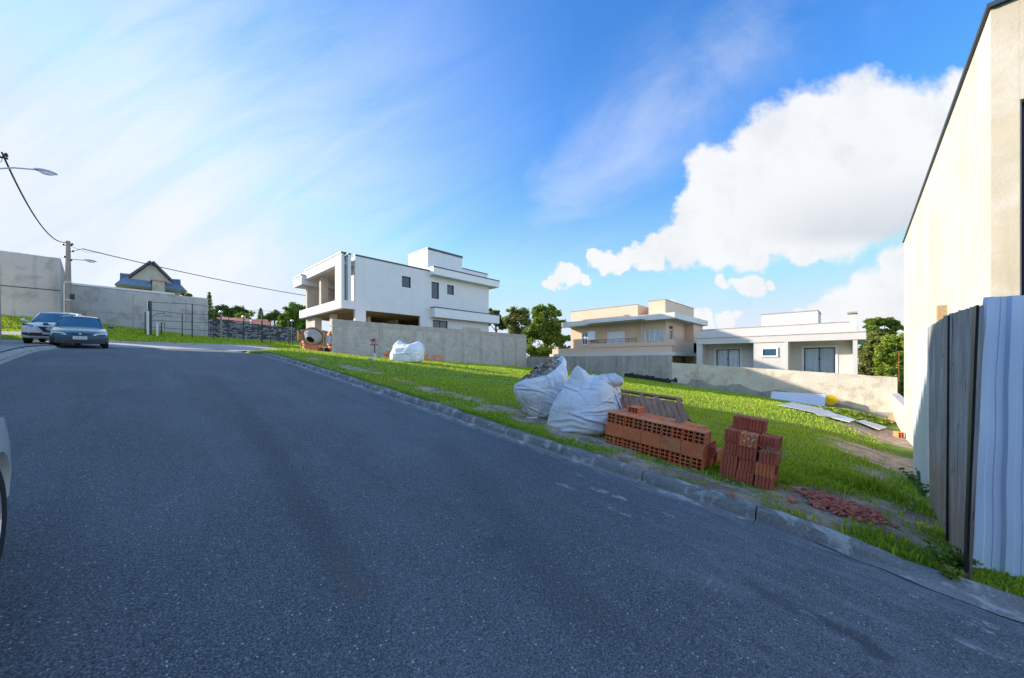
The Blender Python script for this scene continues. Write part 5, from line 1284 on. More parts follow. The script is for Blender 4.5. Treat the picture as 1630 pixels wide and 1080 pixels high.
crumple(905, 687, .20, .09, .03, 'cloth_scrap', M['offwhite_trim'], 'flattened white cloth scrap in front of the fuller bag', 'cloth scrap', 5)
crumple(824, 664, .05, .04, .03, 'pebble_lump', M['concrete'], 'small grey mortar lump left of the red bricks', 'mortar lump', 7)
crumple(1447, 803, .14, .05, .03, 'paper_scrap', M['white_trim'], 'white paper scrap by the foot of the fence', 'paper scrap', 9)

# ---- leaning timber pallet
pl = empty('pallet', (0,0,0)); tag(pl, 'dark wooden slatted pallet leaning behind the brick stack', 'pallet')
A = atX(989, 620, 5.28); Bp = atX(1083, 633, 5.20); Cc = atX(1099, 672, 4.98); 
up_ = (Bp-Cc); al = (Bp-A).normalized(); upn = up_.normalized(); nrm = al.cross(upn).normalized()
if nrm.x > 0: nrm = -nrm
Lw = (Bp-A).length+.10; org = Bp-al*Lw; top_h = up_.length
Mp = Matrix((( -upn.x, al.x, nrm.x, org.x), (-upn.y, al.y, nrm.y, org.y), (-upn.z, al.z, nrm.z, org.z), (0,0,0,1)))   # local x down, y along, z out
n = 11; rs = random.Random(6)
for k in range(n):
    a = .01+k*(Lw-.02)/n; w = (Lw-.02)/n-rs.uniform(.006, .010); mb = MB(); mb.box(.10+rs.uniform(-.008, .012), top_h+.45, a, a+w, .0, .016, Mp)
    mb.build('slat', M['old_wood'], pl)
mb = MB(); mb.box(.115, top_h+.40, .02, Lw-.02, -.012, -.004, Mp); mb.build('gap_shade', M['black_plastic'], pl)  # black sheet added behind the slats as painted shade in the gaps
for (x0, x1, nm) in ((0, .035, 'top_rail'), (.30, .37, 'rail'), (.7, .77, 'rail')):
    mb = MB(); mb.box(x0, x1, -.01, Lw+.01, -.055, -.003, Mp); mb.build(nm, M['old_wood'], pl)
for a in (.0, .42, .66, 1.0):
    mb = MB(); mb.box(.036, .30, a*(Lw-.07)+.0, a*(Lw-.07)+.06, -.05, -.002, Mp); mb.build('block', M['old_wood'], pl)

# ---- site fence at the right
def corrugated(mb, p0, p1, z0a, z0b, zta, ztb, pitch=.09, amp=.012, n_per=6, thick=.002, wig=0):
    L = (p1-p0).length; u = (p1-p0).normalized(); n = Vector((u.y, -u.x, 0)); K = max(8, int(L/pitch*n_per)); rows = 9; vs = []
    for i in range(K+1):
        t = i/K; ph = (t*L/pitch) % 1; o = amp*(1 if .15 < ph < .5 else (-1 if ph > .62 else 0))
        for j in range(rows):
            q = j/(rows-1); zb = z0a+(z0b-z0a)*t; zt = zta+(ztb-zta)*t
            bend = wig*(math.sin(q*9+1.3)*math.exp(-t*3.2))
            vs.append(p0+u*(t*L+bend)+n*(o+.006*noise.noise(Vector((t*4, q*4, 3))))+Vector((0, 0, zb+(zt-zb)*q)))
    mb.add(vs, [(i*rows+j, i*rows+j+1, (i+1)*rows+j+1, (i+1)*rows+j) for i in range(K) for j in range(rows-1)])
YF = -.6
def fz(px, py, X=None): return atX(px, py, X).z if X is not None else atY(px, py, YF).z
pA = Vector((Xof(1455.5, YF), YF, 0)); pB = Vector((Xof(1479, YF), YF, 0))
G_F = 'panels of the site fence'
mb = MB(); corrugated(mb, pA, pB, atY(1455, 752, YF).z-.05, atY(1479, 797, YF).z-.05, atY(1455.5, 532, YF).z, atY(1479, 520, YF).z, .30, .014)
o = mb.build('metal_sheet', M['galv_white']); tag(o, 'narrow white ribbed metal sheet at the far end of the fence', 'fence panel', G_F); o.modifiers.new('s', 'SOLIDIFY').thickness = .003
def board(px0, t0, b0, px1, t1, b1, Y, label, off=.0):
    a, b = atY(px0, t0, Y), atY(px1, t1, Y); a2, b2 = atY(px0+3, b0, Y), atY(px1-(px1-px0)*.30, b1, Y)
    a2 = Vector((a.x*.5+a2.x*.5, Y, a2.z)); b2 = Vector((b.x*.75+b2.x*.25, Y, b2.z)); mb = MB(); K, R = 40, 14; vs = []
    for i in range(K+1):
        for j in range(R+1):
            t, q = i/K, j/R; p = a2.lerp(b2, t).lerp(a.lerp(b, t), q); p.z += (.014*noise.noise(Vector((t*9, off, 5)))+.004*math.sin(t*K/2*3.1)) if j == R else 0; p.y += .010*math.sin(t*K/2*3.1)+.004*noise.noise(Vector((t*6, q*5, off)))+.02*math.sin(q*2.5+off)*t; vs.append(p)
    n = len(vs); vs2 = [v+Vector((0, -.012, 0)) for v in vs]; idx = lambda i, j: i*(R+1)+j
    fs = [(idx(i,j), idx(i,j+1), idx(i+1,j+1), idx(i+1,j)) for i in range(K) for j in range(R)]; fs2 = [tuple(n+q for q in reversed(f)) for f in fs]
    bd = [(idx(i,0), idx(i+1,0)) for i in range(K)]+[(idx(K,j), idx(K,j+1)) for j in range(R)]+[(idx(i+1,R), idx(i,R)) for i in range(K-1,-1,-1)]+[(idx(0,j+1), idx(0,j)) for j in range(R-1,-1,-1)]
    mb.add(vs+vs2, fs+fs2+[(p_, q_, q_+n, p_+n) for p_, q_ in bd]); return mb
M['fibre'] = None
def fibre_mat():
    m = bpy.data.materials.new('weathered fibre board'); m.use_nodes = True; W = NT(m.node_tree); bs = m.node_tree.nodes['Principled BSDF']
    pos = W.n('ShaderNodeNewGeometry').outputs['Position']; sv = W.vm('MULTIPLY', pos, (1, 1, .07))
    c = W.mix(W.lin(W.noise(sv, 24, 6, .7), .3, .7), (.20,.19,.18), (.52,.50,.48))
    z = W.sep(pos)[2]
    low = W.step(W.m('ADD', z, W.m('MULTIPLY', W.noise(pos, 3, 4), .5)), -.35, -1.0)
    c = W.mix(W.m('MULTIPLY', low, .75), c, W.mix(W.lin(W.noise(sv, 18, 6, .7), .3, .7), (.26,.16,.10), (.52,.38,.27)))
    c = W.mix(W.m('MULTIPLY', W.step(W.noise(W.vm('MULTIPLY', pos, (1,1,.5)), 9, 5, .7, 1.), .58, .68), .5), c, (.05,.045,.04))
    W.t.links.new(c, bs.inputs['Base Color']); bs.inputs['Roughness'].default_value = .9
    b = W.n('ShaderNodeBump'); b.inputs['Strength'].default_value = .5; b.inputs['Distance'].default_value = .01; W.put(b.inputs['Height'], W.noise(sv, 22, 5, .7)); W.t.links.new(b.outputs[0], bs.inputs['Normal']); return m
M['fibre'] = fibre_mat()
mb = board(1479.5, 521, 796, 1507, 503.5, 856, YF+.03, '', 1.); tag(mb.build('fence_board', M['fibre'], smooth=True), 'left of the two weathered corrugated boards in the fence', 'fence panel', G_F)
mb = board(1503.5, 504, 852, 1551, 486.5, 905, YF+.055, '', 2.); tag(mb.build('fence_board', M['fibre'], smooth=True), 'wider weathered corrugated board with dark split edge next to the blue sheet', 'fence panel', G_F)
# dark strips along the board edges, painted as shade in the gap
mb = MB(); a = atY(1554, 486, YF+.09); b = atY(1537, 912, YF+.09); mb.prism([a, a+Vector((.10,0,0)), b+Vector((.08,0,0)), b], (0,-.012,0)); a = atY(1508.5, 503, YF+.082); b = atY(1506, 870, YF+.082); mb.prism([a, a+Vector((.035,0,0)), b+Vector((.03,0,0)), b], (0,-.012,0)); tag(mb.build('fence_board', M['dark_metal']), 'dark strips at the board edges painted as shade in the gap between the boards', 'fence panel', G_F)
mb = MB(); x = Xof(1497, YF-.15); z = atY(1497, 487, YF-.15).z; mb.box(x-.05, x+.05, YF-.2, YF-.12, -2.0, z); o = mb.build('fence_post', M['fresh_wood']); tag(o, 'pale timber fence post rising behind the left board', 'post')
mb = MB(); x = Xof(1562, YF-.09); z = atY(1562, 528, YF-.09).z; mb.box(x-.035, x+.035, YF-.12, YF-.05, -1.9, z); o = mb.build('fence_post', M['old_wood']); tag(o, 'dark timber post in the gap beside the blue metal sheet', 'post')
# blue metal sheet facing the street
M['blue_sheet'] = mat('pale blue grey painted sheet', (.54,.67,.88), .42, .04, 1.5, .03, 30, metal=.1, spec=.5)
qa = atX(1566, 474, 4.22); qb = atX(1640, 474, 4.46)
p0 = Vector((qa.x, qa.y, 0)); p1 = Vector((4.52, -1.38, 0))
mb = MB(); 
def sheet(mb, p0, p1, zb0, zb1, zt0, zt1, prof, wig):
    L = (p1-p0).length; u = (p1-p0).normalized(); n = Vector((-abs(u.y), u.x*(-1 if u.y < 0 else 1), 0)); n = Vector((u.y, -u.x, 0)); n = n if n.x < 0 else -n
    K = len(prof); R = 40; vs = []
    for (s, o) in prof:
        for j in range(R+1):
            q = j/R; t = s/L; zb = zb0+(zb1-zb0)*t; zt = zt0+(zt1-zt0)*t
            w_ = wig*(-math.exp(-s*7))*((1-q)**.65+.05*math.sin(q*19+1))
            vs.append(p0+u*(s+w_)+n*(o+.004*noise.noise(Vector((s*6, q*7, 1)))+.006*math.exp(-s*9)*math.sin(q*15))+Vector((0, 0, zb+(zt-zb)*q)))
    mb.add(vs, [(i*(R+1)+j, i*(R+1)+j+1, (i+1)*(R+1)+j+1, (i+1)*(R+1)+j) for i in range(K-1) for j in range(R)])
prof = []; s = 0
for r_ in range(12):
    prof += [(s, 0), (s+.012, .018), (s+.045, .018), (s+.057, 0), (s+.085, 0), (s+.088, .004), (s+.092, 0)]; s += .12
prof = [q for q in prof if q[0] < (p1-p0).length]
zb0 = atX(1540, 905, p0.x).z-.06; zb1 = zb0-.06
sheet(mb, p0, p1, zb0, zb1, qa.z, qa.z+.01, prof, .09)
o = mb.build('metal_sheet', M['blue_sheet']); so = o.modifiers.new('s', 'SOLIDIFY'); so.thickness = .003
tag(o, 'pale blue ribbed metal sheet with a dented edge nearest the street', 'fence panel', G_F)

# ---- leftovers along the back wall
e = empty('sheet_stack', (0,0,0)); tag(e, 'white ribbed roofing sheets leaning together on the sandy wall', 'metal sheets')
p = [atX(1225, 642, 24.6), atX(1308, 655, 24.2), atX(1310, 629, 25.4), atX(1229, 624, 25.7)]
for k in range(2):
    mb = MB(); vs = []; nR = 60
    for i in range(nR+1):
        t = i/nR; wv = .035*(1 if (i % 8) < 4 else 0)+.06*k
        a_ = p[0].lerp(p[3], t)+Vector((-wv, 0, wv*.3)); b_ = p[1].lerp(p[2], t)+Vector((-wv, -.12*k, wv*.3)); vs += [a_, b_]
    mb.add(vs, [(2*i, 2*i+1, 2*i+3, 2*i+2) for i in range(nR)]); o = mb.build('ribbed_sheet', M['galv_white'], e); o.modifiers.new('s', 'SOLIDIFY').thickness = .01
def flat_sheet(corners, mt, label, grp):
    P = [hit(*c) for c in corners]; P = [q+Vector((0,0,.07+.02*i % .03)) for i, q in enumerate(P)]; mb = MB(); mb.prism(P, (0,0,.02)); o = mb.build('metal_sheet', mt); tag(o, label, 'metal sheet', grp)
G_S = 'loose metal sheets on the grass'
flat_sheet([(1238,648),(1262,644),(1312,655),(1300,661)], M['galv'], 'flat grey sheet on the grass below the leaning roofing sheets', G_S)
flat_sheet([(1285,654),(1318,657),(1340,668),(1305,666)], M['galv'], 'middle flat grey sheet lying in the grass', G_S)
flat_sheet([(1306,664),(1330,663),(1362,672),(1352,676)], M['galv_white'], 'pale flat sheet nearest the bare earth', G_S)
flat_sheet([(1362,674),(1374,673),(1412,684),(1400,688)], M['offwhite_trim'], 'strip of white board across the bare earth', G_S)
e = empty('bucket', (0,0,0)); c_ = atX(1320, 637, 25.2); 
mb = MB(); mb.lathe([(.24,0),(.26,.02),(.27,.04)], 20, Matrix.Translation(c_+Vector((.05,-.05,0))) @ Matrix.Rotation(R_(-90), 4, 'Y') @ Matrix.Rotation(R_(12), 4, 'X')); mb.build('lid', M['yellow'], e, smooth=True)
mb = MB(); mb.lathe([(.26,.0),(.24,-.02),(.20,-.35),(0,-.36)], 20, Matrix.Translation(c_+Vector((.045,-.05,0))) @ Matrix.Rotation(R_(-90), 4, 'Y') @ Matrix.Rotation(R_(12), 4, 'X')); mb.build('body', M['yellow'], e, smooth=True)
tag(e, 'yellow round tub beside the leaning roofing sheets', 'tub')
mb = MB(); a = hit(1410, 672); a = Vector((a.x, a.y, gzf(a.x, a.y))); b = atX(1424, 650, XB-.12); d = (b-a); mb.prism([a, a+Vector((0,-.28,0)), b+Vector((0,-.2,0)), b], (.05,0,.02)); tag(mb.build('timber_plank', M['fresh_wood']), 'pale plank propped against the end of the sandy wall', 'plank')
for k, (px, py) in enumerate(((1400,671),(1388,665),(1395,668))):
    crumple(px, py, .5, .3, .14, 'rubble_lump', [M['white_trim'], M['brick_orange'], M['concrete']][k], ['white plaster lump on the earth near the propped plank', 'orange brick rubble near the propped plank', 'grey mortar lump near the propped plank'][k], 'rubble', 30+k)
put_brick('hollow_brick', ME_O, Matrix.Translation(hit(1441, 697)+Vector((-.35, .04, .02))) @ Matrix.Rotation(R_(20), 4, 'Z') @ Matrix.Scale(1.35, 4), 'orange hollow brick at the foot of the cream building', 'hollow bricks by the cream building')
mb = MB(); x = 24.5; mb.box(xR1+.003, XB+.3, -1.36, -1.14, -3.8, -1.58); mb.box(xR1+.003, XB+.3, -1.39, -1.11, -1.579, -1.52); tag(mb.build('low_wall', M['cream_wall']), 'low cream wall continuing from the cream building to the back wall', 'wall')
mb = MB(); x = XB+.6; y = Yof(1431, x); mb.tube([(x, y, -2), (x+.03, y, atX(1431, 560, x).z)], .02, 6); tag(mb.build('steel_bar', M['rust']), 'thin rusty reinforcement bar upright behind the sandy wall', 'steel bar')

# ---- realtor sign
h = hit(596, 575); d_ = h.dot(Vector((CF, SF, 0))); k_ = d_/FOC
sg = empty('for_sale_sign', (h.x, h.y, gzf(h.x, h.y)), SR); tag(sg, 'small red and white for sale sign on a thin post in the grass', 'sign')
zb = -(577-577)*k_; gzv = gzf(h.x, h.y)
top = -(540-HY)*k_-gzv; mid = -(544.2-HY)*k_-gzv; low_ = -(550-HY)*k_-gzv
w = 5.9*k_
mb = MB(); mb.tube([(0.01,0,-.1), (0.01,0,low_+.3)], .022, 6); mb.build('post', M['dark_metal'], sg)
mb = MB(); mb.tube([(.01,-.001,0), (.01,-.001,.32)], .04, 8); mb.build('post_foot', M['white_trim'], sg)
mb = MB(); mb.box(-w, w, -.035, -.023, low_, top); bd_ = mb.build('board', M['white_trim'], sg)
mb = MB(); mb.box(-w, .12*w, -.041, -.0352, mid, top); mb.box(-w, w, -.041, -.0352, low_, low_+.045); mb.build('red_band', M['red_ink'], bd_)
mb = MB(); mb.box(.121*w, w, -.041, -.0352, mid, top); mb.build('grey_band', M['concrete'], bd_)
Rx = Matrix.Rotation(R_(90), 4, 'X')
text_mesh('lettering', 'VENDE', w*.50, M['red_ink'], bd_, Matrix.Translation((0,-.04,(mid+low_+.045)/2)) @ Rx)
mb = MB(); mb.box(-w*.75, -w*.55, -.044, -.0412, mid+.03, top-.03); mb.box(w*.55, w*.8, -.044, -.0412, mid+.03, top-.03); mb.build('emblem', M['white_trim'], bd_)
mb = MB(); mb.box(-.16,-.02,-.06,.06,.0,.11); o = mb.build('concrete_block', M['concrete'], bevel=.01); o.location = (h.x-.06, h.y+.04, gzv); o.rotation_euler = (0,0,SR); tag(o, 'small dark block at the foot of the sign post', 'block')
h = hit(609, 569)
mb = MB(); mb.box(-.14,.14,-.06,.06,0,.2); o = mb.build('concrete_block', M['fresh_wood'], bevel=.01); o.location = (h.x+.5, h.y+.8, gzf(h.x+.5, h.y+.8)); tag(o, 'pale block by the wall behind the sale sign', 'block')

# ---- concrete mixer
hx = atY(497, 560, 21.9); mx = empty('concrete_mixer', (hx.x, 21.9, gzf(hx.x, 21.9)), SR+R_(6)); S_ = 1.0
tag(mx, 'orange concrete mixer with cement covered drum before the white house', 'concrete mixer')
km = hx.dot(Vector((CF, SF, 0)))/FOC     # metres per pixel there
px_ = lambda cx: (cx/18+470-496)*km       # crop px -> local x
pz_ = lambda cy: (560-(cy/18+510))*km
mb = MB(); Md = Matrix.Translation((px_(495), 0, pz_(420))) @ Matrix.Rotation(R_(122), 4, 'X')
r1, r2, r3 = 14.3*km, 14.0*km, 6.8*km
mb.lathe([(0,-r1*.9),(r1*.55,-r1*.85),(r1*.95,-r1*.35),(r1,0),(r2,.05),(r3,r1*.95),(r3*.93,r1*.96),(r3*.8,r1*.8),(r2*.8,.0)], 28, Md); dr = mb.build('drum', M['drum'], mx, smooth=True)
mb = MB(); mb.lathe([(r1*1.0,-.05),(r1*1.05,-.05),(r1*1.05,.05),(r1*1.0,.05)], 28, Md); mb.build('ring_gear', M['rust'], dr)
mb = MB(); mb.tube([(px_(165),0,pz_(240)), (px_(165),0,.0)], .03, 6); mb.tube([(px_(770),0,pz_(300)), (px_(780),0,.0)], .03, 6); mb.tube([(px_(165),.0,pz_(700)), (px_(790),.0,pz_(700))], .03, 6)
mb.tube([(px_(165),0,pz_(240)), (px_(165),.7,0)], .03, 6); mb.tube([(px_(775),0,pz_(300)), (px_(775),.7,0)], .03, 6)
mb.box(px_(165), px_(200), -.05, .3, pz_(300), pz_(235)); mb.build('frame', M['orange_paint'], mx)
mb = MB(); mb.box(px_(200), px_(760), .25, .31, pz_(660), pz_(240)); mb.build('guard_panel', M['orange_paint'], mx)
mb = MB(); rw = 7.5*km; mb.lathe([(rw*.9,-.03),(rw,-.03),(rw,.03),(rw*.9,.03)], 22, Matrix.Translation((px_(85),0,pz_(420))) @ Matrix.Rotation(R_(18), 4, 'Z') @ Matrix.Rotation(R_(90), 4, 'Y')); 
for k in range(4):
    a = k*math.pi/4; mb.tube([Vector((px_(85)+.3*math.cos(a)*rw, -math.cos(a)*rw*.95, pz_(420)+math.sin(a)*rw*.95)), Vector((px_(85)-.3*math.cos(a)*rw, math.cos(a)*rw*.95, pz_(420)-math.sin(a)*rw*.95))], .012, 5)
mb.tube([(px_(85),0,pz_(420)), (px_(250),0,pz_(420))], .02, 6); mb.build('hand_wheel', M['yellow'], mx)
for xx in (700, 850):
    mb = MB(); mb.lathe([(0,-.05),(4.3*km,-.05),(4.3*km,.05),(0,.05)], 18, Matrix.Translation((px_(xx),.1,4.3*km)) @ Matrix.Rotation(R_(60 if xx == 700 else 0), 4, 'Z') @ Matrix.Rotation(R_(90), 4, 'X')); mb.build('wheel', M['rust'] if xx == 700 else M['tyre'], mx, smooth=True)
mb = MB(); mb.box(px_(800), px_(910), .15, .4, pz_(620), pz_(390)); mb.build('motor_box', M['galv'], mx, bevel=.02)
# stacked bricks behind the mixer
for k, (cx, w_, hh, lb) in enumerate(((240, .9, .75, 'orange brick stack left behind the concrete mixer'), (960, .55, 1.5, 'orange brick stack right of the concrete mixer, by the wall end'))):
    q = atY(cx/18+470, 560, 23.0); mb = MB(); rs = random.Random(k)
    for a in range(int(hh/.14)):
        for b in range(int(w_/.24)+1):
            o_ = .06*(a % 2)+rs.uniform(-.02, .02); mb.box(q.x+b*.24+o_, q.x+b*.24+.232+o_, 23.0+rs.uniform(-.02, .02), 23.35, gzf(q.x, 23)+a*.141, gzf(q.x, 23)+a*.141+.138)
    tag(mb.build('brick_stack', M['brick_orange']), lb, 'brick stack')
# ================================================================== CARS
def interp(tab, y, i):
    return float(np.interp(y, [r[0] for r in tab], [r[i] for r in tab]))
def smooth_tab(tab, i, y, w=.09):
    return sum(interp(tab, y+d, i) for d in (-w, -w*.5, 0, w*.5, w))/5
def cut_with(o, cutters):
    for c in cutters:
        m = o.modifiers.new('cut', 'BOOLEAN'); m.operation = 'DIFFERENCE'; m.solver = 'EXACT'; m.object = c
    dg = bpy.context.evaluated_depsgraph_get(); dg.update()
    me = bpy.data.meshes.new_from_object(o.evaluated_get(dg)); o.modifiers.clear(); old = o.data; o.data = me; me.name = old.name
    for c in cutters: bpy.data.objects.remove(c)
    me.polygons.foreach_set('use_smooth', [True]*len(me.polygons)); me.set_sharp_from_angle(angle=R_(32))
def car(name, label, cat, paint, lower, L, W2, tab, cab, wheels, rw, opts, group=None):
    """tab rows: y, z_bottom, z_shoulder, z_centre, half width; cab rows: y, z_base, z_roof, half base, half roof"""
    e = empty(name); tag(e, label, cat, group)
    ys = sorted(set([round(v, 3) for v in np.linspace(0, L, 44)]+[.0, .03, .08, L-.08, L-.03, L])); vs = []; NP = 19
    for y in ys:
        zb, zs, zc, w = (smooth_tab(tab, i, y) if .1 < y < L-.1 else interp(tab, y, i) for i in (1, 2, 3, 4))
        h = zs-zb
        half = [(0, zb), (w*.80, zb), (w*.93, zb+.03), (w*.985, zb+.16*h), (w, zb+.42*h), (w*.995, zb+.70*h), (w*.975, zs-.07*h), (w*.90, zs), (w*.55, zs+(zc-zs)*.75), (0, zc)]
        ring = half+[(-x, z) for (x, z) in half[-2:0:-1]]
        vs += [(x, y, z) for x, z in ring]
    n = len(ring); fs = [(i*n+k, i*n+(k+1) % n, (i+1)*n+(k+1) % n, (i+1)*n+k) for i in range(len(ys)-1) for k in range(n)]+[tuple(range(n-1, -1, -1)), tuple((len(ys)-1)*n+k for k in range(n))]
    mb = MB(); mb.add(vs, fs); body = mb.build('body', paint, e)
    cutters = []
    for wy in wheels:
        for sx in (-1, 1):
            c = MB(); c.lathe([(0,-.16),(rw*1.17,-.16),(rw*1.17,.5),(0,.5)], 30, Matrix.Translation((sx*(W2-.06), wy, rw-.01)) @ Matrix.Rotation(R_(90)*sx, 4, 'Y')); cutters.append(c.build('cutter', paint))
    cut_with(body, cutters)
    # lower bumper / sills in plastic: shell just outside the body's lower band
    if lower:
        mb = MB(); rows = []
        for y in [v for v in ys if v <= opts.get('bump_len', .55)]:
            zb, zs, zc, w = (interp(tab, y, i) for i in (1, 2, 3, 4)); h = zs-zb
            for (f, t) in ((.80,0),(.96,.03),(1.012,.18),(1.015,opts['bump_h'])): rows.append((w*f, y-.012, zb+t*(h if t else 0)))
        k = len(rows)//4
        F = [(i*4+j, i*4+j+1, (i+1)*4+j+1, (i+1)*4+j) for i in range(k-1) for j in range(3)]
        mb.add(rows, F); mb.add([(-x, y, z) for x, y, z in rows], [tuple(reversed(f)) for f in F])
        w0 = interp(tab, 0, 4); zb0_, zs0_ = interp(tab, 0, 1), interp(tab, 0, 2); h0 = zs0_-zb0_
        mb.box(-w0*1.0, w0*1.0, -.045, .0, zb0_-.01, zb0_+opts['bump_h']*h0)
        bp_ = mb.build('bumper', lower, e, bevel=.012)
        mb = MB(); mb.box(-w0*.62, w0*.62, -.0475, -.0455, zb0_+.10*h0, zb0_+.26*h0); mb.box(-w0*.9,-w0*.7,-.0475,-.0455,zb0_+.12*h0,zb0_+.24*h0); mb.box(w0*.7,w0*.9,-.0475,-.0455,zb0_+.12*h0,zb0_+.24*h0); mb.build('air_intake', M['black_plastic'], bp_)
    # cabin
    cy = [r[0] for r in cab]; ysc = sorted(set([round(v, 3) for v in np.linspace(cy[0], cy[-1], 26)]+cy)); vs = []
    for y in ysc:
        zb, zr, wb, wr = (interp(cab, y, i) for i in (1, 2, 3, 4))
        half = [(0, zb-.05), (wb, zb-.05), (wb, zb+.01), (wb+(wr-wb)*.5+.012, (zb+zr)/2), (wr+.02, zr-.06*min(1, (zr-zb)*2)), (wr-.05, zr-.012), (wr*.55, zr+.012), (0, zr+.02)]
        ring = half+[(-x, z) for (x, z) in half[-2:0:-1]]; vs += [(x, y, z) for x, z in ring]
    n = len(ring); fs = [(i*n+k, i*n+(k+1) % n, (i+1)*n+(k+1) % n, (i+1)*n+k) for i in range(len(ysc)-1) for k in range(n)]+[tuple(range(n-1, -1, -1)), tuple((len(ysc)-1)*n+k for k in range(n))]
    mb = MB(); mb.add(vs, fs); mb.build('windows', M['car_glass'], e, smooth=True)
    # roof skin and pillars over the glass
    y1, y2 = opts['roof']; mb = MB(); rows = []
    for y in np.linspace(y1, y2, 14):
        zr, wr = interp(cab, y, 2), interp(cab, y, 4)
        rows += [(wr*f, y, zr+dz) for f, dz in ((1.03, -.07), (1.02, -.03), (.93, .004), (.55, .027), (0, .036), (-.55, .027), (-.93, .004), (-1.02, -.03), (-1.03, -.07))]
    mb.add(rows, [(i*9+k, i*9+k+1, (i+1)*9+k+1, (i+1)*9+k) for i in range(13) for k in range(8)]); ro_ = mb.build('roof', paint, e, smooth=True); ro_.modifiers.new('s', 'SOLIDIFY').thickness = .012
    mb = MB()
    def pil(ya, yb, w=.035):
        for s in (-1, 1):
            P = []
            for t in (0, .35, .7, 1):
                y = ya+(yb-ya)*t; zb, zr, wb, wr = (interp(cab, yb if yb else y, i) for i in (1, 2, 3, 4)); zb = interp(cab, ya, 1); wb = interp(cab, ya, 3); zr = interp(cab, yb, 2); wr = interp(cab, yb, 4)
                P.append((s*(wb+(wr-wb)*t+.012), y, zb-.02+(zr-zb)*t))
            mb.tube(P, w, 6)
    for a, b, w in opts['pillars']: pil(a, b, w)
    mb.build('pillars', paint, e, smooth=True)
    # wheels
    for wy in wheels:
        for sx in (-1, 1):
            Mx = Matrix.Translation((sx*(W2-.115), wy, rw)) @ Matrix.Rotation(R_(90)*sx, 4, 'Y')
            mb = MB(); mb.lathe([(rw*.60,-.10),(rw*.92,-.10),(rw,-.07),(rw,.07),(rw*.96,.095),(rw*.80,.108),(rw*.66,.10),(rw*.64,.085),(rw*.60,.05)], 40, Mx); ty = mb.build('wheel', M['tyre'], e, smooth=True)
            mb = MB(); mb.lathe([(rw*.66,.088),(rw*.645,.098),(rw*.62,.088),(rw*.60,.02),(rw*.59,-.09)], 40, Mx); mb.lathe([(0,.075),(rw*.12,.078),(rw*.15,.06),(rw*.15,.0)], 20, Mx)
            ns = opts.get('spokes', 5)
            for k in range(ns):
                for dd in ((-.10,.10) if ns == 5 else (0,)):
                    a = 2*math.pi*k/ns+.3; Ms = Mx @ Matrix.Rotation(a, 4, 'Z'); w0_, w1_ = rw*.055, rw*.09
                    mb.prism([(rw*.10, -w0_+dd*.4*rw, .03), (rw*.64, -w1_+dd*rw*1.5, .045), (rw*.64, w1_+dd*rw*1.5, .045), (rw*.10, w0_+dd*.4*rw, .03)], (0, 0, .032), Ms)
            mb.build('rim', M['rim'], ty)
            mb = MB(); mb.lathe([(0,-.02),(rw*.58,-.02)], 24, Mx); mb.lathe([(0,-.0),(rw*.42,-.0),(rw*.42,-.015),(0,-.015)], 24, Mx); mb.build('brake_disc', M['dark_metal'], ty)
    # mirrors
    for sx in (-1, 1):
        x, y, z = opts['mirror']; mb = MB(); mb.lathe([(0,-.09),(.055,-.07),(.075,0),(.06,.06),(0,.08)], 12, Matrix.Translation((sx*x, y, z)) @ Matrix.Rotation(R_(90), 4, 'Y')); mb.box(sx*x-sx*.16, sx*x, y-.02, y+.03, z-.05, z-.01)
        mb.build('mirror', opts.get('mirror_mat', paint), e, smooth=True)
    return e
def place(e, x, y, z, yaw, pitch=SLOPE): e.location = (x, y, z); e.rotation_euler = (pitch, 0, yaw)

# ---- dark blue saloon coming towards us
tabB = [(0,.24,.60,.63,.70),(.05,.22,.64,.68,.76),(.18,.20,.70,.75,.81),(.5,.20,.78,.83,.83),(1.0,.20,.86,.92,.84),(1.35,.20,.90,.96,.845),(2.4,.20,.90,.93,.85),(3.5,.20,.92,.95,.845),(4.2,.22,.95,1.0,.82),(4.42,.26,.93,.97,.76),(4.48,.32,.80,.84,.70)]
cabB = [(1.18,.91,.94,.66,.60),(1.95,.92,1.36,.735,.54),(2.5,.92,1.41,.745,.57),(3.1,.92,1.40,.745,.56),(3.95,.96,.99,.68,.60)]
bc = car('blue_saloon', 'dark blue older saloon with grey front bumper, headlights facing the camera', 'car', M['paint_blue'], M['grey_plastic'], 4.48, .85, tabB, cabB, (.82, 3.35), .295,
    dict(bump_h=.55, bump_len=.6, roof=(1.92, 3.16), pillars=((1.22,1.95,.034),(2.62,2.6,.03),(3.85,3.1,.045)), mirror=(.97,1.55,.98), spokes=5), 'cars parked at the top of the street')
def front_bits(e, specs):
    for (nm, mt, P, th) in specs: mb = MB(); mb.prism(P, (0, th, 0)); mb.build(nm, mt, e)
for s in (-1, 1):
    mb = MB(); mb.prism([(s*.36,-.03,.575), (s*.42,-.03,.655), (s*.60,.02,.69), (s*.775,.11,.69), (s*.79,.12,.60), (s*.6,.0,.565)], (0,.06,0)); hl = mb.build('headlight', M['lamp_glass'], bc)
mb = MB(); mb.prism([(-.27,-.028,.60), (.27,-.028,.60), (.24,-.02,.655), (-.24,-.02,.655)], (0,.03,0)); gr = mb.build('grille', M['black_plastic'], bc)
mb = MB(); mb.prism([(.045*math.cos(a), -.031, .634+.026*math.sin(a)) for a in [k*math.pi/5 for k in range(10)]], (0,.01,0)); mb.build('badge', M['rim'], gr)
mb = MB(); mb.box(-.20,.20,-.056,-.048,.40,.53); pl_ = mb.build('number_plate', M['plate'], bc)
text_mesh('lettering', 'ANP·2976', .078, M['black_ink'], pl_, Matrix.Translation((0,-.0565,.462)) @ Rx, .001)
mb = MB()
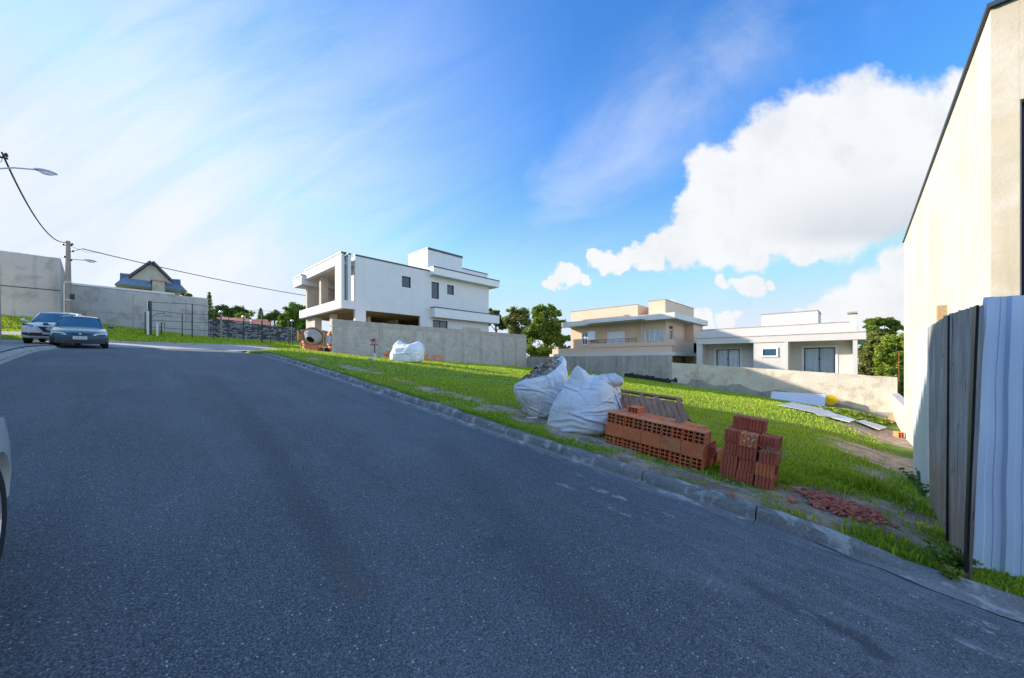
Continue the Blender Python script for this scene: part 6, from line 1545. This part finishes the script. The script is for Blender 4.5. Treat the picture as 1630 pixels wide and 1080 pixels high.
for s in (-1, 1): mb.tube([(s*.05-.25, 1.22, .955), (s*.05+.1, 1.33, 1.0), (s*.05+.32, 1.36, 1.02)], .010, 4)
mb.build('wiper', M['black_plastic'], bc)
mb = MB(); mb.tube([(-.62,-.025,.545),(-.3,-.038,.548)], .006, 4)
def park(e, x, y, ya, yb, yaw):
    za, zb_ = float(road_z(y+ya)), float(road_z(y+yb)); s_ = (zb_-za)/(yb-ya); place(e, x, y, za-ya*s_, yaw, math.atan(s_))
park(bc, -1.36, 24.3, .82, 3.35, R_(3))
# ---- white crossover behind it
tabW = [(0,.36,.78,.84,.76),(.06,.32,.84,.92,.82),(.2,.28,.92,1.0,.87),(.6,.26,.98,1.06,.885),(1.1,.26,1.03,1.10,.89),(1.4,.26,1.06,1.13,.89),(2.6,.26,1.08,1.1,.895),(3.7,.28,1.12,1.14,.88),(4.2,.34,1.10,1.12,.82),(4.3,.45,1.0,1.04,.76)]
cabW = [(1.12,1.08,1.11,.72,.66),(1.95,1.08,1.52,.79,.60),(2.5,1.09,1.59,.80,.62),(3.3,1.10,1.57,.79,.60),(4.15,1.12,1.24,.74,.62)]
wc = car('white_crossover', 'white crossover with black lower trim parked partly behind the blue saloon', 'car', M['paint_white'], None, 4.3, .895, tabW, cabW, (.86, 3.47), .345,
    dict(bump_h=.3, roof=(1.92, 3.5), pillars=((1.2,1.95,.03),(2.6,2.58,.03),(3.5,3.4,.04),(4.05,3.7,.05)), mirror=(1.04,1.5,1.13), spokes=5), 'cars parked at the top of the street')
for s in (-1, 1):
    mb = MB(); mb.prism([(s*.46,-.0,.88), (s*.52,-.0,.80), (s*.72,.05,.82), (s*.845,.26,.95), (s*.80,.2,.965), (s*.6,.05,.93)], (0,.06,0)); mb.build('headlight', M['dark_metal'], wc)
    mb = MB(); mb.prism([(s*.50,-.006,.87), (s*.54,-.006,.82), (s*.70,.03,.85), (s*.74,.06,.90)], (0,.02,0)); mb.build('headlight_lens', M['lamp_glass'], wc)
    mb = MB(); mb.prism([(s*.58,-.05,.50), (s*.74,.0,.50), (s*.76,.0,.545), (s*.6,-.05,.545)], (0,.05,0)); mb.build('fog_lamp', M['lamp_glass'], wc)
    mb = MB(); mb.prism([(s*.40,-.03,.86), (s*.35,-.03,.86), (s*.17,-.055,.64), (s*.17,-.055,.60), (s*.22,-.055,.60)], (0,.03,0)); mb.build('chrome_trim', M['rim'], wc)
mb = MB(); mb.prism([(-.35,-.02,.86), (.35,-.02,.86), (.19,-.04,.63), (-.19,-.04,.63)], (0,.03,0)); g_ = mb.build('grille', M['black_plastic'], wc)
mb = MB(); mb.lathe([(.05,-.01),(.085,-.01),(.085,.01),(.05,.01)], 20, Matrix.Translation((0,-.045,.76)) @ Matrix.Rotation(R_(90), 4, 'X')); mb.box(-.10,.10,-.056,-.045,.745,.775); mb.build('badge', M['rim'], g_)
mb = MB(); mb.prism([(-.80,-.04,.56), (.80,-.04,.56), (.78,-.04,.47), (.55,-.05,.40), (-.55,-.05,.40), (-.78,-.04,.47)], (0,.12,0)); bp_ = mb.build('bumper', M['black_plastic'], wc)
mb = MB(); mb.prism([(-.62,-.06,.405), (.62,-.06,.405), (.56,-.06,.36), (-.56,-.06,.36)], (0,.05,0)); mb.build('skid_plate', M['rim'], bp_)
mb = MB(); mb.box(-.20,.20,-.075,-.062,.50,.62); pl_ = mb.build('number_plate', M['plate'], wc)
mb = MB(); mb.box(-.20,.20,-.079,-.0755,.588,.62); mb.build('blue_strip', M['blue_ink'], pl_)
park(wc, -2.50, 27.9, .86, 3.47, R_(-4))
# ---- silver white car whose rear wheel shows at the left edge (parked, front towards the camera's back)
tabS = [(0,.30,.80,.86,.74),(.06,.26,.86,.93,.80),(.2,.24,.92,.98,.84),(.6,.22,.95,1.0,.86),(1.2,.22,.96,1.0,.865),(2.6,.22,.93,.97,.865),(3.2,.22,.86,.92,.86),(3.55,.22,.79,.86,.845),(3.75,.24,.72,.80,.79),(3.92,.28,.66,.72,.70),(4.0,.34,.58,.64,.60)]
cabS = [(.10,.96,1.30,.66,.56),(.5,.96,1.44,.72,.58),(1.6,.95,1.47,.735,.60),(2.3,.95,1.42,.73,.58),(3.05,.93,.97,.68,.60)]
sc_ = car('silver_hatchback', 'pale silver hatchback at the left edge, only front wheel and bumper corner in view', 'car', M['paint_white'], None, 4.05, .85, tabS, cabS, (.64, 3.12), .305,
    dict(bump_h=.3, roof=(.3, 2.35), pillars=((.15,.45,.04),(1.5,1.5,.03),(3.0,2.3,.032)), mirror=(.90,1.8,.98), spokes=5))
for s in (-1, 1):
    mb = MB(); mb.prism([(s*.60,.0,.72), (s*.78,.06,.72), (s*.80,.08,.92), (s*.70,.04,.94)], (0,.04,0)); mb.build('tail_light', M['red_ink'], sc_)
    mb = MB(); mb.prism([(s*.45,3.9,.60), (s*.60,3.84,.62), (s*.64,3.74,.70), (s*.45,3.84,.70)], (0,.02,0)); mb.build('headlight', M['lamp_glass'], sc_)
WY = 3.13
mw = Matrix.Rotation(math.pi, 4, 'Z')
WY = 3.18; park(sc_, -.44-.850, WY-3.12, .64, 3.12, 0)

# ================================================================== POLES, LAMPS, CABLES
def pole(x, y, h, r0, r1, label, top_tilt=0):
    e = empty('utility_pole', (x, y, gzf(x, y)-.1)); tag(e, label, 'utility pole', 'utility poles')
    mb = MB(); mb.tube([(0,0,0), (0,0,h)], [r0, r1], 10); mb.build('shaft', M['pole'], e, smooth=True); return e
def lamp_arm(e, z, ax, L, rise, label_=None):
    """bracket arm with a cobra head lamp along +x (towards the road)"""
    mb = MB(); mb.tube([(0,0,z-.15), (.12,0,z), (L*.5,0,z+rise*.6), (L,0,z+rise)], .028, 8); a = mb.build('lamp_arm', M['galv'], e, smooth=True)
    mb = MB(); n = 14; vs = []
    for i in range(n+1):
        t = i/n; w = .15*math.sin(math.pi*min(1, t*.92+.06))**.6; hgt = .085*math.sin(math.pi*min(1, t*.9+.08))**.7; cx = L+t*.62
        for k in range(12): an = 2*math.pi*k/12; vs.append((cx, w*math.cos(an), z+rise+.01+hgt*max(0, math.sin(an))+.02*math.sin(an)))
    mb.add(vs, [(i*12+k, i*12+(k+1) % 12, (i+1)*12+(k+1) % 12, (i+1)*12+k) for i in range(n) for k in range(12)]+[tuple(range(11,-1,-1)), tuple(n*12+k for k in range(12))])
    h = mb.build('lamp_head', M['galv'], a, smooth=True)
    mb = MB(); mb.lathe([(0,-.11),(.06,-.095),(.105,-.05),(.12,0)], 16, Matrix.Translation((L+.33,0,z+rise)) @ Matrix.Scale(1.9, 4, (1,0,0))); mb.build('lens', M['lamp_glass'], a, smooth=True)
# near pole just outside the left edge
Y1 = 24.6; q = atY(-11, 560, Y1); X1 = q.x; g1 = gzf(X1, Y1)-.1
z1t = atY(0, 236, Y1).z
p1_ = pole(X1, Y1, z1t+.1-g1, .20, .10, 'nearer concrete utility pole at the left edge of the photo')
zl1 = atY(2, 270, Y1).z-g1
lp = atY(92, 279, Y1); Ltot = lp.x-X1-.62
lamp_arm(p1_, zl1-.0, 0, Ltot, lp.z-g1-zl1)
mb = MB(); zt = z1t-g1; mb.tube([(-.35,0,zt-.35), (.35,0,zt-.35)], .04, 6)
for x in (-.3, .3): mb.lathe([(0,0),(.05,.02),(.06,.08),(.03,.16),(0,.17)], 10, Matrix.Translation((x,0,zt-.3)))
mb.build('insulator', M['dark_metal'], p1_)
mb = MB(); mb.tube([(.05+.16*math.cos(a), -.04, zt-.45+.18*math.sin(a)) for a in [k*2*math.pi/16 for k in range(17)]], .008, 4, cap=False); mb.build('cable_loop', M['black_plastic'], p1_)
# far pole
Y2 = 41.0; q = atY(108.5, 560, Y2); X2 = q.x; g2 = gzf(X2, Y2)-.1; z2t = atY(108, 384, Y2).z
p2_ = pole(X2, Y2, z2t-g2, .20, .11, 'farther concrete utility pole standing behind the parked cars')
zz = atY(115, 413.5, Y2).z-g2; lp2 = atY(154, 413, Y2); lamp_arm(p2_, zz, 0, lp2.x-X2-.62, .06)
mb = MB()
for (px, py) in ((101,390),(113,391),(115,389.5),(110,401),(116,400.5),(103,409.5),(113,415)):
    v = atY(px, py, Y2); mb.lathe([(0,-.06),(.06,-.04),(.07,.02),(.04,.08),(0,.09)], 8, Matrix.Translation((v.x-X2, -.02, v.z-g2)))
    mb.tube([(0,0,v.z-g2-.02),(v.x-X2,-.02,v.z-g2-.02)], .018, 5)
mb.build('insulator', M['dark_metal'], p2_)
mb = MB(); v = atY(115, 473, Y2); mb.box(v.x-X2-.09, v.x-X2+.12, -.2, .05, v.z-g2-.18, v.z-g2+.18); mb.build('junction_box', M['dark_metal'], p2_)
mb = MB(); mb.tube([(-.17,-.14,0), (-.17,-.14,atY(105,452,Y2).z-g2)], .03, 6); mb.build('conduit', M['white_trim'], p2_)
for py in (450, 478):
    mb = MB(); z = atY(108, py, Y2).z-g2; mb.lathe([(.19,-.03),(.2,-.03),(.2,.03),(.19,.03)], 14, Matrix.Translation((0,0,z))); mb.build('clamp', M['galv'], p2_)
def cable(p, q, sag, r, label, n=26, name='overhead_cable'):
    pts = []
    for k in range(n+1): t = k/n; v = Vector(p).lerp(Vector(q), t); v.z -= sag*4*t*(1-t); pts.append(v)
    mb = MB(); mb.tube(pts, r, 6); o = mb.build(name, M['black_plastic'], smooth=True); tag(o, label, 'cable', 'overhead cables')
cable(atY(3, 243, Y1), atY(104, 386, Y2), .95, .030, 'thick cable sagging between the two utility poles')
cable(atY(118, 400, Y2), atY(131, 396.3, Y2-1.5), 0, .02, 'short drop of cable at the farther pole')
# cable on to a third pole beyond the white house
e3 = atY(500, 473, 41); 
cable(atY(131, 396.3, Y2-1.5), e3, .22, .030, 'thick cable running from the farther pole behind the white house')
cable(atY(103, 386, Y2), atY(160, 402, 58), .3, .012, 'thin wire from the farther pole towards the gabled house')
p3 = pole(e3.x+.3, 41, e3.z+.4-gzf(e3.x, 41), .17, .1, 'concrete utility pole hidden behind the white house')
cable(atY(335, 490, 60), atY(480, 496, 60), .15, .02, 'thin wire low over the far trees')

# ================================================================== GREEN FENCE ON THE BANK
YF2 = 39.5
gf = empty('green_fence', (0, YF2, 1)); tag(gf, 'thin green post and wire fence with a gate along the bank', 'fence')
def gp(mb, name, mt): o = mb.build(name, mt, gf); o.location = -gf.location; return o
def Fp(px, py): return atY(px, py, YF2)
for (px, t, b, r) in ((231,497,534,.035),(290,499,536,.035),(306,485,538,.045),(340,506,541,.03),(364,503,543,.03),(388,504,544,.045),(417,495,549,.06),(431,512,549,.03),(459,510,553,.04),(465,511,554,.04),(257,514,534,.04)):
    a, c = Fp(px, t), Fp(px, b); mb = MB(); mb.tube([(a.x,YF2,a.z), (a.x,YF2,c.z-.3)], r, 6); gp(mb, 'post', M['green_metal'])
a, c = Fp(237.5, 481), Fp(237.5, 548); mb = MB(); mb.tube([(a.x,YF2-.5,a.z), (a.x,YF2-.5,c.z-.4)], .13, 8); gp(mb, 'gate_post', M['green_metal'])
for px, t, b in ((235, 497, 546), (249.5, 515, 546)):
    a, c = Fp(px, t), Fp(px, b); mb = MB(); mb.box(a.x-.06, a.x+.06, YF2-.75, YF2-.65, c.z-.3, a.z); gp(mb, 'white_post', M['white_trim'])
mb = MB()
def rail(pts, r=.018): mb.tube([Fp(*p) for p in pts], r, 5)
rail([(240,481.5),(306,484.5),(332,488)]); rail([(240,494),(290,499.5),(332,501)]); rail([(240,510),(332,514.5)]); rail([(240,521),(332,527)]); rail([(262,496),(262,502),(275,504)],.02); rail([(240,506),(250,499),(262,499)],.02)
rail([(332,488),(417,500)], .012); rail([(332,514),(470,532)], .012); rail([(332,501),(478,520)], .012); rail([(332,527),(478,543)], .012)
rail([(257,514),(262,514),(262,530)], .03)
gp(mb, 'rail', M['green_metal'])
for px, py in ((388,505),(465,511),(352,497)):
    v = Fp(px, py); mb = MB(); mb.lathe([(0,-.12),(.12,-.08),(.15,0),(.12,.08),(0,.12)], 10, Matrix.Translation(v)); gp(mb, 'globe_lamp', M['galv'])
mb = MB(); pts = [(345,541.5),(388,545),(430,549),(478,553)]
for i in range(3):
    a, c = atY(*pts[i], YF2-.3), atY(*pts[i+1], YF2-.3); mb.prism([a, c, c-Vector((0,0,.8)), a-Vector((0,0,.8))], (0,.2,0))
tag(mb.build('low_wall', M['pavement']), 'low pale plinth wall under the green fence', 'wall')
mb = MB(); v = atY(352, 500, 44); mb.tube([(v.x,44,v.z), (v.x,44,2)], .08, 6)
tag(mb.build('concrete_post', M['pole']), 'short concrete post before the stone wall', 'post')
# ================================================================== TREES
def leaf_mat(name, dark, lite):
    m = bpy.data.materials.new(name); m.use_nodes = True; W = NT(m.node_tree); bs = m.node_tree.nodes['Principled BSDF']
    at = W.n('ShaderNodeAttribute', attribute_name='tint').outputs['Fac']
    c = W.mix(at, dark, lite); W.t.links.new(c, bs.inputs['Base Color']); bs.inputs['Roughness'].default_value = .55; bs.inputs['Specular IOR Level'].default_value = .3
    tr = W.n('ShaderNodeBsdfTranslucent'); W.t.links.new(W.mix(.5, c, (.25,.34,.03)), tr.inputs[0])
    mx = W.n('ShaderNodeMixShader'); mx.inputs[0].default_value = .3
    W.t.links.new(bs.outputs[0], mx.inputs[1]); W.t.links.new(tr.outputs[0], mx.inputs[2]); W.t.links.new(mx.outputs[0], m.node_tree.nodes['Material Output'].inputs[0]); return m
L_MID = leaf_mat('broad leaves', (.07,.13,.02), (.26,.36,.05)); L_DARK = leaf_mat('dark leaves', (.035,.075,.02), (.10,.17,.04)); L_YEL = leaf_mat('yellow green leaves', (.13,.20,.02), (.40,.46,.06)); L_OLIVE = leaf_mat('olive leaves', (.11,.13,.03), (.34,.33,.08))
M['bark'] = mat('bark', (.12,.085,.06), .95, .3, 4, .6, 20)
def leaf_mesh(name, C, size, mt, parent, seed, flat=.5):
    """C (n,3) leaf centres; each a folded diamond of random tilt"""
    r = np.random.RandomState(seed); n = len(C); s = size*r.uniform(.6, 1.4, n)
    a = r.uniform(0, 2*np.pi, n); el = r.uniform(-.7, .7, n); u = np.stack([np.cos(a)*np.cos(el), np.sin(a)*np.cos(el), np.sin(el)], 1)
    w = r.normal(size=(n, 3)); w -= u*(w*u).sum(1)[:, None]; w /= np.linalg.norm(w, axis=1)[:, None]
    k = np.cross(u, w)
    v = np.empty((n, 4, 3)); v[:, 0] = C-u*s[:, None]; v[:, 1] = C+w*(s*flat)[:, None]+k*(s*.15)[:, None]; v[:, 2] = C+u*s[:, None]; v[:, 3] = C-w*(s*flat)[:, None]+k*(s*.15)[:, None]
    me = bpy.data.meshes.new(name); me.vertices.add(n*4); me.vertices.foreach_set('co', v.reshape(-1).astype(np.float32))
    me.loops.add(n*4); me.loops.foreach_set('vertex_index', np.arange(n*4).astype(np.int32)); me.polygons.add(n); me.polygons.foreach_set('loop_start', (np.arange(n)*4).astype(np.int32)); me.update(calc_edges=True); me.materials.append(mt)
    cl = np.sin(C[:, 0]*1.7+seed)*np.sin(C[:, 1]*1.9+1)*np.sin(C[:, 2]*2.1+2)
    t = np.clip(r.uniform(0, 1, n)*.7+.3*cl+.1, 0, 1)
    at = me.attributes.new('tint', 'FLOAT', 'POINT'); at.data.foreach_set('value', np.repeat(t, 4).astype(np.float32))
    o = bpy.data.objects.new(name, me); COL.objects.link(o); o.parent = parent; return o
def tree(name, x, y, z0, lobes, trunk_h, tr, mt, label, n=9000, leaf=.16, seed=1, group='trees beyond the plots', cat='tree'):
    """lobes: list of (dx, dz, r) in metres relative to the base (dx to the photo's right)"""
    e = empty(name, (x, y, z0)); tag(e, label, cat, group); r = np.random.RandomState(seed); pts = []
    tot = sum(l[2]**2.2 for l in lobes); rt = Vector((SF, -CF, 0))
    mb = MB(); top = max(l[1] for l in lobes)
    mb.tube([(0,0,-1), (.1,0,trunk_h*.5), (0,.1,trunk_h), (0,0,top*.9)], [tr*1.2, tr, tr*.75, tr*.2], 8)
    for (dx, dz, rad) in lobes:
        dy = r.uniform(-.5, .5)*rad*1.2; c = rt*dx+Vector((CF, SF, 0))*dy+Vector((0, 0, dz))
        mb.tube([(0,0,min(trunk_h, dz-.3)*.85), tuple(c*.55+Vector((0,0,(trunk_h)*.35))), tuple(c)], [tr*.5, tr*.28, tr*.1], 6)
        rad *= 1.18; m_ = int(1.5*n*(rad/1.18)**2.2/tot); nsub = max(14, int(26*rad)); subs = []
        for _ in range(nsub):
            d = r.normal(size=3); d /= np.linalg.norm(d); subs.append((np.array(c)+d*rad*r.uniform(.15, .95)*np.array([1,1,.85]), rad*r.uniform(.18, .42)))
        for (sc, sr) in subs:
            k = max(4, m_//nsub); d = r.normal(size=(k, 3)); d /= np.linalg.norm(d, axis=1)[:, None]; pts.append(sc+d*(sr*r.uniform(.1, 1.25, k))[:, None]*np.array([1,1,.8]))
    mb.build('trunk', M['bark'], e, smooth=True)
    C = np.concatenate(pts); leaf_mesh('crown', C, leaf*.8, mt, e, seed); return e
def tree_px(name, px, base_py, D, outline, mt, label, trunk=.3, tr=.16, **k):
    """D = distance along the view axis; outline: list of (px, py, r_px)"""
    q = ray(px, HY)*D; s = D/FOC; z0 = gzf(q.x, q.y)-.3
    lobes = [((a-px)*s, (HY-b)*s-z0, c*s) for a, b, c in outline]; th = max(.8, min(l[1]-l[2] for l in lobes)+.5)
    return tree(name, q.x, q.y, z0, lobes, max(1, th), tr, mt, label, **k)
# between the white and beige houses
tree_px('broadleaf_tree', 790, 560, 50, [(786,500,11),(776,508,12),(798,515,10)], L_DARK, 'dark tree just showing past the right end of the white house', n=5000, leaf=.22, seed=2)
tree_px('broadleaf_tree', 826, 560, 48, [(818,500,11),(832,498,9),(812,512,12),(838,512,13),(822,528,14),(840,535,14)], L_OLIVE, 'olive brown tree second from the white house', n=8000, leaf=.20, seed=3)
tree_px('broadleaf_tree', 868, 560, 44, [(858,497,12),(873,494,11),(884,500,9),(862,512,16),(884,520,15),(850,530,15),(872,538,16),(893,540,13),(898,556,10)], L_MID, 'tall bushy green tree touching the left end of the beige house', n=14000, leaf=.19, seed=4)
tree_px('shrub', 846, 575, 40, [(838,552,12),(850,560,12),(862,562,12),(880,562,12),(826,560,10)], L_YEL, 'yellow green bush above the corner of the block walls', n=6000, leaf=.16, seed=5, trunk=.1, cat='shrub')
tree_px('shrub', 800, 572, 42, [(800,545,10),(812,552,10),(806,560,12)], L_DARK, 'dark shrub behind the end of the block wall', n=4000, leaf=.17, seed=15, trunk=.1, cat='shrub')
# right, behind the ivory house
tree_px('pine_tree', 1405, 600, 40, [(1393,515,9),(1407,512,9),(1420,517,9),(1430,522,8),(1385,524,8),(1398,528,8),(1415,530,8)], L_MID, 'pine with a flat open crown rising above the other trees at the right', n=8000, leaf=.17, seed=6)
tree_px('broadleaf_tree', 1385, 620, 36, [(1380,545,13),(1395,538,12),(1376,565,14),(1390,585,18),(1376,600,14),(1398,560,12)], L_OLIVE, 'olive tree nearest the ivory house chimney end', n=10000, leaf=.16, seed=7)
tree_px('broadleaf_tree', 1425, 620, 33, [(1418,552,14),(1434,545,14),(1450,550,16),(1412,572,14),(1430,570,16),(1450,580,18),(1420,592,15),(1436,600,14)], L_YEL, 'sunlit yellow green tree against the cream building', n=14000, leaf=.15, seed=8)
tree_px('shrub', 1440, 640, 29, [(1432,605,12),(1440,622,12),(1446,612,12),(1434,592,9)], L_YEL, 'low leafy shrub behind the rusty bar', n=4500, leaf=.12, seed=9, cat='shrub')
for i, (px, D, ol) in enumerate(((1300, 60, [(1290,575,16),(1320,575,16)]), (1365, 46, [(1366,590,14),(1370,560,12),(1368,610,14)]))):
    tree_px('broadleaf_tree', px, 620, D, ol, L_DARK, ['dark tree hidden behind the ivory house', 'dark tree in the gap beside the ivory house pier'][i], n=4000, leaf=.2, seed=30+i)
# far left row beyond the stone wall
def conifer(px, D, top, bot, wpx, label, seed, mt):
    q = ray(px, HY)*D; s = D/FOC; z0 = gzf(q.x, q.y)-.3; e = empty('conifer', (q.x, q.y, z0)); tag(e, label, 'tree', 'trees beyond the plots'); r = np.random.RandomState(seed)
    zt = (HY-top)*s-z0; zb = max(.5, (HY-bot)*s-z0); mb = MB(); mb.tube([(0,0,-.5), (0,0,zt*.97)], [.16, .03], 7); mb.build('trunk', M['bark'], e)
    pts = []
    for k in range(26):
        t = k/26; z = zb+(zt-zb)*t; rad = wpx*s*(1-t)**.8*r.uniform(.75, 1.15)+.08; m_ = int(160*(1-t)+30); a = r.uniform(0, 6.28, m_); rr = rad*np.sqrt(r.uniform(.05, 1, m_)); pts.append(np.stack([rr*np.cos(a), rr*np.sin(a), z-rr*.25+r.uniform(-.12, .12, m_)], 1))
    leaf_mesh('crown', np.concatenate(pts), .14, mt, e, seed, .3)
conifer(333, 55, 464, 530, 11, 'dark pointed conifer at the end of the concrete wall', 11, L_DARK)
conifer(415, 70, 490, 520, 8, 'small pointed conifer over the red roofs', 12, L_DARK)
def umbrella_tree(px, D, top, bot, wpx, label, seed):
    ol = [(px+wpx*dx, top+6+abs(dx)*9, 7.5) for dx in (-1,-.75,-.5,-.25,0,.25,.5,.75,1)]; tree_px('umbrella_pine', px, bot, D, ol, L_DARK, label, n=5500, leaf=.22, seed=seed)
umbrella_tree(357, 80, 486, 530, 15, 'left umbrella shaped pine in the far row', 13)
umbrella_tree(378, 85, 486, 530, 12, 'second umbrella shaped pine in the far row', 14)
umbrella_tree(437, 80, 495, 530, 14, 'umbrella shaped pine behind the red roof ridge', 16)
tree_px('broadleaf_tree', 386, 530, 72, [(386,504,7),(392,508,6),(398,500,5)], L_YEL, 'small yellow green tree above the red roofs', n=2500, leaf=.2, seed=17)
tree_px('broadleaf_tree', 346, 545, 60, [(342,505,8),(348,515,8),(343,522,8)], L_DARK, 'dark shrubby tree right of the conifer', n=3000, leaf=.2, seed=19)
tree_px('broadleaf_tree', 468, 545, 54, [(458,497,8),(472,491,9),(482,496,9),(455,512,10),(470,508,12),(486,515,12),(448,520,9),(465,524,10),(482,530,10)], L_MID, 'large round green tree beside the front of the white house', n=12000, leaf=.2, seed=18)
tree_px('shrub', 292, 470, 48.5, [(290,467.5,3.5),(297,469,3.5),(304,471,3)], L_YEL, 'yellow shrub tops over the long concrete wall', n=1200, leaf=.12, seed=20, cat='shrub')
# ---- leafy weeds on the plot edge
def weed(px, py, h, n, label, seed, dz=0):
    p = hit(px, py); e = empty('weed', (p.x, p.y, gzf(p.x, p.y))); tag(e, label, 'weed', 'weeds at the edge of the plot'); r = np.random.RandomState(seed); rr = random.Random(seed); mb = MB(); C = []
    for k in range(n):
        a = rr.uniform(0, 6.28); l = h*rr.uniform(.5, 1); pts = [Vector((math.cos(a)*l*.5*t, math.sin(a)*l*.5*t, l*(t-.25*t*t))) for t in (0,.35,.7,1)]; mb.tube(pts, .0022, 4)
        for q in pts[1:]: C += [list(q+Vector((r.uniform(-.02,.02), r.uniform(-.02,.02), 0))) for _ in range(4)]
    mb.build('stem', L_MID, e); leaf_mesh('leaves', np.array(C), .022, L_MID, e, seed)
for i, (px, py, h) in enumerate(((1512,925,.16),(1505,905,.2),(1455,770,.3),(1470,790,.25),(1530,910,.2),(1480,775,.3))):
    weed(px, py, h, 9, ['leafy weed growing from the broken kerb','leafy weed behind the dropped kerb stone','tall weed at the foot of the narrow metal sheet','weed beside the white paper scrap','weed at the foot of the wider board','weed in front of the left board'][i], 40+i)
# low green ground cover by the back wall
P_ = []; r = np.random.RandomState(77)
for (px, py, rad, n) in ((1355,661,1.6,2600),(1385,668,1.0,1200)):
    p = hit(px, py); a = r.uniform(0, 6.28, n); d = rad*np.sqrt(r.uniform(0, 1, n)); X = p.x+d*np.cos(a)*1.2; Y = p.y+d*np.sin(a)*.7; k = X < XB-.15; X, Y = X[k], Y[k]; P_.append(np.stack([X, Y, gz(X, Y)+r.uniform(0, .22, len(X))*(1-.6*(d[k]/rad))], 1))
o = leaf_mesh('ground_cover', np.concatenate(P_), .06, L_YEL, None, 78, .7); tag(o, 'leafy creeping plants by the loose metal sheets and back wall', 'ground cover', kind='stuff')
